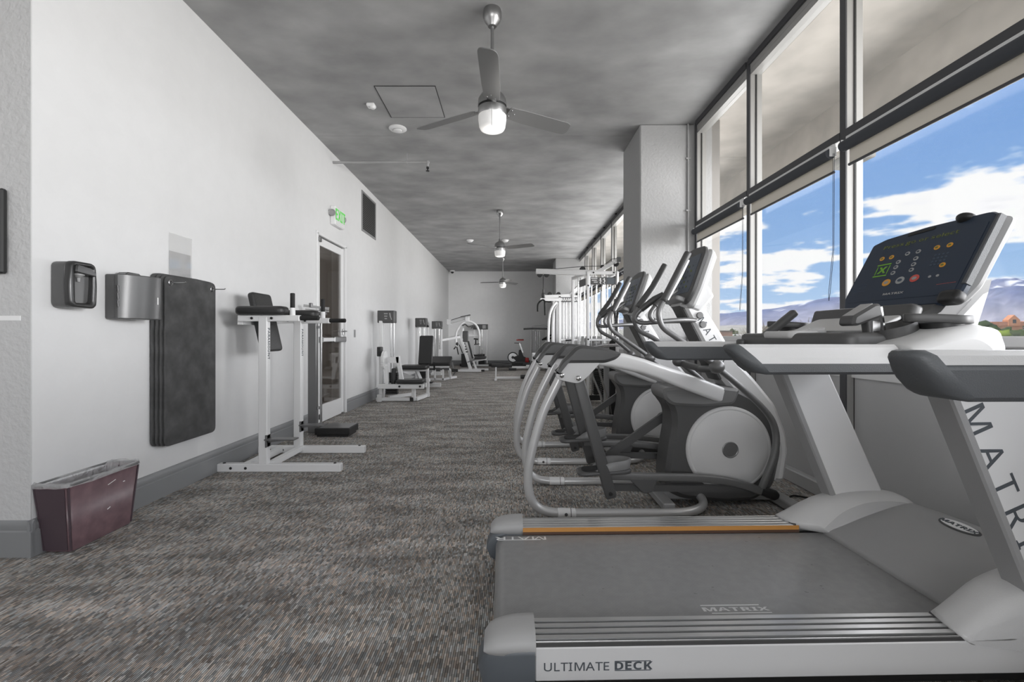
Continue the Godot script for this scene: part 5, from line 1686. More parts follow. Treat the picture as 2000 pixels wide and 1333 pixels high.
		for lv in [[0.0, 1.0], [0.055, 1.06], [0.058, 1.0], [0.004, 0.92]]:
			var ring := PackedVector3Array()
			for k in 25:
				var t := -PI * 0.80 + PI * 1.60 * k / 24.0
				var e := clampf((0.80 * PI - absf(t)) / 1.0, 0.0, 1.0)
				ring.append(pc + pt * Vector3(0.035 + 0.132 * cos(t) * lv[1], 0.012 + lv[0] * smoothstep(0.0, 1.0, e), 0.075 * sin(t) * lv[1]))
			rs = ring
			cup.append(ring)
		part("toe_cup", MB.new().rings(cup, -1, false, false), M["housing grey"], pd)
		part("foot_grip", MB.new().rbox(pc + Vector3(0, 0.014, 0), Vector3(0.27, 0.008, 0.115), 0.04, 0.003, pt), M["black rubber"], pd)
		# moving handle: rubber grip, bent tube, ball joint, lower link
		var hd := [Vector3(0.989, 1.592, z), Vector3(0.923, 1.463, z), Vector3(0.852, 1.324, z), Vector3(0.821, 1.255, z), Vector3(0.824, 1.199, z), Vector3(0.850, 1.147, z), Vector3(0.935, 1.085, z), Vector3(1.14, 0.940, z)]
		if s == -1:
			hd = [Vector3(1.052, 1.614, z), Vector3(0.969, 1.467, z), Vector3(0.866, 1.325, z), Vector3(0.835, 1.250, z), Vector3(0.842, 1.190, z), Vector3(0.880, 1.135, z), Vector3(1.00, 1.070, z), Vector3(1.15, 0.950, z)]
		part("handle_tube", MB.new().tube(MB.curve(hd, 4), 0.0175, 12), M["mid grey metal"], o)
		var dirn: Vector3 = (hd[2] - hd[0]).normalized()
		part("handle_grip", MB.new().sweep(MB.curve([hd[0] - dirn * 0.012, hd[0], hd[1], hd[2], hd[2] + dirn * 0.01], 3), MB.ellipse(0.021, 0.029, 14), true, Vector3.BACK, [0.35, 0.75, 0.95, 1, 1, 1, 1, 1, 1, 1, 1, 0.9, 0.75]), M["dark grey plastic"], o)
		part("grip_stripe", MB.new().sweep([hd[0] + dirn * 0.03 + Vector3(0.014, -0.006, 0.012 * s), hd[1] + Vector3(0.016, -0.008, 0.014 * s), hd[2] + Vector3(0.012, -0.004, 0.012 * s)], MB.rrect(0.022, 0.018, 0.006, 2), true, Vector3.BACK), M["silver light"], o)
		part("ball_joint", MB.new().ball(Vector3(1.165, 0.915, z + 0.01 * s), Vector3(0.046, 0.042, 0.042), 20, 12), M["mid grey metal"], o)
		part("pivot_shaft", MB.new().cyl(Vector3(1.19, 0.895, z * 0.9), Vector3(1.20, 0.88, 0.0), 0.024, 12), M["dark grey plastic"], o)
		var lk := [Vector3(1.165, 0.915, z), Vector3(1.327, 0.780, z), Vector3(1.476, 0.631, z), Vector3(1.525, 0.52, z), Vector3(1.522, 0.40, z), Vector3(1.485, 0.262, z * 0.95), Vector3(1.46, 0.175, z * 0.9)]
		part("lower_link", MB.new().sweep(MB.curve(lk, 5), MB.rrect(0.034, 0.044, 0.015, 3), true, Vector3.BACK), M["mid grey metal"], o)
		# fixed bullhorn handle beside the console
		var fx := [Vector3(1.15, 1.205, z * 0.25), Vector3(1.02, 1.205, z * 0.42), Vector3(0.84, 1.190, z * 0.55), Vector3(0.80, 1.22, z * 0.58), Vector3(0.82, 1.27, z * 0.55), Vector3(0.93, 1.36, z * 0.45)]
		part("fixed_handle", MB.new().tube(MB.fillet(fx, 0.05, 4), 0.016, 10), M["mid grey metal"], o)
		part("pulse_grip", MB.new().tube([fx[4].lerp(fx[5], 0.2), fx[5], fx[5] + Vector3(0.06, 0.035, -0.01 * s)], 0.022, 12, [1.0, 1.0, 0.8]), M["dark grey plastic"], o)
		# disc cover on the drive housing
		var dx2 := Transform3D(Basis(Vector3.RIGHT, Vector3(0, 0, s), Vector3(0, -s, 0)), Vector3(1.326, 0.372, 0.118 * s))
		var disc := part("drive_disc", MB.new().lathe([Vector2(0.0, 0.0), Vector2(0.276, 0.0), Vector2(0.274, 0.012), Vector2(0.258, 0.022), Vector2(0.252, 0.019), Vector2(0.248, 0.022), Vector2(0.15, 0.029), Vector2(0.0, 0.031)], 64, dx2, 60.0), M["arm light"], o)
		part("disc_hub", MB.new().lathe([Vector2(0.0, 0.03), Vector2(0.052, 0.029), Vector2(0.052, 0.034), Vector2(0.047, 0.036), Vector2(0.043, 0.034), Vector2(0.0, 0.0345)], 32, dx2, 8.0), M["mid grey metal"], disc)
		part("crank_link", MB.new().bar(Vector3(0.60, 0.235, zi * 0.85), Vector3(1.03, 0.545, zi * 0.80), 0.03, 0.055), M["dark grey plastic"], o) if s == -1 else null
	# drive housing
	var hs := MB.soften(PackedVector2Array([Vector2(0.905, 0.762), Vector2(0.912, 0.69), Vector2(0.965, 0.625), Vector2(0.975, 0.53), Vector2(0.945, 0.36), Vector2(0.925, 0.21), Vector2(0.93, 0.095), Vector2(1.03, 0.045), Vector2(1.30, 0.02), Vector2(1.50, 0.03), Vector2(1.63, 0.12), Vector2(1.68, 0.36), Vector2(1.64, 0.55), Vector2(1.53, 0.69), Vector2(1.38, 0.77), Vector2(1.10, 0.80)]), 0.05, 5)
	part("drive_housing", MB.new().prism(hs, -0.122, 0.122, 0.03), M["dark grey plastic"], o)
	var led := MB.soften(PackedVector2Array([Vector2(0.90, 0.765), Vector2(0.905, 0.700), Vector2(0.96, 0.655), Vector2(1.15, 0.645), Vector2(1.36, 0.66), Vector2(1.40, 0.76), Vector2(1.15, 0.79)]), 0.03, 4)
	part("housing_shoulder", MB.new().prism(led, -0.145, 0.145, 0.018), M["housing grey"], o)
	# white mast and front shell
	var shl := MB.soften(PackedVector2Array([Vector2(1.044, 1.300), Vector2(1.162, 1.075), Vector2(1.297, 0.82), Vector2(1.40, 0.70), Vector2(1.50, 0.66), Vector2(1.63, 0.54), Vector2(1.67, 0.35), Vector2(1.64, 0.15), Vector2(1.71, 0.15), Vector2(1.735, 0.35), Vector2(1.72, 0.47), Vector2(1.65, 0.65), Vector2(1.51, 0.823), Vector2(1.39, 0.945), Vector2(1.314, 1.09), Vector2(1.165, 1.33)]), 0.03, 4)
	part("front_shell", MB.new().prism(shl, -0.098, 0.098, 0.022), M["silver light"], o)
	part("mast_edge", MB.new().prism(PackedVector2Array([Vector2(1.028, 1.300), Vector2(1.058, 1.300), Vector2(1.310, 0.82), Vector2(1.28, 0.81)]), -0.085, 0.085, 0.01), M["dark grey plastic"], o)
	var md := Vector3(0.50, -0.866, 0)
	lettering("MATRIX", 0.044, Transform3D(Basis(md, Vector3(0.866, 0.50, 0), Vector3.BACK), Vector3(1.235, 1.075, 0.0985)), M["print grey"], o, false, 1.15, "lettering", " ")
	part("mast_collar", MB.new().cyl(Vector3(1.15, 1.235, -0.06), Vector3(1.15, 1.235, 0.112), 0.022, 14, 0.003).cyl(Vector3(1.17, 1.175, -0.06), Vector3(1.17, 1.175, 0.112), 0.022, 14, 0.003), M["mid grey metal"], o)
	part("front_foot", MB.new().rbox(Vector3(1.68, 0.036, -0.03), Vector3(0.085, 0.055, 0.64), 0.015, 0.012), M["grey plastic"], o)
	part("spine", MB.new().bar(Vector3(0.88, 0.045, 0.0), Vector3(1.66, 0.04, 0.0), 0.10, 0.05, Vector3.UP, 0.006).bar(Vector3(0.90, 0.045, -0.29), Vector3(0.90, 0.045, 0.26), 0.075, 0.045, Vector3.UP, 0.006), M["grey plastic"], o)
	# console
	var vv := Vector3(0.32, 0.947, 0).normalized()
	var nn := Vector3(-0.947, 0.32, 0).normalized()
	var xf := Transform3D(Basis(Vector3.BACK, vv, nn), Vector3(1.045, 1.325, 0.0))
	part("console_back", MB.new().prism(MB.soften(PackedVector2Array([Vector2(-0.17, -0.03), Vector2(0.17, -0.03), Vector2(0.205, 0.10), Vector2(0.205, 0.34), Vector2(0.15, 0.368), Vector2(-0.15, 0.368), Vector2(-0.205, 0.34), Vector2(-0.205, 0.10)]), 0.03), -0.085, -0.01, 0.03, xf), M["console silver"], o)
	var fr := part("console_frame", MB.new().prism(MB.soften(PackedVector2Array([Vector2(-0.16, -0.015), Vector2(0.16, -0.015), Vector2(0.20, 0.06), Vector2(0.205, 0.33), Vector2(0.16, 0.372), Vector2(0.0, 0.385), Vector2(-0.16, 0.372), Vector2(-0.205, 0.33), Vector2(-0.20, 0.06)]), 0.03), -0.022, 0.012, 0.01, xf), M["dark grey plastic"], o)
	part("console_screen", MB.new().prism(MB.soften(PackedVector2Array([Vector2(-0.165, 0.055), Vector2(0.165, 0.055), Vector2(0.172, 0.315), Vector2(-0.172, 0.315)]), 0.015), 0.010, 0.0135, 0, xf), M["screen blue"], fr)
	for k in 5:
		for c in 4:
			part("console_key", MB.new().prism(MB.ellipse(0.010, 0.008, 12, Vector2(-0.09 + 0.06 * c, 0.10 + 0.036 * k)), 0.013, 0.015, 0, xf), M["print grey"] if (k + c) % 3 else M["led olive"], o)
	part("console_shelf", MB.new().rbox(xf * Vector3(0, 0.005, 0.035), Vector3(0.30, 0.03, 0.075), 0.03, 0.01, Basis(Vector3.BACK, vv, nn) * Basis(Vector3.RIGHT, Vector3.UP, Vector3.BACK)), M["grey plastic"], o)
	part("console_neck", MB.new().prism(MB.soften(PackedVector2Array([Vector2(1.02, 1.30), Vector2(1.15, 1.25), Vector2(1.25, 1.36), Vector2(1.20, 1.44), Vector2(1.08, 1.38)]), 0.02), -0.11, 0.11, 0.02), M["arm light"], o)
	dup(o, W(0.012, 0, 4.20), 0.0, "second silver elliptical trainer, between the nearest one and the pillar")
	# cable on the carpet by the window
	var cb := MB.new().tube(MB.curve([W(1.82, 0.006, 2.62), W(1.88, 0.006, 2.85), W(1.84, 0.006, 3.0), W(1.93, 0.006, 3.12), W(2.04, 0.006, 3.0), W(1.98, 0.006, 2.75)], 6), 0.006, 6)
	single("power_cable", cb, M["black rubber"], "black power cable lying on the carpet by the window kerb", "cable")

# ------------------------------------------------------------------ strength machines along the left and back walls
func head_box(o: Node3D, c: Vector3, s: Vector3) -> void:
	part("head_box", MB.new().rbox(c, s, 0.03, 0.012), M["dark grey plastic"], o)
	var pl := part("placard", MB.new().box(c + Vector3(s.x * 0.12, 0, s.z * 0.5 + 0.001), Vector3(s.x * 0.70, s.y * 0.8, 0.004)), M["placard"], o)
	for k in 3:
		part("placard_print", MB.new().box(c + Vector3(s.x * 0.02, s.y * (0.24 - 0.2 * k), s.z * 0.5 + 0.004), Vector3(s.x * (0.22 - 0.04 * k), s.y * 0.08, 0.002)), M["print pale"], pl)
	var f := MB.new()
	f.bar(c + Vector3(s.x * 0.25, s.y * 0.3, s.z * 0.5 + 0.004), c + Vector3(s.x * 0.29, -s.y * 0.02, s.z * 0.5 + 0.004), 0.02, 0.003, Vector3.BACK)
	f.bar(c + Vector3(s.x * 0.29, 0, s.z * 0.5 + 0.004), c + Vector3(s.x * 0.36, -s.y * 0.25, s.z * 0.5 + 0.004), 0.016, 0.003, Vector3.BACK)
	part("placard_print", f, M["print pale"], pl)

func stack_tower(o: Node3D, x: float, z: float, top: float, w: float, dep: float) -> void:
	for s in [-1, 1]:
		part("tower_post", MB.new().box(Vector3(x + s * w / 2, top / 2, z), Vector3(0.05, top, 0.07), 0.004), M["white enamel"], o)
		part("guide_rod", MB.new().cyl(Vector3(x + s * 0.055, 0.12, z + 0.01), Vector3(x + s * 0.055, top - 0.05, z + 0.01), 0.011, 10), M["chrome"], o)
	part("tower_cap", MB.new().box(Vector3(x, top - 0.03, z), Vector3(w + 0.05, 0.06, 0.07), 0.004), M["white enamel"], o)
	part("tower_foot", MB.new().box(Vector3(x, 0.04, z), Vector3(w + 0.05, 0.07, dep), 0.006), M["white enamel"], o)
	for k in 10:
		part("weight_plate", MB.new().box(Vector3(x, 0.13 + 0.034 * k, z + 0.01), Vector3(w * 0.62, 0.031, 0.09), 0.004), M["black plastic"], o)
	part("lift_cable", MB.new().cyl(Vector3(x, 0.47, z + 0.01), Vector3(x, top - 0.05, z + 0.01), 0.004, 6), M["black rubber"], o)

func build_left_machines() -> void:
	# hip machine: low seat, cam wheel and lever frame
	var o := thing("leg_press_machine", "nearest white weight machine on the left wall with a low black seat and toothed cam", "weight machine", W(-2.08, 0, 7.75), 0.0, "white weight machines by the left wall")
	head_box(o, Vector3(-0.06, 1.43, -0.05), Vector3(0.29, 0.21, 0.20))
	part("tower_post", MB.new().box(Vector3(-0.14, 0.68, 0.02), Vector3(0.06, 1.36, 0.07), 0.005), M["white enamel"], o)
	part("tower_post", MB.new().box(Vector3(-0.20, 0.66, -0.28), Vector3(0.05, 1.32, 0.06), 0.005), M["white enamel"], o)
	for s in [0, 1]:
		part("guide_rod", MB.new().cyl(Vector3(0.0 + 0.05 * s, 0.12, -0.07), Vector3(0.0 + 0.05 * s, 1.35, -0.07), 0.012, 10), M["steel"], o)
	for k in 11:
		part("weight_plate", MB.new().box(Vector3(0.02, 0.12 + 0.034 * k, -0.07), Vector3(0.20, 0.031, 0.10), 0.004), M["black plastic"], o)
	var cam := MB.new()
	var gear := PackedVector2Array()
	for k in 72:
		var r := 0.155 if k % 2 == 0 else 0.145
		gear.append(Vector2(cos(TAU * k / 72.0) * r, sin(TAU * k / 72.0) * r))
	cam.prism(gear, -0.02, 0.02, 0, Transform3D(Basis(Vector3.BACK, Vector3.UP, Vector3.LEFT), Vector3(-0.06, 0.70, 0.12)))
	part("cam_wheel", cam, M["silver light"], o)
	part("cam_face", MB.new().cyl(Vector3(-0.045, 0.70, 0.12), Vector3(-0.035, 0.70, 0.12), 0.12, 28), M["white enamel"], o)
	part("counter_block", MB.new().rbox(Vector3(-0.14, 0.84, 0.10), Vector3(0.08, 0.16, 0.10), 0.02, 0.01), M["black plastic"], o)
	part("lever_arm", MB.new().bar(Vector3(0.02, 0.70, 0.10), Vector3(0.18, 0.70, 0.10), 0.06, 0.10).bar(Vector3(0.16, 0.76, 0.10), Vector3(0.24, 0.30, 0.10), 0.06, 0.06), M["white enamel"], o)
	part("lever_arm", MB.new().bar(Vector3(-0.02, 0.60, 0.13), Vector3(0.0, 0.30, 0.16), 0.05, 0.07), M["white enamel"], o)
	part("thigh_roller", MB.new().cyl(Vector3(0.09, 0.28, 0.12), Vector3(0.10, 0.56, 0.12), 0.035, 14, 0.008), M["black vinyl"], o)
	part("seat_pad", MB.new().rbox(Vector3(0.39, 0.345, 0.11), Vector3(0.45, 0.065, 0.30), 0.03, 0.02), M["black vinyl"], o)
	part("seat_beam", MB.new().box(Vector3(0.24, 0.265, 0.20), Vector3(0.76, 0.075, 0.06), 0.006).box(Vector3(0.24, 0.265, -0.02), Vector3(0.76, 0.075, 0.06), 0.006), M["white enamel"], o)
	for q in [0.22, 0.56]:
		part("bolt", MB.new().cyl(Vector3(q, 0.268, 0.228), Vector3(q, 0.268, 0.24), 0.018, 12, 0.003), M["black plastic"], o)
	part("base_beam", MB.new().box(Vector3(0.13, 0.04, 0.10), Vector3(0.66, 0.055, 0.06), 0.005).bar(Vector3(-0.02, 0.06, -0.02), Vector3(0.30, 0.06, -0.42), 0.06, 0.05).bar(Vector3(0.46, 0.04, 0.10), Vector3(0.56, 0.04, -0.50), 0.06, 0.055), M["white enamel"], o)
	part("frame_leg", MB.new().box(Vector3(0.43, 0.15, 0.11), Vector3(0.06, 0.20, 0.06), 0.004), M["white enamel"], o)
	part("frame_leg", MB.new().box(Vector3(0.57, 0.18, -0.42), Vector3(0.05, 0.34, 0.05), 0.004), M["white enamel"], o)
	part("frame_leg", MB.new().box(Vector3(-0.14, 0.06, 0.12), Vector3(0.075, 0.12, 0.06), 0.004), M["white enamel"], o)
	part("end_block", MB.new().box(Vector3(0.40, 0.045, 0.135), Vector3(0.06, 0.062, 0.012), 0.003), M["black plastic"], o)
	# leg extension with a tall leaning back pad
	o = thing("leg_extension", "white leg machine with a tall leaning black back pad, second along the left wall", "weight machine", W(-2.05, 0, 9.6), 0.0, "white weight machines by the left wall")
	head_box(o, Vector3(-0.06, 1.42, -1.0), Vector3(0.26, 0.20, 0.20))
	stack_tower(o, -0.05, -1.05, 1.36, 0.26, 0.40)
	part("seat_pad", MB.new().rbox(Vector3(0.02, 0.455, 0.10), Vector3(0.56, 0.085, 0.42), 0.05, 0.03), M["black vinyl"], o)
	part("back_pad", MB.new().rbox(Vector3(0.195, 0.80, -0.22), Vector3(0.30, 0.075, 0.64), 0.03, 0.025, Basis(Vector3(1, 0, 0), Vector3(0, 0.28, 0.96).normalized(), Vector3(0.16, -0.95, 0.27).normalized()).orthonormalized()), M["black vinyl"], o)
	part("seat_grip", MB.new().cyl(Vector3(-0.29, 0.44, 0.22), Vector3(-0.29, 0.58, 0.22), 0.016, 12, 0.004), M["black rubber"], o)
	part("seat_frame", MB.new().box(Vector3(0.0, 0.39, 0.10), Vector3(0.60, 0.05, 0.05), 0.005).bar(Vector3(0.06, 0.38, 0.10), Vector3(0.16, 0.10, 0.0), 0.06, 0.06).bar(Vector3(-0.28, 0.40, 0.10), Vector3(-0.30, 0.08, 0.10), 0.05, 0.06), M["white enamel"], o)
	part("gusset", MB.new().prism(PackedVector2Array([Vector2(-0.26, 0.36), Vector2(0.02, 0.25), Vector2(-0.26, 0.12)]), 0.09, 0.11), M["white enamel"], o)
	part("base_beam", MB.new().box(Vector3(0.1, 0.07, 0.0), Vector3(0.90, 0.08, 0.06), 0.005).box(Vector3(-0.02, 0.05, -0.5), Vector3(0.06, 0.07, 1.0), 0.005), M["white enamel"], o)
	part("foot_rest", MB.new().box(Vector3(0.18, 0.13, 0.05), Vector3(0.42, 0.02, 0.20), 0.004), M["black plastic"], o)
	# leg curl bench
	o = thing("leg_curl_bench", "low white leg curl bench with black pad, third along the left wall", "weight machine", W(-1.80, 0, 11.3), 0.0, "white weight machines by the left wall")
	part("bench_pad", MB.new().rbox(Vector3(0.0, 0.475, -0.10), Vector3(0.55, 0.09, 0.50), 0.03, 0.025, Basis(Vector3.RIGHT, 0.30)), M["black vinyl"], o)
	part("bench_rail", MB.new().box(Vector3(-0.02, 0.36, 0.08), Vector3(0.54, 0.075, 0.05), 0.005), M["white enamel"], o)
	part("bench_rail", MB.new().box(Vector3(-0.02, 0.285, 0.06), Vector3(0.54, 0.05, 0.05), 0.005), M["dark grey plastic"], o)
	part("pad_strap", MB.new().box(Vector3(-0.11, 0.36, 0.115), Vector3(0.045, 0.20, 0.02), 0.004), M["black plastic"], o)
	for x in [-0.10, 0.10]:
		part("frame_leg", MB.new().box(Vector3(x, 0.15, 0.08), Vector3(0.045, 0.26, 0.05), 0.004), M["white enamel"], o)
	part("frame_leg", MB.new().bar(Vector3(0.24, 0.30, 0.06), Vector3(0.27, 0.04, -0.06), 0.05, 0.05), M["white enamel"], o)
	part("frame_leg", MB.new().bar(Vector3(-0.28, 0.30, 0.06), Vector3(-0.34, 0.02, 0.06), 0.04, 0.05), M["white enamel"], o)
	part("base_beam", MB.new().bar(Vector3(-0.36, 0.035, 0.08), Vector3(0.12, 0.035, 0.08), 0.05, 0.05).bar(Vector3(0.10, 0.035, 0.10), Vector3(0.34, 0.035, -0.6), 0.05, 0.05), M["white enamel"], o)
	part("ankle_roller", MB.new().cyl(Vector3(0.30, 0.25, 0.0), Vector3(0.46, 0.25, 0.0), 0.04, 14, 0.008), M["black vinyl"], o)
	part("roller_arm", MB.new().bar(Vector3(0.30, 0.44, -0.10), Vector3(0.36, 0.22, 0.02), 0.03, 0.04).cyl(Vector3(0.34, 0.13, 0.02), Vector3(0.40, 0.22, 0.02), 0.02, 8), M["mid grey metal"], o)
	# its stack tower by the wall
	o = thing("cable_tower", "narrow white weight tower with a dark head box against the left wall near the corner", "weight machine", W(-2.12, 0, 12.9), 0.0, "white weight machines by the left wall")
	head_box(o, Vector3(0.0, 1.42, 0.0), Vector3(0.28, 0.20, 0.24))
	stack_tower(o, 0.0, -0.02, 1.36, 0.24, 0.50)
	part("pulley_block", MB.new().box(Vector3(0.10, 0.62, 0.08), Vector3(0.10, 0.22, 0.04), 0.006).cyl(Vector3(0.10, 0.56, 0.07), Vector3(0.10, 0.56, 0.11), 0.02, 10), M["white enamel"], o)
	part("tower_arm", MB.new().bar(Vector3(0.10, 0.98, -0.1), Vector3(0.62, 1.08, -0.3), 0.05, 0.06), M["white enamel"], o)
	# converging chest press with a hoop of bent tube
	o = thing("chest_press", "white chest press with an arched tube frame and swinging handles in the far left corner", "weight machine", W(-1.55, 0, 14.0))
	var hoop := MB.curve([Vector3(-0.15, 0.78, 0.12), Vector3(-0.16, 1.16, 0.10), Vector3(-0.08, 1.36, 0.06), Vector3(0.06, 1.52, 0.0), Vector3(0.19, 1.56, -0.02), Vector3(0.32, 1.53, -0.04), Vector3(0.44, 1.44, -0.06), Vector3(0.52, 1.28, -0.08), Vector3(0.545, 1.12, -0.10)], 5)
	part("hoop_tube", MB.new().tube(hoop, 0.033, 12), M["white enamel"], o)
	part("main_post", MB.new().bar(Vector3(0.02, 1.35, -0.02), Vector3(-0.02, 1.05, 0.06), 0.09, 0.07).bar(Vector3(-0.02, 1.08, 0.06), Vector3(0.28, 0.06, 0.0), 0.09, 0.07, Vector3.BACK, 0.006), M["white enamel"], o)
	part("seat_post", MB.new().bar(Vector3(0.12, 0.98, -0.02), Vector3(0.38, 0.40, -0.04), 0.06, 0.06, Vector3.BACK).bar(Vector3(0.36, 0.34, -0.02), Vector3(0.46, 0.06, -0.02), 0.06, 0.06, Vector3.BACK), M["white enamel"], o)
	part("top_beam", MB.new().bar(Vector3(0.16, 1.68, 0.0), Vector3(-0.46, 1.52, -0.25), 0.07, 0.10, Vector3.UP, 0.006).box(Vector3(0.17, 1.62, -0.02), Vector3(0.13, 0.16, 0.12), 0.008).box(Vector3(-0.42, 1.54, -0.22), Vector3(0.13, 0.17, 0.10), 0.008), M["white enamel"], o)
	part("top_plate", MB.new().bar(Vector3(-0.02, 1.69, 0.02), Vector3(0.27, 1.75, 0.02), 0.20, 0.025), M["dark grey plastic"], o)
	part("link_rod", MB.new().cyl(Vector3(0.02, 1.70, 0.04), Vector3(-0.34, 1.60, -0.16), 0.009, 8), M["black plastic"], o)
	part("back_pad", MB.new().rbox(Vector3(0.125, 1.09, 0.05), Vector3(0.17, 0.06, 0.34), 0.03, 0.02, Basis(Vector3.RIGHT, Vector3(0, 0.1, 1).normalized(), Vector3(0.0, -1, 0.1).normalized())), M["dark grey plastic"], o)
	part("chest_pad", MB.new().rbox(Vector3(0.275, 0.68, -0.02), Vector3(0.05, 0.10, 0.56), 0.02, 0.015, Basis(Vector3(0.97, 0.25, 0), Vector3(0, 0, 1), Vector3(0.25, -0.97, 0)).orthonormalized()), M["black vinyl"], o)
	part("seat_pad", MB.new().rbox(Vector3(0.58, 0.43, -0.04), Vector3(0.36, 0.07, 0.30), 0.03, 0.02, Basis(Vector3.BACK, 0.07)), M["black vinyl"], o)
	part("seat_rail", MB.new().bar(Vector3(0.36, 0.33, -0.02), Vector3(0.78, 0.40, -0.02), 0.05, 0.05), M["white enamel"], o)
	part("seat_clamp", MB.new().bar(Vector3(0.18, 0.30, 0.03), Vector3(0.40, 0.37, 0.03), 0.05, 0.03), M["mid grey metal"], o)
	part("press_handle", MB.new().tube([Vector3(-0.14, 0.86, 0.10), Vector3(-0.16, 0.78, 0.14), Vector3(-0.22, 0.70, 0.16)], 0.017, 8).tube([Vector3(-0.13, 0.78, 0.14), Vector3(-0.08, 0.54, 0.16)], 0.017, 8).tube([Vector3(-0.06, 0.84, 0.10), Vector3(0.04, 0.58, 0.10)], 0.015, 8), M["black rubber"], o)
	part("handle_pivot", MB.new().ball(Vector3(-0.13, 0.86, 0.12), Vector3(0.045, 0.06, 0.04), 12, 8), M["black plastic"], o)
	part("hoop_handle", MB.new().tube([Vector3(0.545, 1.12, -0.10), Vector3(0.54, 0.80, -0.10)], 0.026, 10), M["white enamel"], o)
	part("press_handle", MB.new().bar(Vector3(0.37, 1.02, -0.05), Vector3(0.50, 1.0, -0.08), 0.04, 0.05).cyl(Vector3(0.43, 0.86, -0.06), Vector3(0.43, 1.0, -0.06), 0.02, 8).bar(Vector3(0.38, 0.84, -0.06), Vector3(0.54, 0.86, -0.09), 0.03, 0.03), M["black rubber"], o)
	part("cross_arm", MB.new().bar(Vector3(0.14, 1.12, -0.25), Vector3(0.46, 1.13, -0.25), 0.05, 0.06).bar(Vector3(-0.42, 1.04, -0.4), Vector3(-0.04, 1.12, 0.0), 0.05, 0.06), M["white enamel"], o)
	part("top_grip", MB.new().tube(MB.curve([Vector3(0.03, 1.42, 0.06), Vector3(0.12, 1.46, 0.08), Vector3(0.22, 1.39, 0.08), Vector3(0.38, 1.43, 0.05), Vector3(0.30, 1.34, 0.05)], 4), 0.02, 8), M["dark grey plastic"], o)
	for k in 4:
		part("pad_spacer", MB.new().box(Vector3(0.08 + 0.03 * k, 0.86 - 0.08 * k, 0.05), Vector3(0.07, 0.045, 0.05), 0.006), M["dark grey plastic"], o)
	part("weight_shroud", MB.new().box(Vector3(0.06, 0.34, -0.35), Vector3(0.20, 0.42, 0.20), 0.01), M["black plastic"], o)
	part("base_beam", MB.new().bar(Vector3(-0.36, 0.04, 0.06), Vector3(0.68, 0.04, 0.06), 0.07, 0.065, Vector3.UP, 0.006).bar(Vector3(-0.1, 0.04, -0.5), Vector3(0.80, 0.04, -0.5), 0.06, 0.06), M["white enamel"], o)
	part("end_block", MB.new().box(Vector3(0.66, 0.045, 0.075), Vector3(0.10, 0.06, 0.06), 0.008), M["black plastic"], o)
	# machine on the back wall
	o = thing("stack_machine", "white weight stack frame with a dark top placard standing at the back wall", "weight machine", W(-1.15, 0, 16.7))
	part("head_panel", MB.new().rbox(Vector3(0.0, 1.44, 0.0), Vector3(0.54, 0.19, 0.14), 0.03, 0.012), M["dark grey plastic"], o)
	var hp := part("placard", MB.new().box(Vector3(0.13, 1.44, 0.072), Vector3(0.12, 0.13, 0.004)), M["print pale"], o)
	part("placard_print", MB.new().tube(MB.curve([Vector3(-0.18, 1.41, 0.074), Vector3(-0.12, 1.48, 0.074), Vector3(-0.06, 1.41, 0.074)], 4), 0.012, 6), M["print pale"], hp)
	for s in [-1, 1]:
		part("frame_post", MB.new().box(Vector3(s * 0.235, 0.68, 0), Vector3(0.05, 1.34, 0.08), 0.005), M["white enamel"], o)
		part("guide_rod", MB.new().cyl(Vector3(s * 0.05, 0.1, 0), Vector3(s * 0.05, 1.36, 0), 0.011, 8), M["chrome"], o)
	for k in 8:
		part("weight_plate", MB.new().box(Vector3(0.02, 0.10 + 0.046 * k, 0.0), Vector3(0.26, 0.043, 0.12), 0.004), M["black plastic"], o)
	part("base_beam", MB.new().box(Vector3(0.0, 0.04, 0.02), Vector3(0.60, 0.06, 0.30), 0.006), M["white enamel"], o)
	part("seat_pad", MB.new().rbox(Vector3(-0.10, 0.40, 0.30), Vector3(0.40, 0.07, 0.30), 0.03, 0.02), M["black vinyl"], o)
	part("seat_post", MB.new().box(Vector3(-0.10, 0.20, 0.30), Vector3(0.07, 0.36, 0.07), 0.005), M["white enamel"], o)

# ------------------------------------------------------------------ machines on the right and at the back
func pulley(o: Node3D, c: Vector3, r: float, axis := Vector3.BACK) -> void:
	part("pulley", MB.new().cyl(c - axis * 0.014, c + axis * 0.014, r, 20, 0.004), M["black plastic"], o)

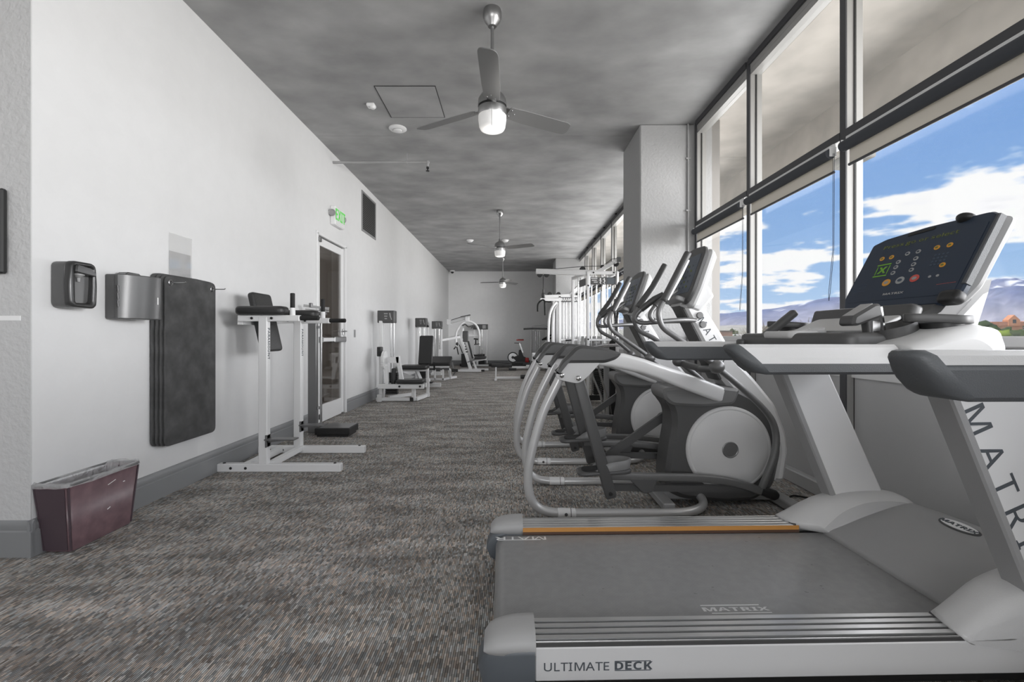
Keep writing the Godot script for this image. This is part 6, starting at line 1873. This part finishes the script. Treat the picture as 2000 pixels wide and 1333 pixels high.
func build_right_machines() -> void:
	# tall cable tower with a long boom
	var o := thing("cable_machine", "tall white cable machine with a long boom and figure placard by the pillar", "weight machine", W(1.45, 0, 7.4))
	var top := 2.15
	for q in [[-0.215, 0.0], [0.26, 0.0], [-0.36, -0.75], [0.20, -0.75]]:
		part("frame_post", MB.new().box(Vector3(q[0], top / 2, q[1]), Vector3(0.042, top, 0.06), 0.005), M["white enamel"], o)
	part("top_frame", MB.new().box(Vector3(0.022, top - 0.02, 0), Vector3(0.50, 0.05, 0.055), 0.005).bar(Vector3(-0.215, top - 0.02, 0), Vector3(-0.36, top - 0.02, -0.75), 0.05, 0.05).bar(Vector3(0.26, top - 0.02, 0), Vector3(0.20, top - 0.02, -0.75), 0.05, 0.05), M["white enamel"], o)
	part("boom", MB.new().bar(Vector3(-1.06, 2.155, -0.02), Vector3(-0.20, 2.135, -0.02), 0.06, 0.085, Vector3.UP, 0.006).bar(Vector3(-0.22, 2.14, -0.02), Vector3(-0.02, 2.15, -0.02), 0.05, 0.06).bar(Vector3(-0.06, 2.14, -0.02), Vector3(0.28, 2.34, 0.03), 0.05, 0.065, Vector3.UP, 0.005), M["white enamel"], o)
	part("boom_cap", MB.new().box(Vector3(0.275, 2.335, 0.03), Vector3(0.06, 0.085, 0.07), 0.005), M["mid grey metal"], o)
	for q in [[-0.995, 2.105], [-0.885, 2.105]]:
		pulley(o, Vector3(q[0], q[1], -0.02), 0.045)
	pulley(o, Vector3(-0.30, 2.185, -0.02), 0.05)
	pulley(o, Vector3(0.02, 2.225, 0.0), 0.035)
	pulley(o, Vector3(0.235, 2.27, 0.03), 0.045)
	part("lift_cable", MB.new().tube([Vector3(-0.94, 2.10, -0.02), Vector3(-0.94, 1.86, -0.02)], 0.006, 6), M["black rubber"], o)
	part("lift_cable", MB.new().tube([Vector3(-0.99, 2.175, -0.02), Vector3(-0.30, 2.237, -0.02), Vector3(0.02, 2.24, 0.0), Vector3(0.17, 2.35, 0.02), Vector3(0.25, 2.36, 0.03)], 0.005, 6), M["black rubber"], o)
	part("lift_cable", MB.new().tube([Vector3(0.235, 2.26, 0.05), Vector3(0.235, 1.72, 0.05)], 0.006, 6), M["black rubber"], o)
	var pd := part("figure_placard", MB.new().box(Vector3(0.022, 1.995, 0.033), Vector3(0.405, 0.118, 0.008), 0.002), M["placard"], o)
	part("placard_print", MB.new().box(Vector3(0.155, 1.995, 0.038), Vector3(0.13, 0.10, 0.002)), M["print grey"], pd)
	for k in 3:
		part("placard_print", MB.new().box(Vector3(-0.12 + (0.012 * k if k == 2 else 0.0), 2.035 - 0.03 * k, 0.0385), Vector3(0.10 - 0.02 * k, 0.010, 0.002)), M["print white"], pd)
	for s in [0, 1]:  # two little exercise figures
		var fg := MB.new()
		var bx: float = -0.022 + 0.062 * s
		fg.ball(Vector3(bx, 2.030, 0.039), Vector3(0.011, 0.011, 0.004), 10, 6)
		fg.bar(Vector3(bx, 2.02, 0.039), Vector3(bx + 0.012, 1.985, 0.039), 0.016, 0.004, Vector3.BACK)
		fg.bar(Vector3(bx + 0.012, 1.99, 0.039), Vector3(bx - 0.008, 1.965, 0.039), 0.012, 0.004, Vector3.BACK)
		fg.bar(Vector3(bx - 0.006, 1.968, 0.039), Vector3(bx + 0.012, 1.948, 0.039), 0.010, 0.004, Vector3.BACK)
		fg.bar(Vector3(bx, 2.012, 0.039), Vector3(bx - 0.02, 2.0 + 0.02 * s, 0.039), 0.008, 0.004, Vector3.BACK)
		part("placard_figure", fg, M["print white"], pd)
	var sp := MB.new().bar(Vector3(-0.245, 1.99, -0.04), Vector3(-0.30, 1.99, -0.36), 0.008, 0.118)
	part("side_placard", sp, M["placard"], o)
	part("lower_frame", MB.new().box(Vector3(0.022, 0.10, 0), Vector3(0.52, 0.08, 0.06), 0.005).bar(Vector3(-0.215, 0.04, 0.1), Vector3(-0.36, 0.04, -0.85), 0.06, 0.06).bar(Vector3(0.26, 0.04, 0.1), Vector3(0.20, 0.04, -0.85), 0.06, 0.06), M["black plastic"], o)
	part("cross_bar", MB.new().box(Vector3(0.022, 1.04, 0), Vector3(0.44, 0.035, 0.04), 0.004), M["white enamel"], o)
	for q in [-0.14, -0.06, 0.04, 0.12]:
		part("guide_rod", MB.new().cyl(Vector3(q, 0.1, -0.10), Vector3(q, 2.12, -0.10), 0.012, 10), M["chrome"], o)
	for q in [-0.31, -0.27, -0.20]:
		part("guide_rod", MB.new().cyl(Vector3(q, 0.1, -0.45), Vector3(q, 2.12, -0.45), 0.012, 10), M["chrome"], o)
	for k in 13:
		part("weight_plate", MB.new().box(Vector3(0.0, 0.16 + 0.033 * k, -0.08), Vector3(0.235, 0.030, 0.12), 0.004), M["black plastic"], o)
		part("plate_number", MB.new().box(Vector3(0.0, 0.162 + 0.033 * k, -0.018), Vector3(0.016, 0.010, 0.003)), M["print pale"], o)
	part("top_plate", MB.new().box(Vector3(0.03, 0.62, -0.05), Vector3(0.20, 0.10, 0.06), 0.006), M["white enamel"], o)
	part("shield_panel", MB.new().box(Vector3(-0.13, 1.04, -0.16), Vector3(0.24, 0.06, 0.012), 0.002).box(Vector3(-0.09, 0.90, -0.16), Vector3(0.30, 0.16, 0.01), 0.002), M["vent metal"], o)
	for q in [[-0.215, 1.05], [0.26, 1.05], [-0.215, 1.92], [0.26, 1.92], [-0.13, 2.13], [0.20, 2.13]]:
		part("bolt", MB.new().cyl(Vector3(q[0], q[1], 0.028), Vector3(q[0], q[1], 0.038), 0.014, 10, 0.003), M["black plastic"], o)
	# rope with handle on the boom cable
	o = thing("pull_grip", "black double-ended pull grip hanging from the boom's left end", "pull grip", W(0.51, 1.50, 7.42))
	part("swivel", MB.new().cyl(Vector3(0, 0.30, 0), Vector3(0, 0.36, 0), 0.014, 10).ball(Vector3(0, 0.27, 0), Vector3(0.03, 0.05, 0.025), 12, 8), M["dark grey plastic"], o)
	part("grip_bar", MB.new().tube(MB.curve([Vector3(-0.09, 0.0, 0), Vector3(-0.085, 0.12, 0), Vector3(-0.02, 0.19, 0), Vector3(0.02, 0.17, 0), Vector3(0.025, 0.08, 0), Vector3(0.03, -0.06, 0)], 5), 0.014, 10), M["black rubber"], o)
	part("side_hook", MB.new().tube([Vector3(0.02, 0.17, 0), Vector3(0.08, 0.16, 0), Vector3(0.13, 0.16, 0)], 0.010, 8), M["black rubber"], o)
	o = thing("triceps_rope", "thick black braided rope hanging from the cable machine's right arm", "rope", W(1.685, 1.12, 7.35))
	part("clip", MB.new().cyl(Vector3(0, 0.58, 0), Vector3(0, 0.66, 0), 0.012, 10), M["steel"], o)
	for s in [-1, 1]:
		var rp := MB.new()
		var pts := []
		var sc := []
		for k in 33:
			pts.append(Vector3(s * (0.008 + 0.02 * sin(PI * minf(k / 20.0, 1.0)) ), 0.58 - 0.0165 * k, 0.0))
			sc.append(1.0 + 0.14 * sin(k * 1.9))
		rp.tube(pts, 0.017, 8, sc)
		part("braided_strand", rp, M["black rubber"], o)
	part("end_knob", MB.new().ball(Vector3(0.0, 0.03, 0), Vector3(0.05, 0.045, 0.04), 12, 8), M["dark grey plastic"], o)
	# paramount tower farther back
	o = thing("lat_pulldown", "white pulldown machine with a name placard, behind the tall cable machine", "weight machine", W(1.27, 0, 10.0))
	top = 1.98
	for x in [-0.22, 0.22]:
		part("frame_post", MB.new().box(Vector3(x, top / 2, 0), Vector3(0.05, top, 0.06), 0.005), M["white enamel"], o)
		part("frame_post", MB.new().box(Vector3(x - 0.08, top / 2, -0.6), Vector3(0.05, top, 0.06), 0.005), M["white enamel"], o)
	part("top_frame", MB.new().box(Vector3(0, top - 0.01, 0), Vector3(0.49, 0.05, 0.06), 0.005).bar(Vector3(-0.55, 1.965, 0.0), Vector3(0.1, 1.99, 0.0), 0.05, 0.07).bar(Vector3(-0.65, 1.90, 0.02), Vector3(-0.18, 1.90, 0.02), 0.05, 0.06).bar(Vector3(0.0, 2.0, -0.02), Vector3(0.34, 2.32, -0.3), 0.05, 0.07), M["white enamel"], o)
	pulley(o, Vector3(-0.44, 2.02, 0.0), 0.05)
	pulley(o, Vector3(-0.25, 2.02, 0.0), 0.05)
	pulley(o, Vector3(0.16, 2.02, 0.0), 0.03)
	var pp := part("name_placard", MB.new().box(Vector3(0, 1.90, 0.035), Vector3(0.385, 0.105, 0.01), 0.002), M["placard"], o)
	lettering("PARAMOUNT", 0.062, Transform3D(Basis(), Vector3(0, 1.902, 0.041)), M["print white"], pp, true, 0.92)
	part("lift_arm", MB.new().bar(Vector3(0.05, 1.95, 0.04), Vector3(0.06, 2.13, 0.04), 0.03, 0.03), M["black plastic"], o)
	for q in [-0.12, -0.06, 0.02, 0.08, 0.14]:
		part("guide_rod", MB.new().cyl(Vector3(q, 0.1, -0.12), Vector3(q, top - 0.05, -0.12), 0.012, 8), M["chrome"], o)
	part("lower_frame", MB.new().box(Vector3(0, 1.02, 0.0), Vector3(0.44, 0.03, 0.04)).box(Vector3(0, 0.05, 0), Vector3(0.49, 0.07, 0.08), 0.005), M["white enamel"], o)
	for k in 11:
		part("weight_plate", MB.new().box(Vector3(0.02, 0.12 + 0.036 * k, -0.12), Vector3(0.24, 0.033, 0.12), 0.004), M["black plastic"], o)
	part("press_arm", MB.new().tube(MB.curve([Vector3(-0.30, 1.84, 0.1), Vector3(-0.40, 1.72, 0.12), Vector3(-0.46, 1.52, 0.12), Vector3(-0.48, 1.2, 0.12), Vector3(-0.48, 0.85, 0.1)], 5), 0.028, 10), M["white enamel"], o)
	part("press_arm", MB.new().tube(MB.curve([Vector3(-0.26, 1.84, -0.1), Vector3(-0.33, 1.72, -0.1), Vector3(-0.36, 1.50, -0.1), Vector3(-0.37, 1.2, -0.1), Vector3(-0.37, 0.80, -0.1)], 5), 0.026, 10), M["white enamel"], o)
	part("press_grip", MB.new().tube([Vector3(-0.50, 1.26, 0.1), Vector3(-0.85, 1.265, 0.1), Vector3(-1.02, 1.255, 0.1)], 0.018, 8).cyl(Vector3(-0.50, 1.30, 0.12), Vector3(-0.46, 1.36, 0.12), 0.014, 8), M["black rubber"], o)
	part("lower_grip", MB.new().tube([Vector3(-0.1, 1.01, 0.05), Vector3(0.08, 1.015, 0.05)], 0.016, 8), M["black rubber"], o)
	# arched white machine at the back wall
	o = thing("rowing_stack", "white arched weight frame at the back wall behind the bikes", "weight machine", W(0.98, 0, 16.5))
	part("arch_tube", MB.new().tube(MB.fillet([Vector3(-0.28, 0.0, 0), Vector3(-0.28, 1.50, 0), Vector3(0.26, 1.50, 0), Vector3(0.26, 0.0, 0)], 0.14, 6), 0.03, 10), M["white enamel"], o)
	var pc := part("top_panel", MB.new().box(Vector3(-0.01, 1.33, 0.0), Vector3(0.48, 0.11, 0.03), 0.004), M["white enamel"], o)
	for k in 2:
		part("panel_print", MB.new().box(Vector3(-0.14, 1.36 - 0.05 * k, 0.017), Vector3(0.10, 0.012, 0.003)), M["print grey"], pc)
	for q in [-0.12, -0.05, 0.02]:
		part("guide_rod", MB.new().cyl(Vector3(q, 0.1, 0), Vector3(q, 1.30, 0), 0.012, 8), M["chrome"], o)
	part("foot", MB.new().box(Vector3(0, 0.03, 0), Vector3(0.66, 0.06, 0.20), 0.006), M["white enamel"], o)
	# spin bike
	o = thing("spin_bike", "small spin bike with a red seat and a black-rimmed flywheel at the back wall", "exercise bike", W(0.06, 0.0, 15.9))
	var wx := Transform3D(Basis(Vector3.RIGHT, Vector3.BACK, Vector3.DOWN), Vector3(-0.03, 0.36, 0.03))
	part("flywheel_rim", MB.new().lathe([Vector2(0.15, -0.02), Vector2(0.185, -0.02), Vector2(0.185, 0.02), Vector2(0.15, 0.02), Vector2(0.15, -0.02)], 36, wx), M["black plastic"], o)
	part("flywheel", MB.new().lathe([Vector2(0.0, -0.012), Vector2(0.152, -0.012), Vector2(0.152, 0.012), Vector2(0.0, 0.012)], 36, wx), M["steel"], o)
	part("hub", MB.new().lathe([Vector2(0.0, -0.03), Vector2(0.05, -0.03), Vector2(0.05, 0.03), Vector2(0.0, 0.03)], 20, wx), M["black plastic"], o)
	part("frame", MB.new().prism(MB.soften(PackedVector2Array([Vector2(0.0, 0.38), Vector2(0.16, 0.43), Vector2(0.18, 0.62), Vector2(0.25, 0.63), Vector2(0.34, 0.40), Vector2(0.50, 0.32), Vector2(0.48, 0.20), Vector2(0.10, 0.22), Vector2(0.0, 0.32)]), 0.02), 0.05, 0.10, 0.01), M["black plastic"], o)
	part("seat_post", MB.new().bar(Vector3(0.32, 0.52, 0.05), Vector3(0.20, 0.86, 0.05), 0.03, 0.045), M["steel"], o)
	part("saddle", MB.new().rbox(Vector3(0.22, 0.965, 0.05), Vector3(0.26, 0.035, 0.14), 0.06, 0.014), M["red enamel"], o)
	part("saddle_top", MB.new().rbox(Vector3(0.25, 0.985, 0.05), Vector3(0.20, 0.02, 0.13), 0.05, 0.01), M["black vinyl"], o)
	part("handlebar", MB.new().tube([Vector3(0.02, 0.86, 0.05), Vector3(0.26, 0.85, 0.05)], 0.014, 8), M["mid grey metal"], o)
	part("brake_shroud", MB.new().rbox(Vector3(0.46, 0.27, 0.08), Vector3(0.13, 0.16, 0.09), 0.02, 0.02), M["red enamel"], o)
	part("base_bar", MB.new().box(Vector3(0.14, 0.06, 0.02), Vector3(0.64, 0.10, 0.10), 0.01), M["black plastic"], o)
	part("base_foot", MB.new().box(Vector3(-0.10, 0.03, 0.02), Vector3(0.08, 0.06, 0.5), 0.01).box(Vector3(0.40, 0.03, 0.02), Vector3(0.08, 0.06, 0.5), 0.01), M["black plastic"], o)
	# second bike with black bars
	o = thing("upright_bike", "upright exercise bike with a cluster of black handlebars, right of the spin bike", "exercise bike", W(0.98, 0, 15.2))
	part("frame", MB.new().bar(Vector3(0.0, 0.10, 0), Vector3(0.16, 0.94, 0), 0.06, 0.07).bar(Vector3(-0.16, 0.10, 0), Vector3(-0.10, 0.62, 0), 0.05, 0.06).bar(Vector3(0.02, 0.82, 0), Vector3(0.30, 0.70, 0), 0.06, 0.05), M["white enamel"], o)
	part("body_cover", MB.new().prism(MB.soften(PackedVector2Array([Vector2(-0.18, 0.50), Vector2(-0.06, 0.72), Vector2(0.10, 0.74), Vector2(0.05, 0.52), Vector2(-0.02, 0.30), Vector2(-0.2, 0.28)]), 0.04), -0.06, 0.06, 0.02), M["dark grey plastic"], o)
	var hb := MB.new()
	for s in [-1, 1]:
		hb.tube(MB.curve([Vector3(0.08, 1.02, 0.02 * s), Vector3(0.16, 1.05, 0.10 * s), Vector3(0.30, 1.12, 0.14 * s), Vector3(0.36, 1.16, 0.12 * s)], 4), 0.024, 8)
		hb.tube(MB.curve([Vector3(0.14, 1.02, 0.04 * s), Vector3(0.30, 1.03, 0.16 * s), Vector3(0.40, 1.06, 0.18 * s)], 4), 0.022, 8)
	hb.bar(Vector3(0.02, 0.98, 0), Vector3(0.42, 1.04, 0), 0.05, 0.05)
	part("handlebars", hb, M["black rubber"], o)
	part("crank", MB.new().cyl(Vector3(0.08, 0.50, -0.08), Vector3(0.08, 0.50, 0.08), 0.09, 18).bar(Vector3(0.08, 0.5, 0.1), Vector3(0.22, 0.56, 0.1), 0.03, 0.02), M["black plastic"], o)
	part("base_foot", MB.new().box(Vector3(0.04, 0.04, 0), Vector3(0.70, 0.08, 0.10), 0.01).box(Vector3(0.3, 0.03, 0), Vector3(0.08, 0.06, 0.46), 0.01).box(Vector3(-0.3, 0.03, 0), Vector3(0.08, 0.06, 0.46), 0.01), M["white enamel"], o)
	# low white cabinet-like base between the bikes
	o = thing("recumbent_bike", "low white boxy exercise machine in front of the upright bike", "exercise bike", W(0.72, 0, 14.6))
	part("body_shell", MB.new().rbox(Vector3(0.06, 0.34, 0), Vector3(0.30, 0.46, 0.26), 0.05, 0.03), M["white enamel"], o)
	part("deck_rail", MB.new().box(Vector3(-0.42, 0.10, 0.02), Vector3(0.80, 0.07, 0.10), 0.008).box(Vector3(-0.12, 0.15, 0.05), Vector3(0.30, 0.06, 0.12), 0.008), M["white enamel"], o)
	part("deck_mat", MB.new().rbox(Vector3(-1.05, 0.155, 0.02), Vector3(0.66, 0.10, 0.30), 0.04, 0.02), M["black vinyl"], o)
	part("leg", MB.new().box(Vector3(-0.70, 0.04, 0.0), Vector3(0.24, 0.08, 0.20), 0.006).box(Vector3(0.06, 0.06, 0), Vector3(0.26, 0.12, 0.20), 0.006), M["black plastic"], o)
	# dark mat stack by the back wall
	single("floor_mat", MB.new().rbox(Vector3(0, 0.05, 0), Vector3(2.3, 0.10, 0.5), 0.03, 0.01), M["black vinyl"], "long black padded mat lying along the back wall's skirting", "mat", W(-0.75, 0.0, 16.8))
	# back extension frame with roller
	o = thing("back_extension", "white low bench frame with a black roller in the middle of the far floor", "exercise bench", W(-0.02, 0, 11.4))
	part("end_post", MB.new().box(Vector3(-0.385, 0.16, 0), Vector3(0.035, 0.32, 0.05), 0.004), M["white enamel"], o)
	part("base_beam", MB.new().box(Vector3(0.06, 0.06, 0), Vector3(0.92, 0.05, 0.06), 0.005), M["white enamel"], o)
	part("floor_bar", MB.new().box(Vector3(-0.385, 0.02, 0.0), Vector3(0.06, 0.035, 0.50), 0.005), M["white enamel"], o)
	part("roller_pad", MB.new().cyl(Vector3(0.23, 0.085, 0.06), Vector3(0.48, 0.085, 0.06), 0.052, 18, 0.012), M["black vinyl"], o)
	part("incline_post", MB.new().bar(Vector3(0.42, 0.06, 0), Vector3(0.62, 0.62, 0), 0.06, 0.06), M["white enamel"], o)
	part("hip_pad", MB.new().rbox(Vector3(0.50, 0.34, 0.05), Vector3(0.10, 0.28, 0.10), 0.02, 0.02, Basis(Vector3.BACK, -0.35)).rbox(Vector3(0.60, 0.50, 0.04), Vector3(0.10, 0.16, 0.10), 0.02, 0.02, Basis(Vector3.BACK, -0.35)), M["black vinyl"], o)
	# chrome handle rack
	o = thing("handle_rack", "chrome tube rack with bent legs seen through the nearest elliptical's frame", "rack", W(1.08, 0, 5.6))
	for s in [0, 1]:
		part("bent_leg", MB.new().tube(MB.fillet([Vector3(-0.18 + 0.10 * s, 0.93, 0.05), Vector3(-0.10 + 0.10 * s, 0.62, 0.05), Vector3(0.01 + 0.085 * s, 0.36, 0.05 - 0.1 * s), Vector3(0.01 + 0.085 * s, 0.015, 0.05 - 0.1 * s)], 0.05, 4), 0.0125, 10), M["chrome"], o)
		part("back_brace", MB.new().tube([Vector3(0.02 + 0.09 * s, 0.36, 0.0), Vector3(0.16 + 0.05 * s, 0.02, -0.25)], 0.009, 8), M["mid grey metal"], o)
	part("top_rail", MB.new().tube(MB.curve([Vector3(-0.20, 0.93, 0.05), Vector3(0.0, 0.985, 0.05), Vector3(0.28, 1.0, 0.05)], 5), 0.012, 10).tube(MB.curve([Vector3(-0.15, 0.92, -0.1), Vector3(0.0, 0.965, -0.1), Vector3(0.27, 0.98, -0.1)], 5), 0.012, 10), M["chrome"], o)
	part("floor_rail", MB.new().tube([Vector3(0.01, 0.014, 0.05), Vector3(0.22, 0.014, -0.22)], 0.012, 8).tube([Vector3(-0.05, 0.014, 0.1), Vector3(0.10, 0.014, -0.1)], 0.012, 8), M["chrome"], o)
	# slim black stand against the pillar
	o = thing("phone_stand", "tall slim black board on a grey post against the pillar's far side", "stand", W(1.36, 0, 6.2))
	part("board", MB.new().prism(PackedVector2Array([Vector2(-0.035, 0.0), Vector2(0.045, 0.0), Vector2(0.045, 1.10), Vector2(-0.035, 1.02)]), -0.01, 0.03, 0.004), M["black plastic"], o)
	part("post", MB.new().box(Vector3(-0.075, 0.5, 0.0), Vector3(0.07, 1.0, 0.03), 0.003), M["grey plastic"], o)
	part("base_plate", MB.new().box(Vector3(-0.02, 0.01, -0.05), Vector3(0.20, 0.02, 0.25), 0.004), M["black plastic"], o)
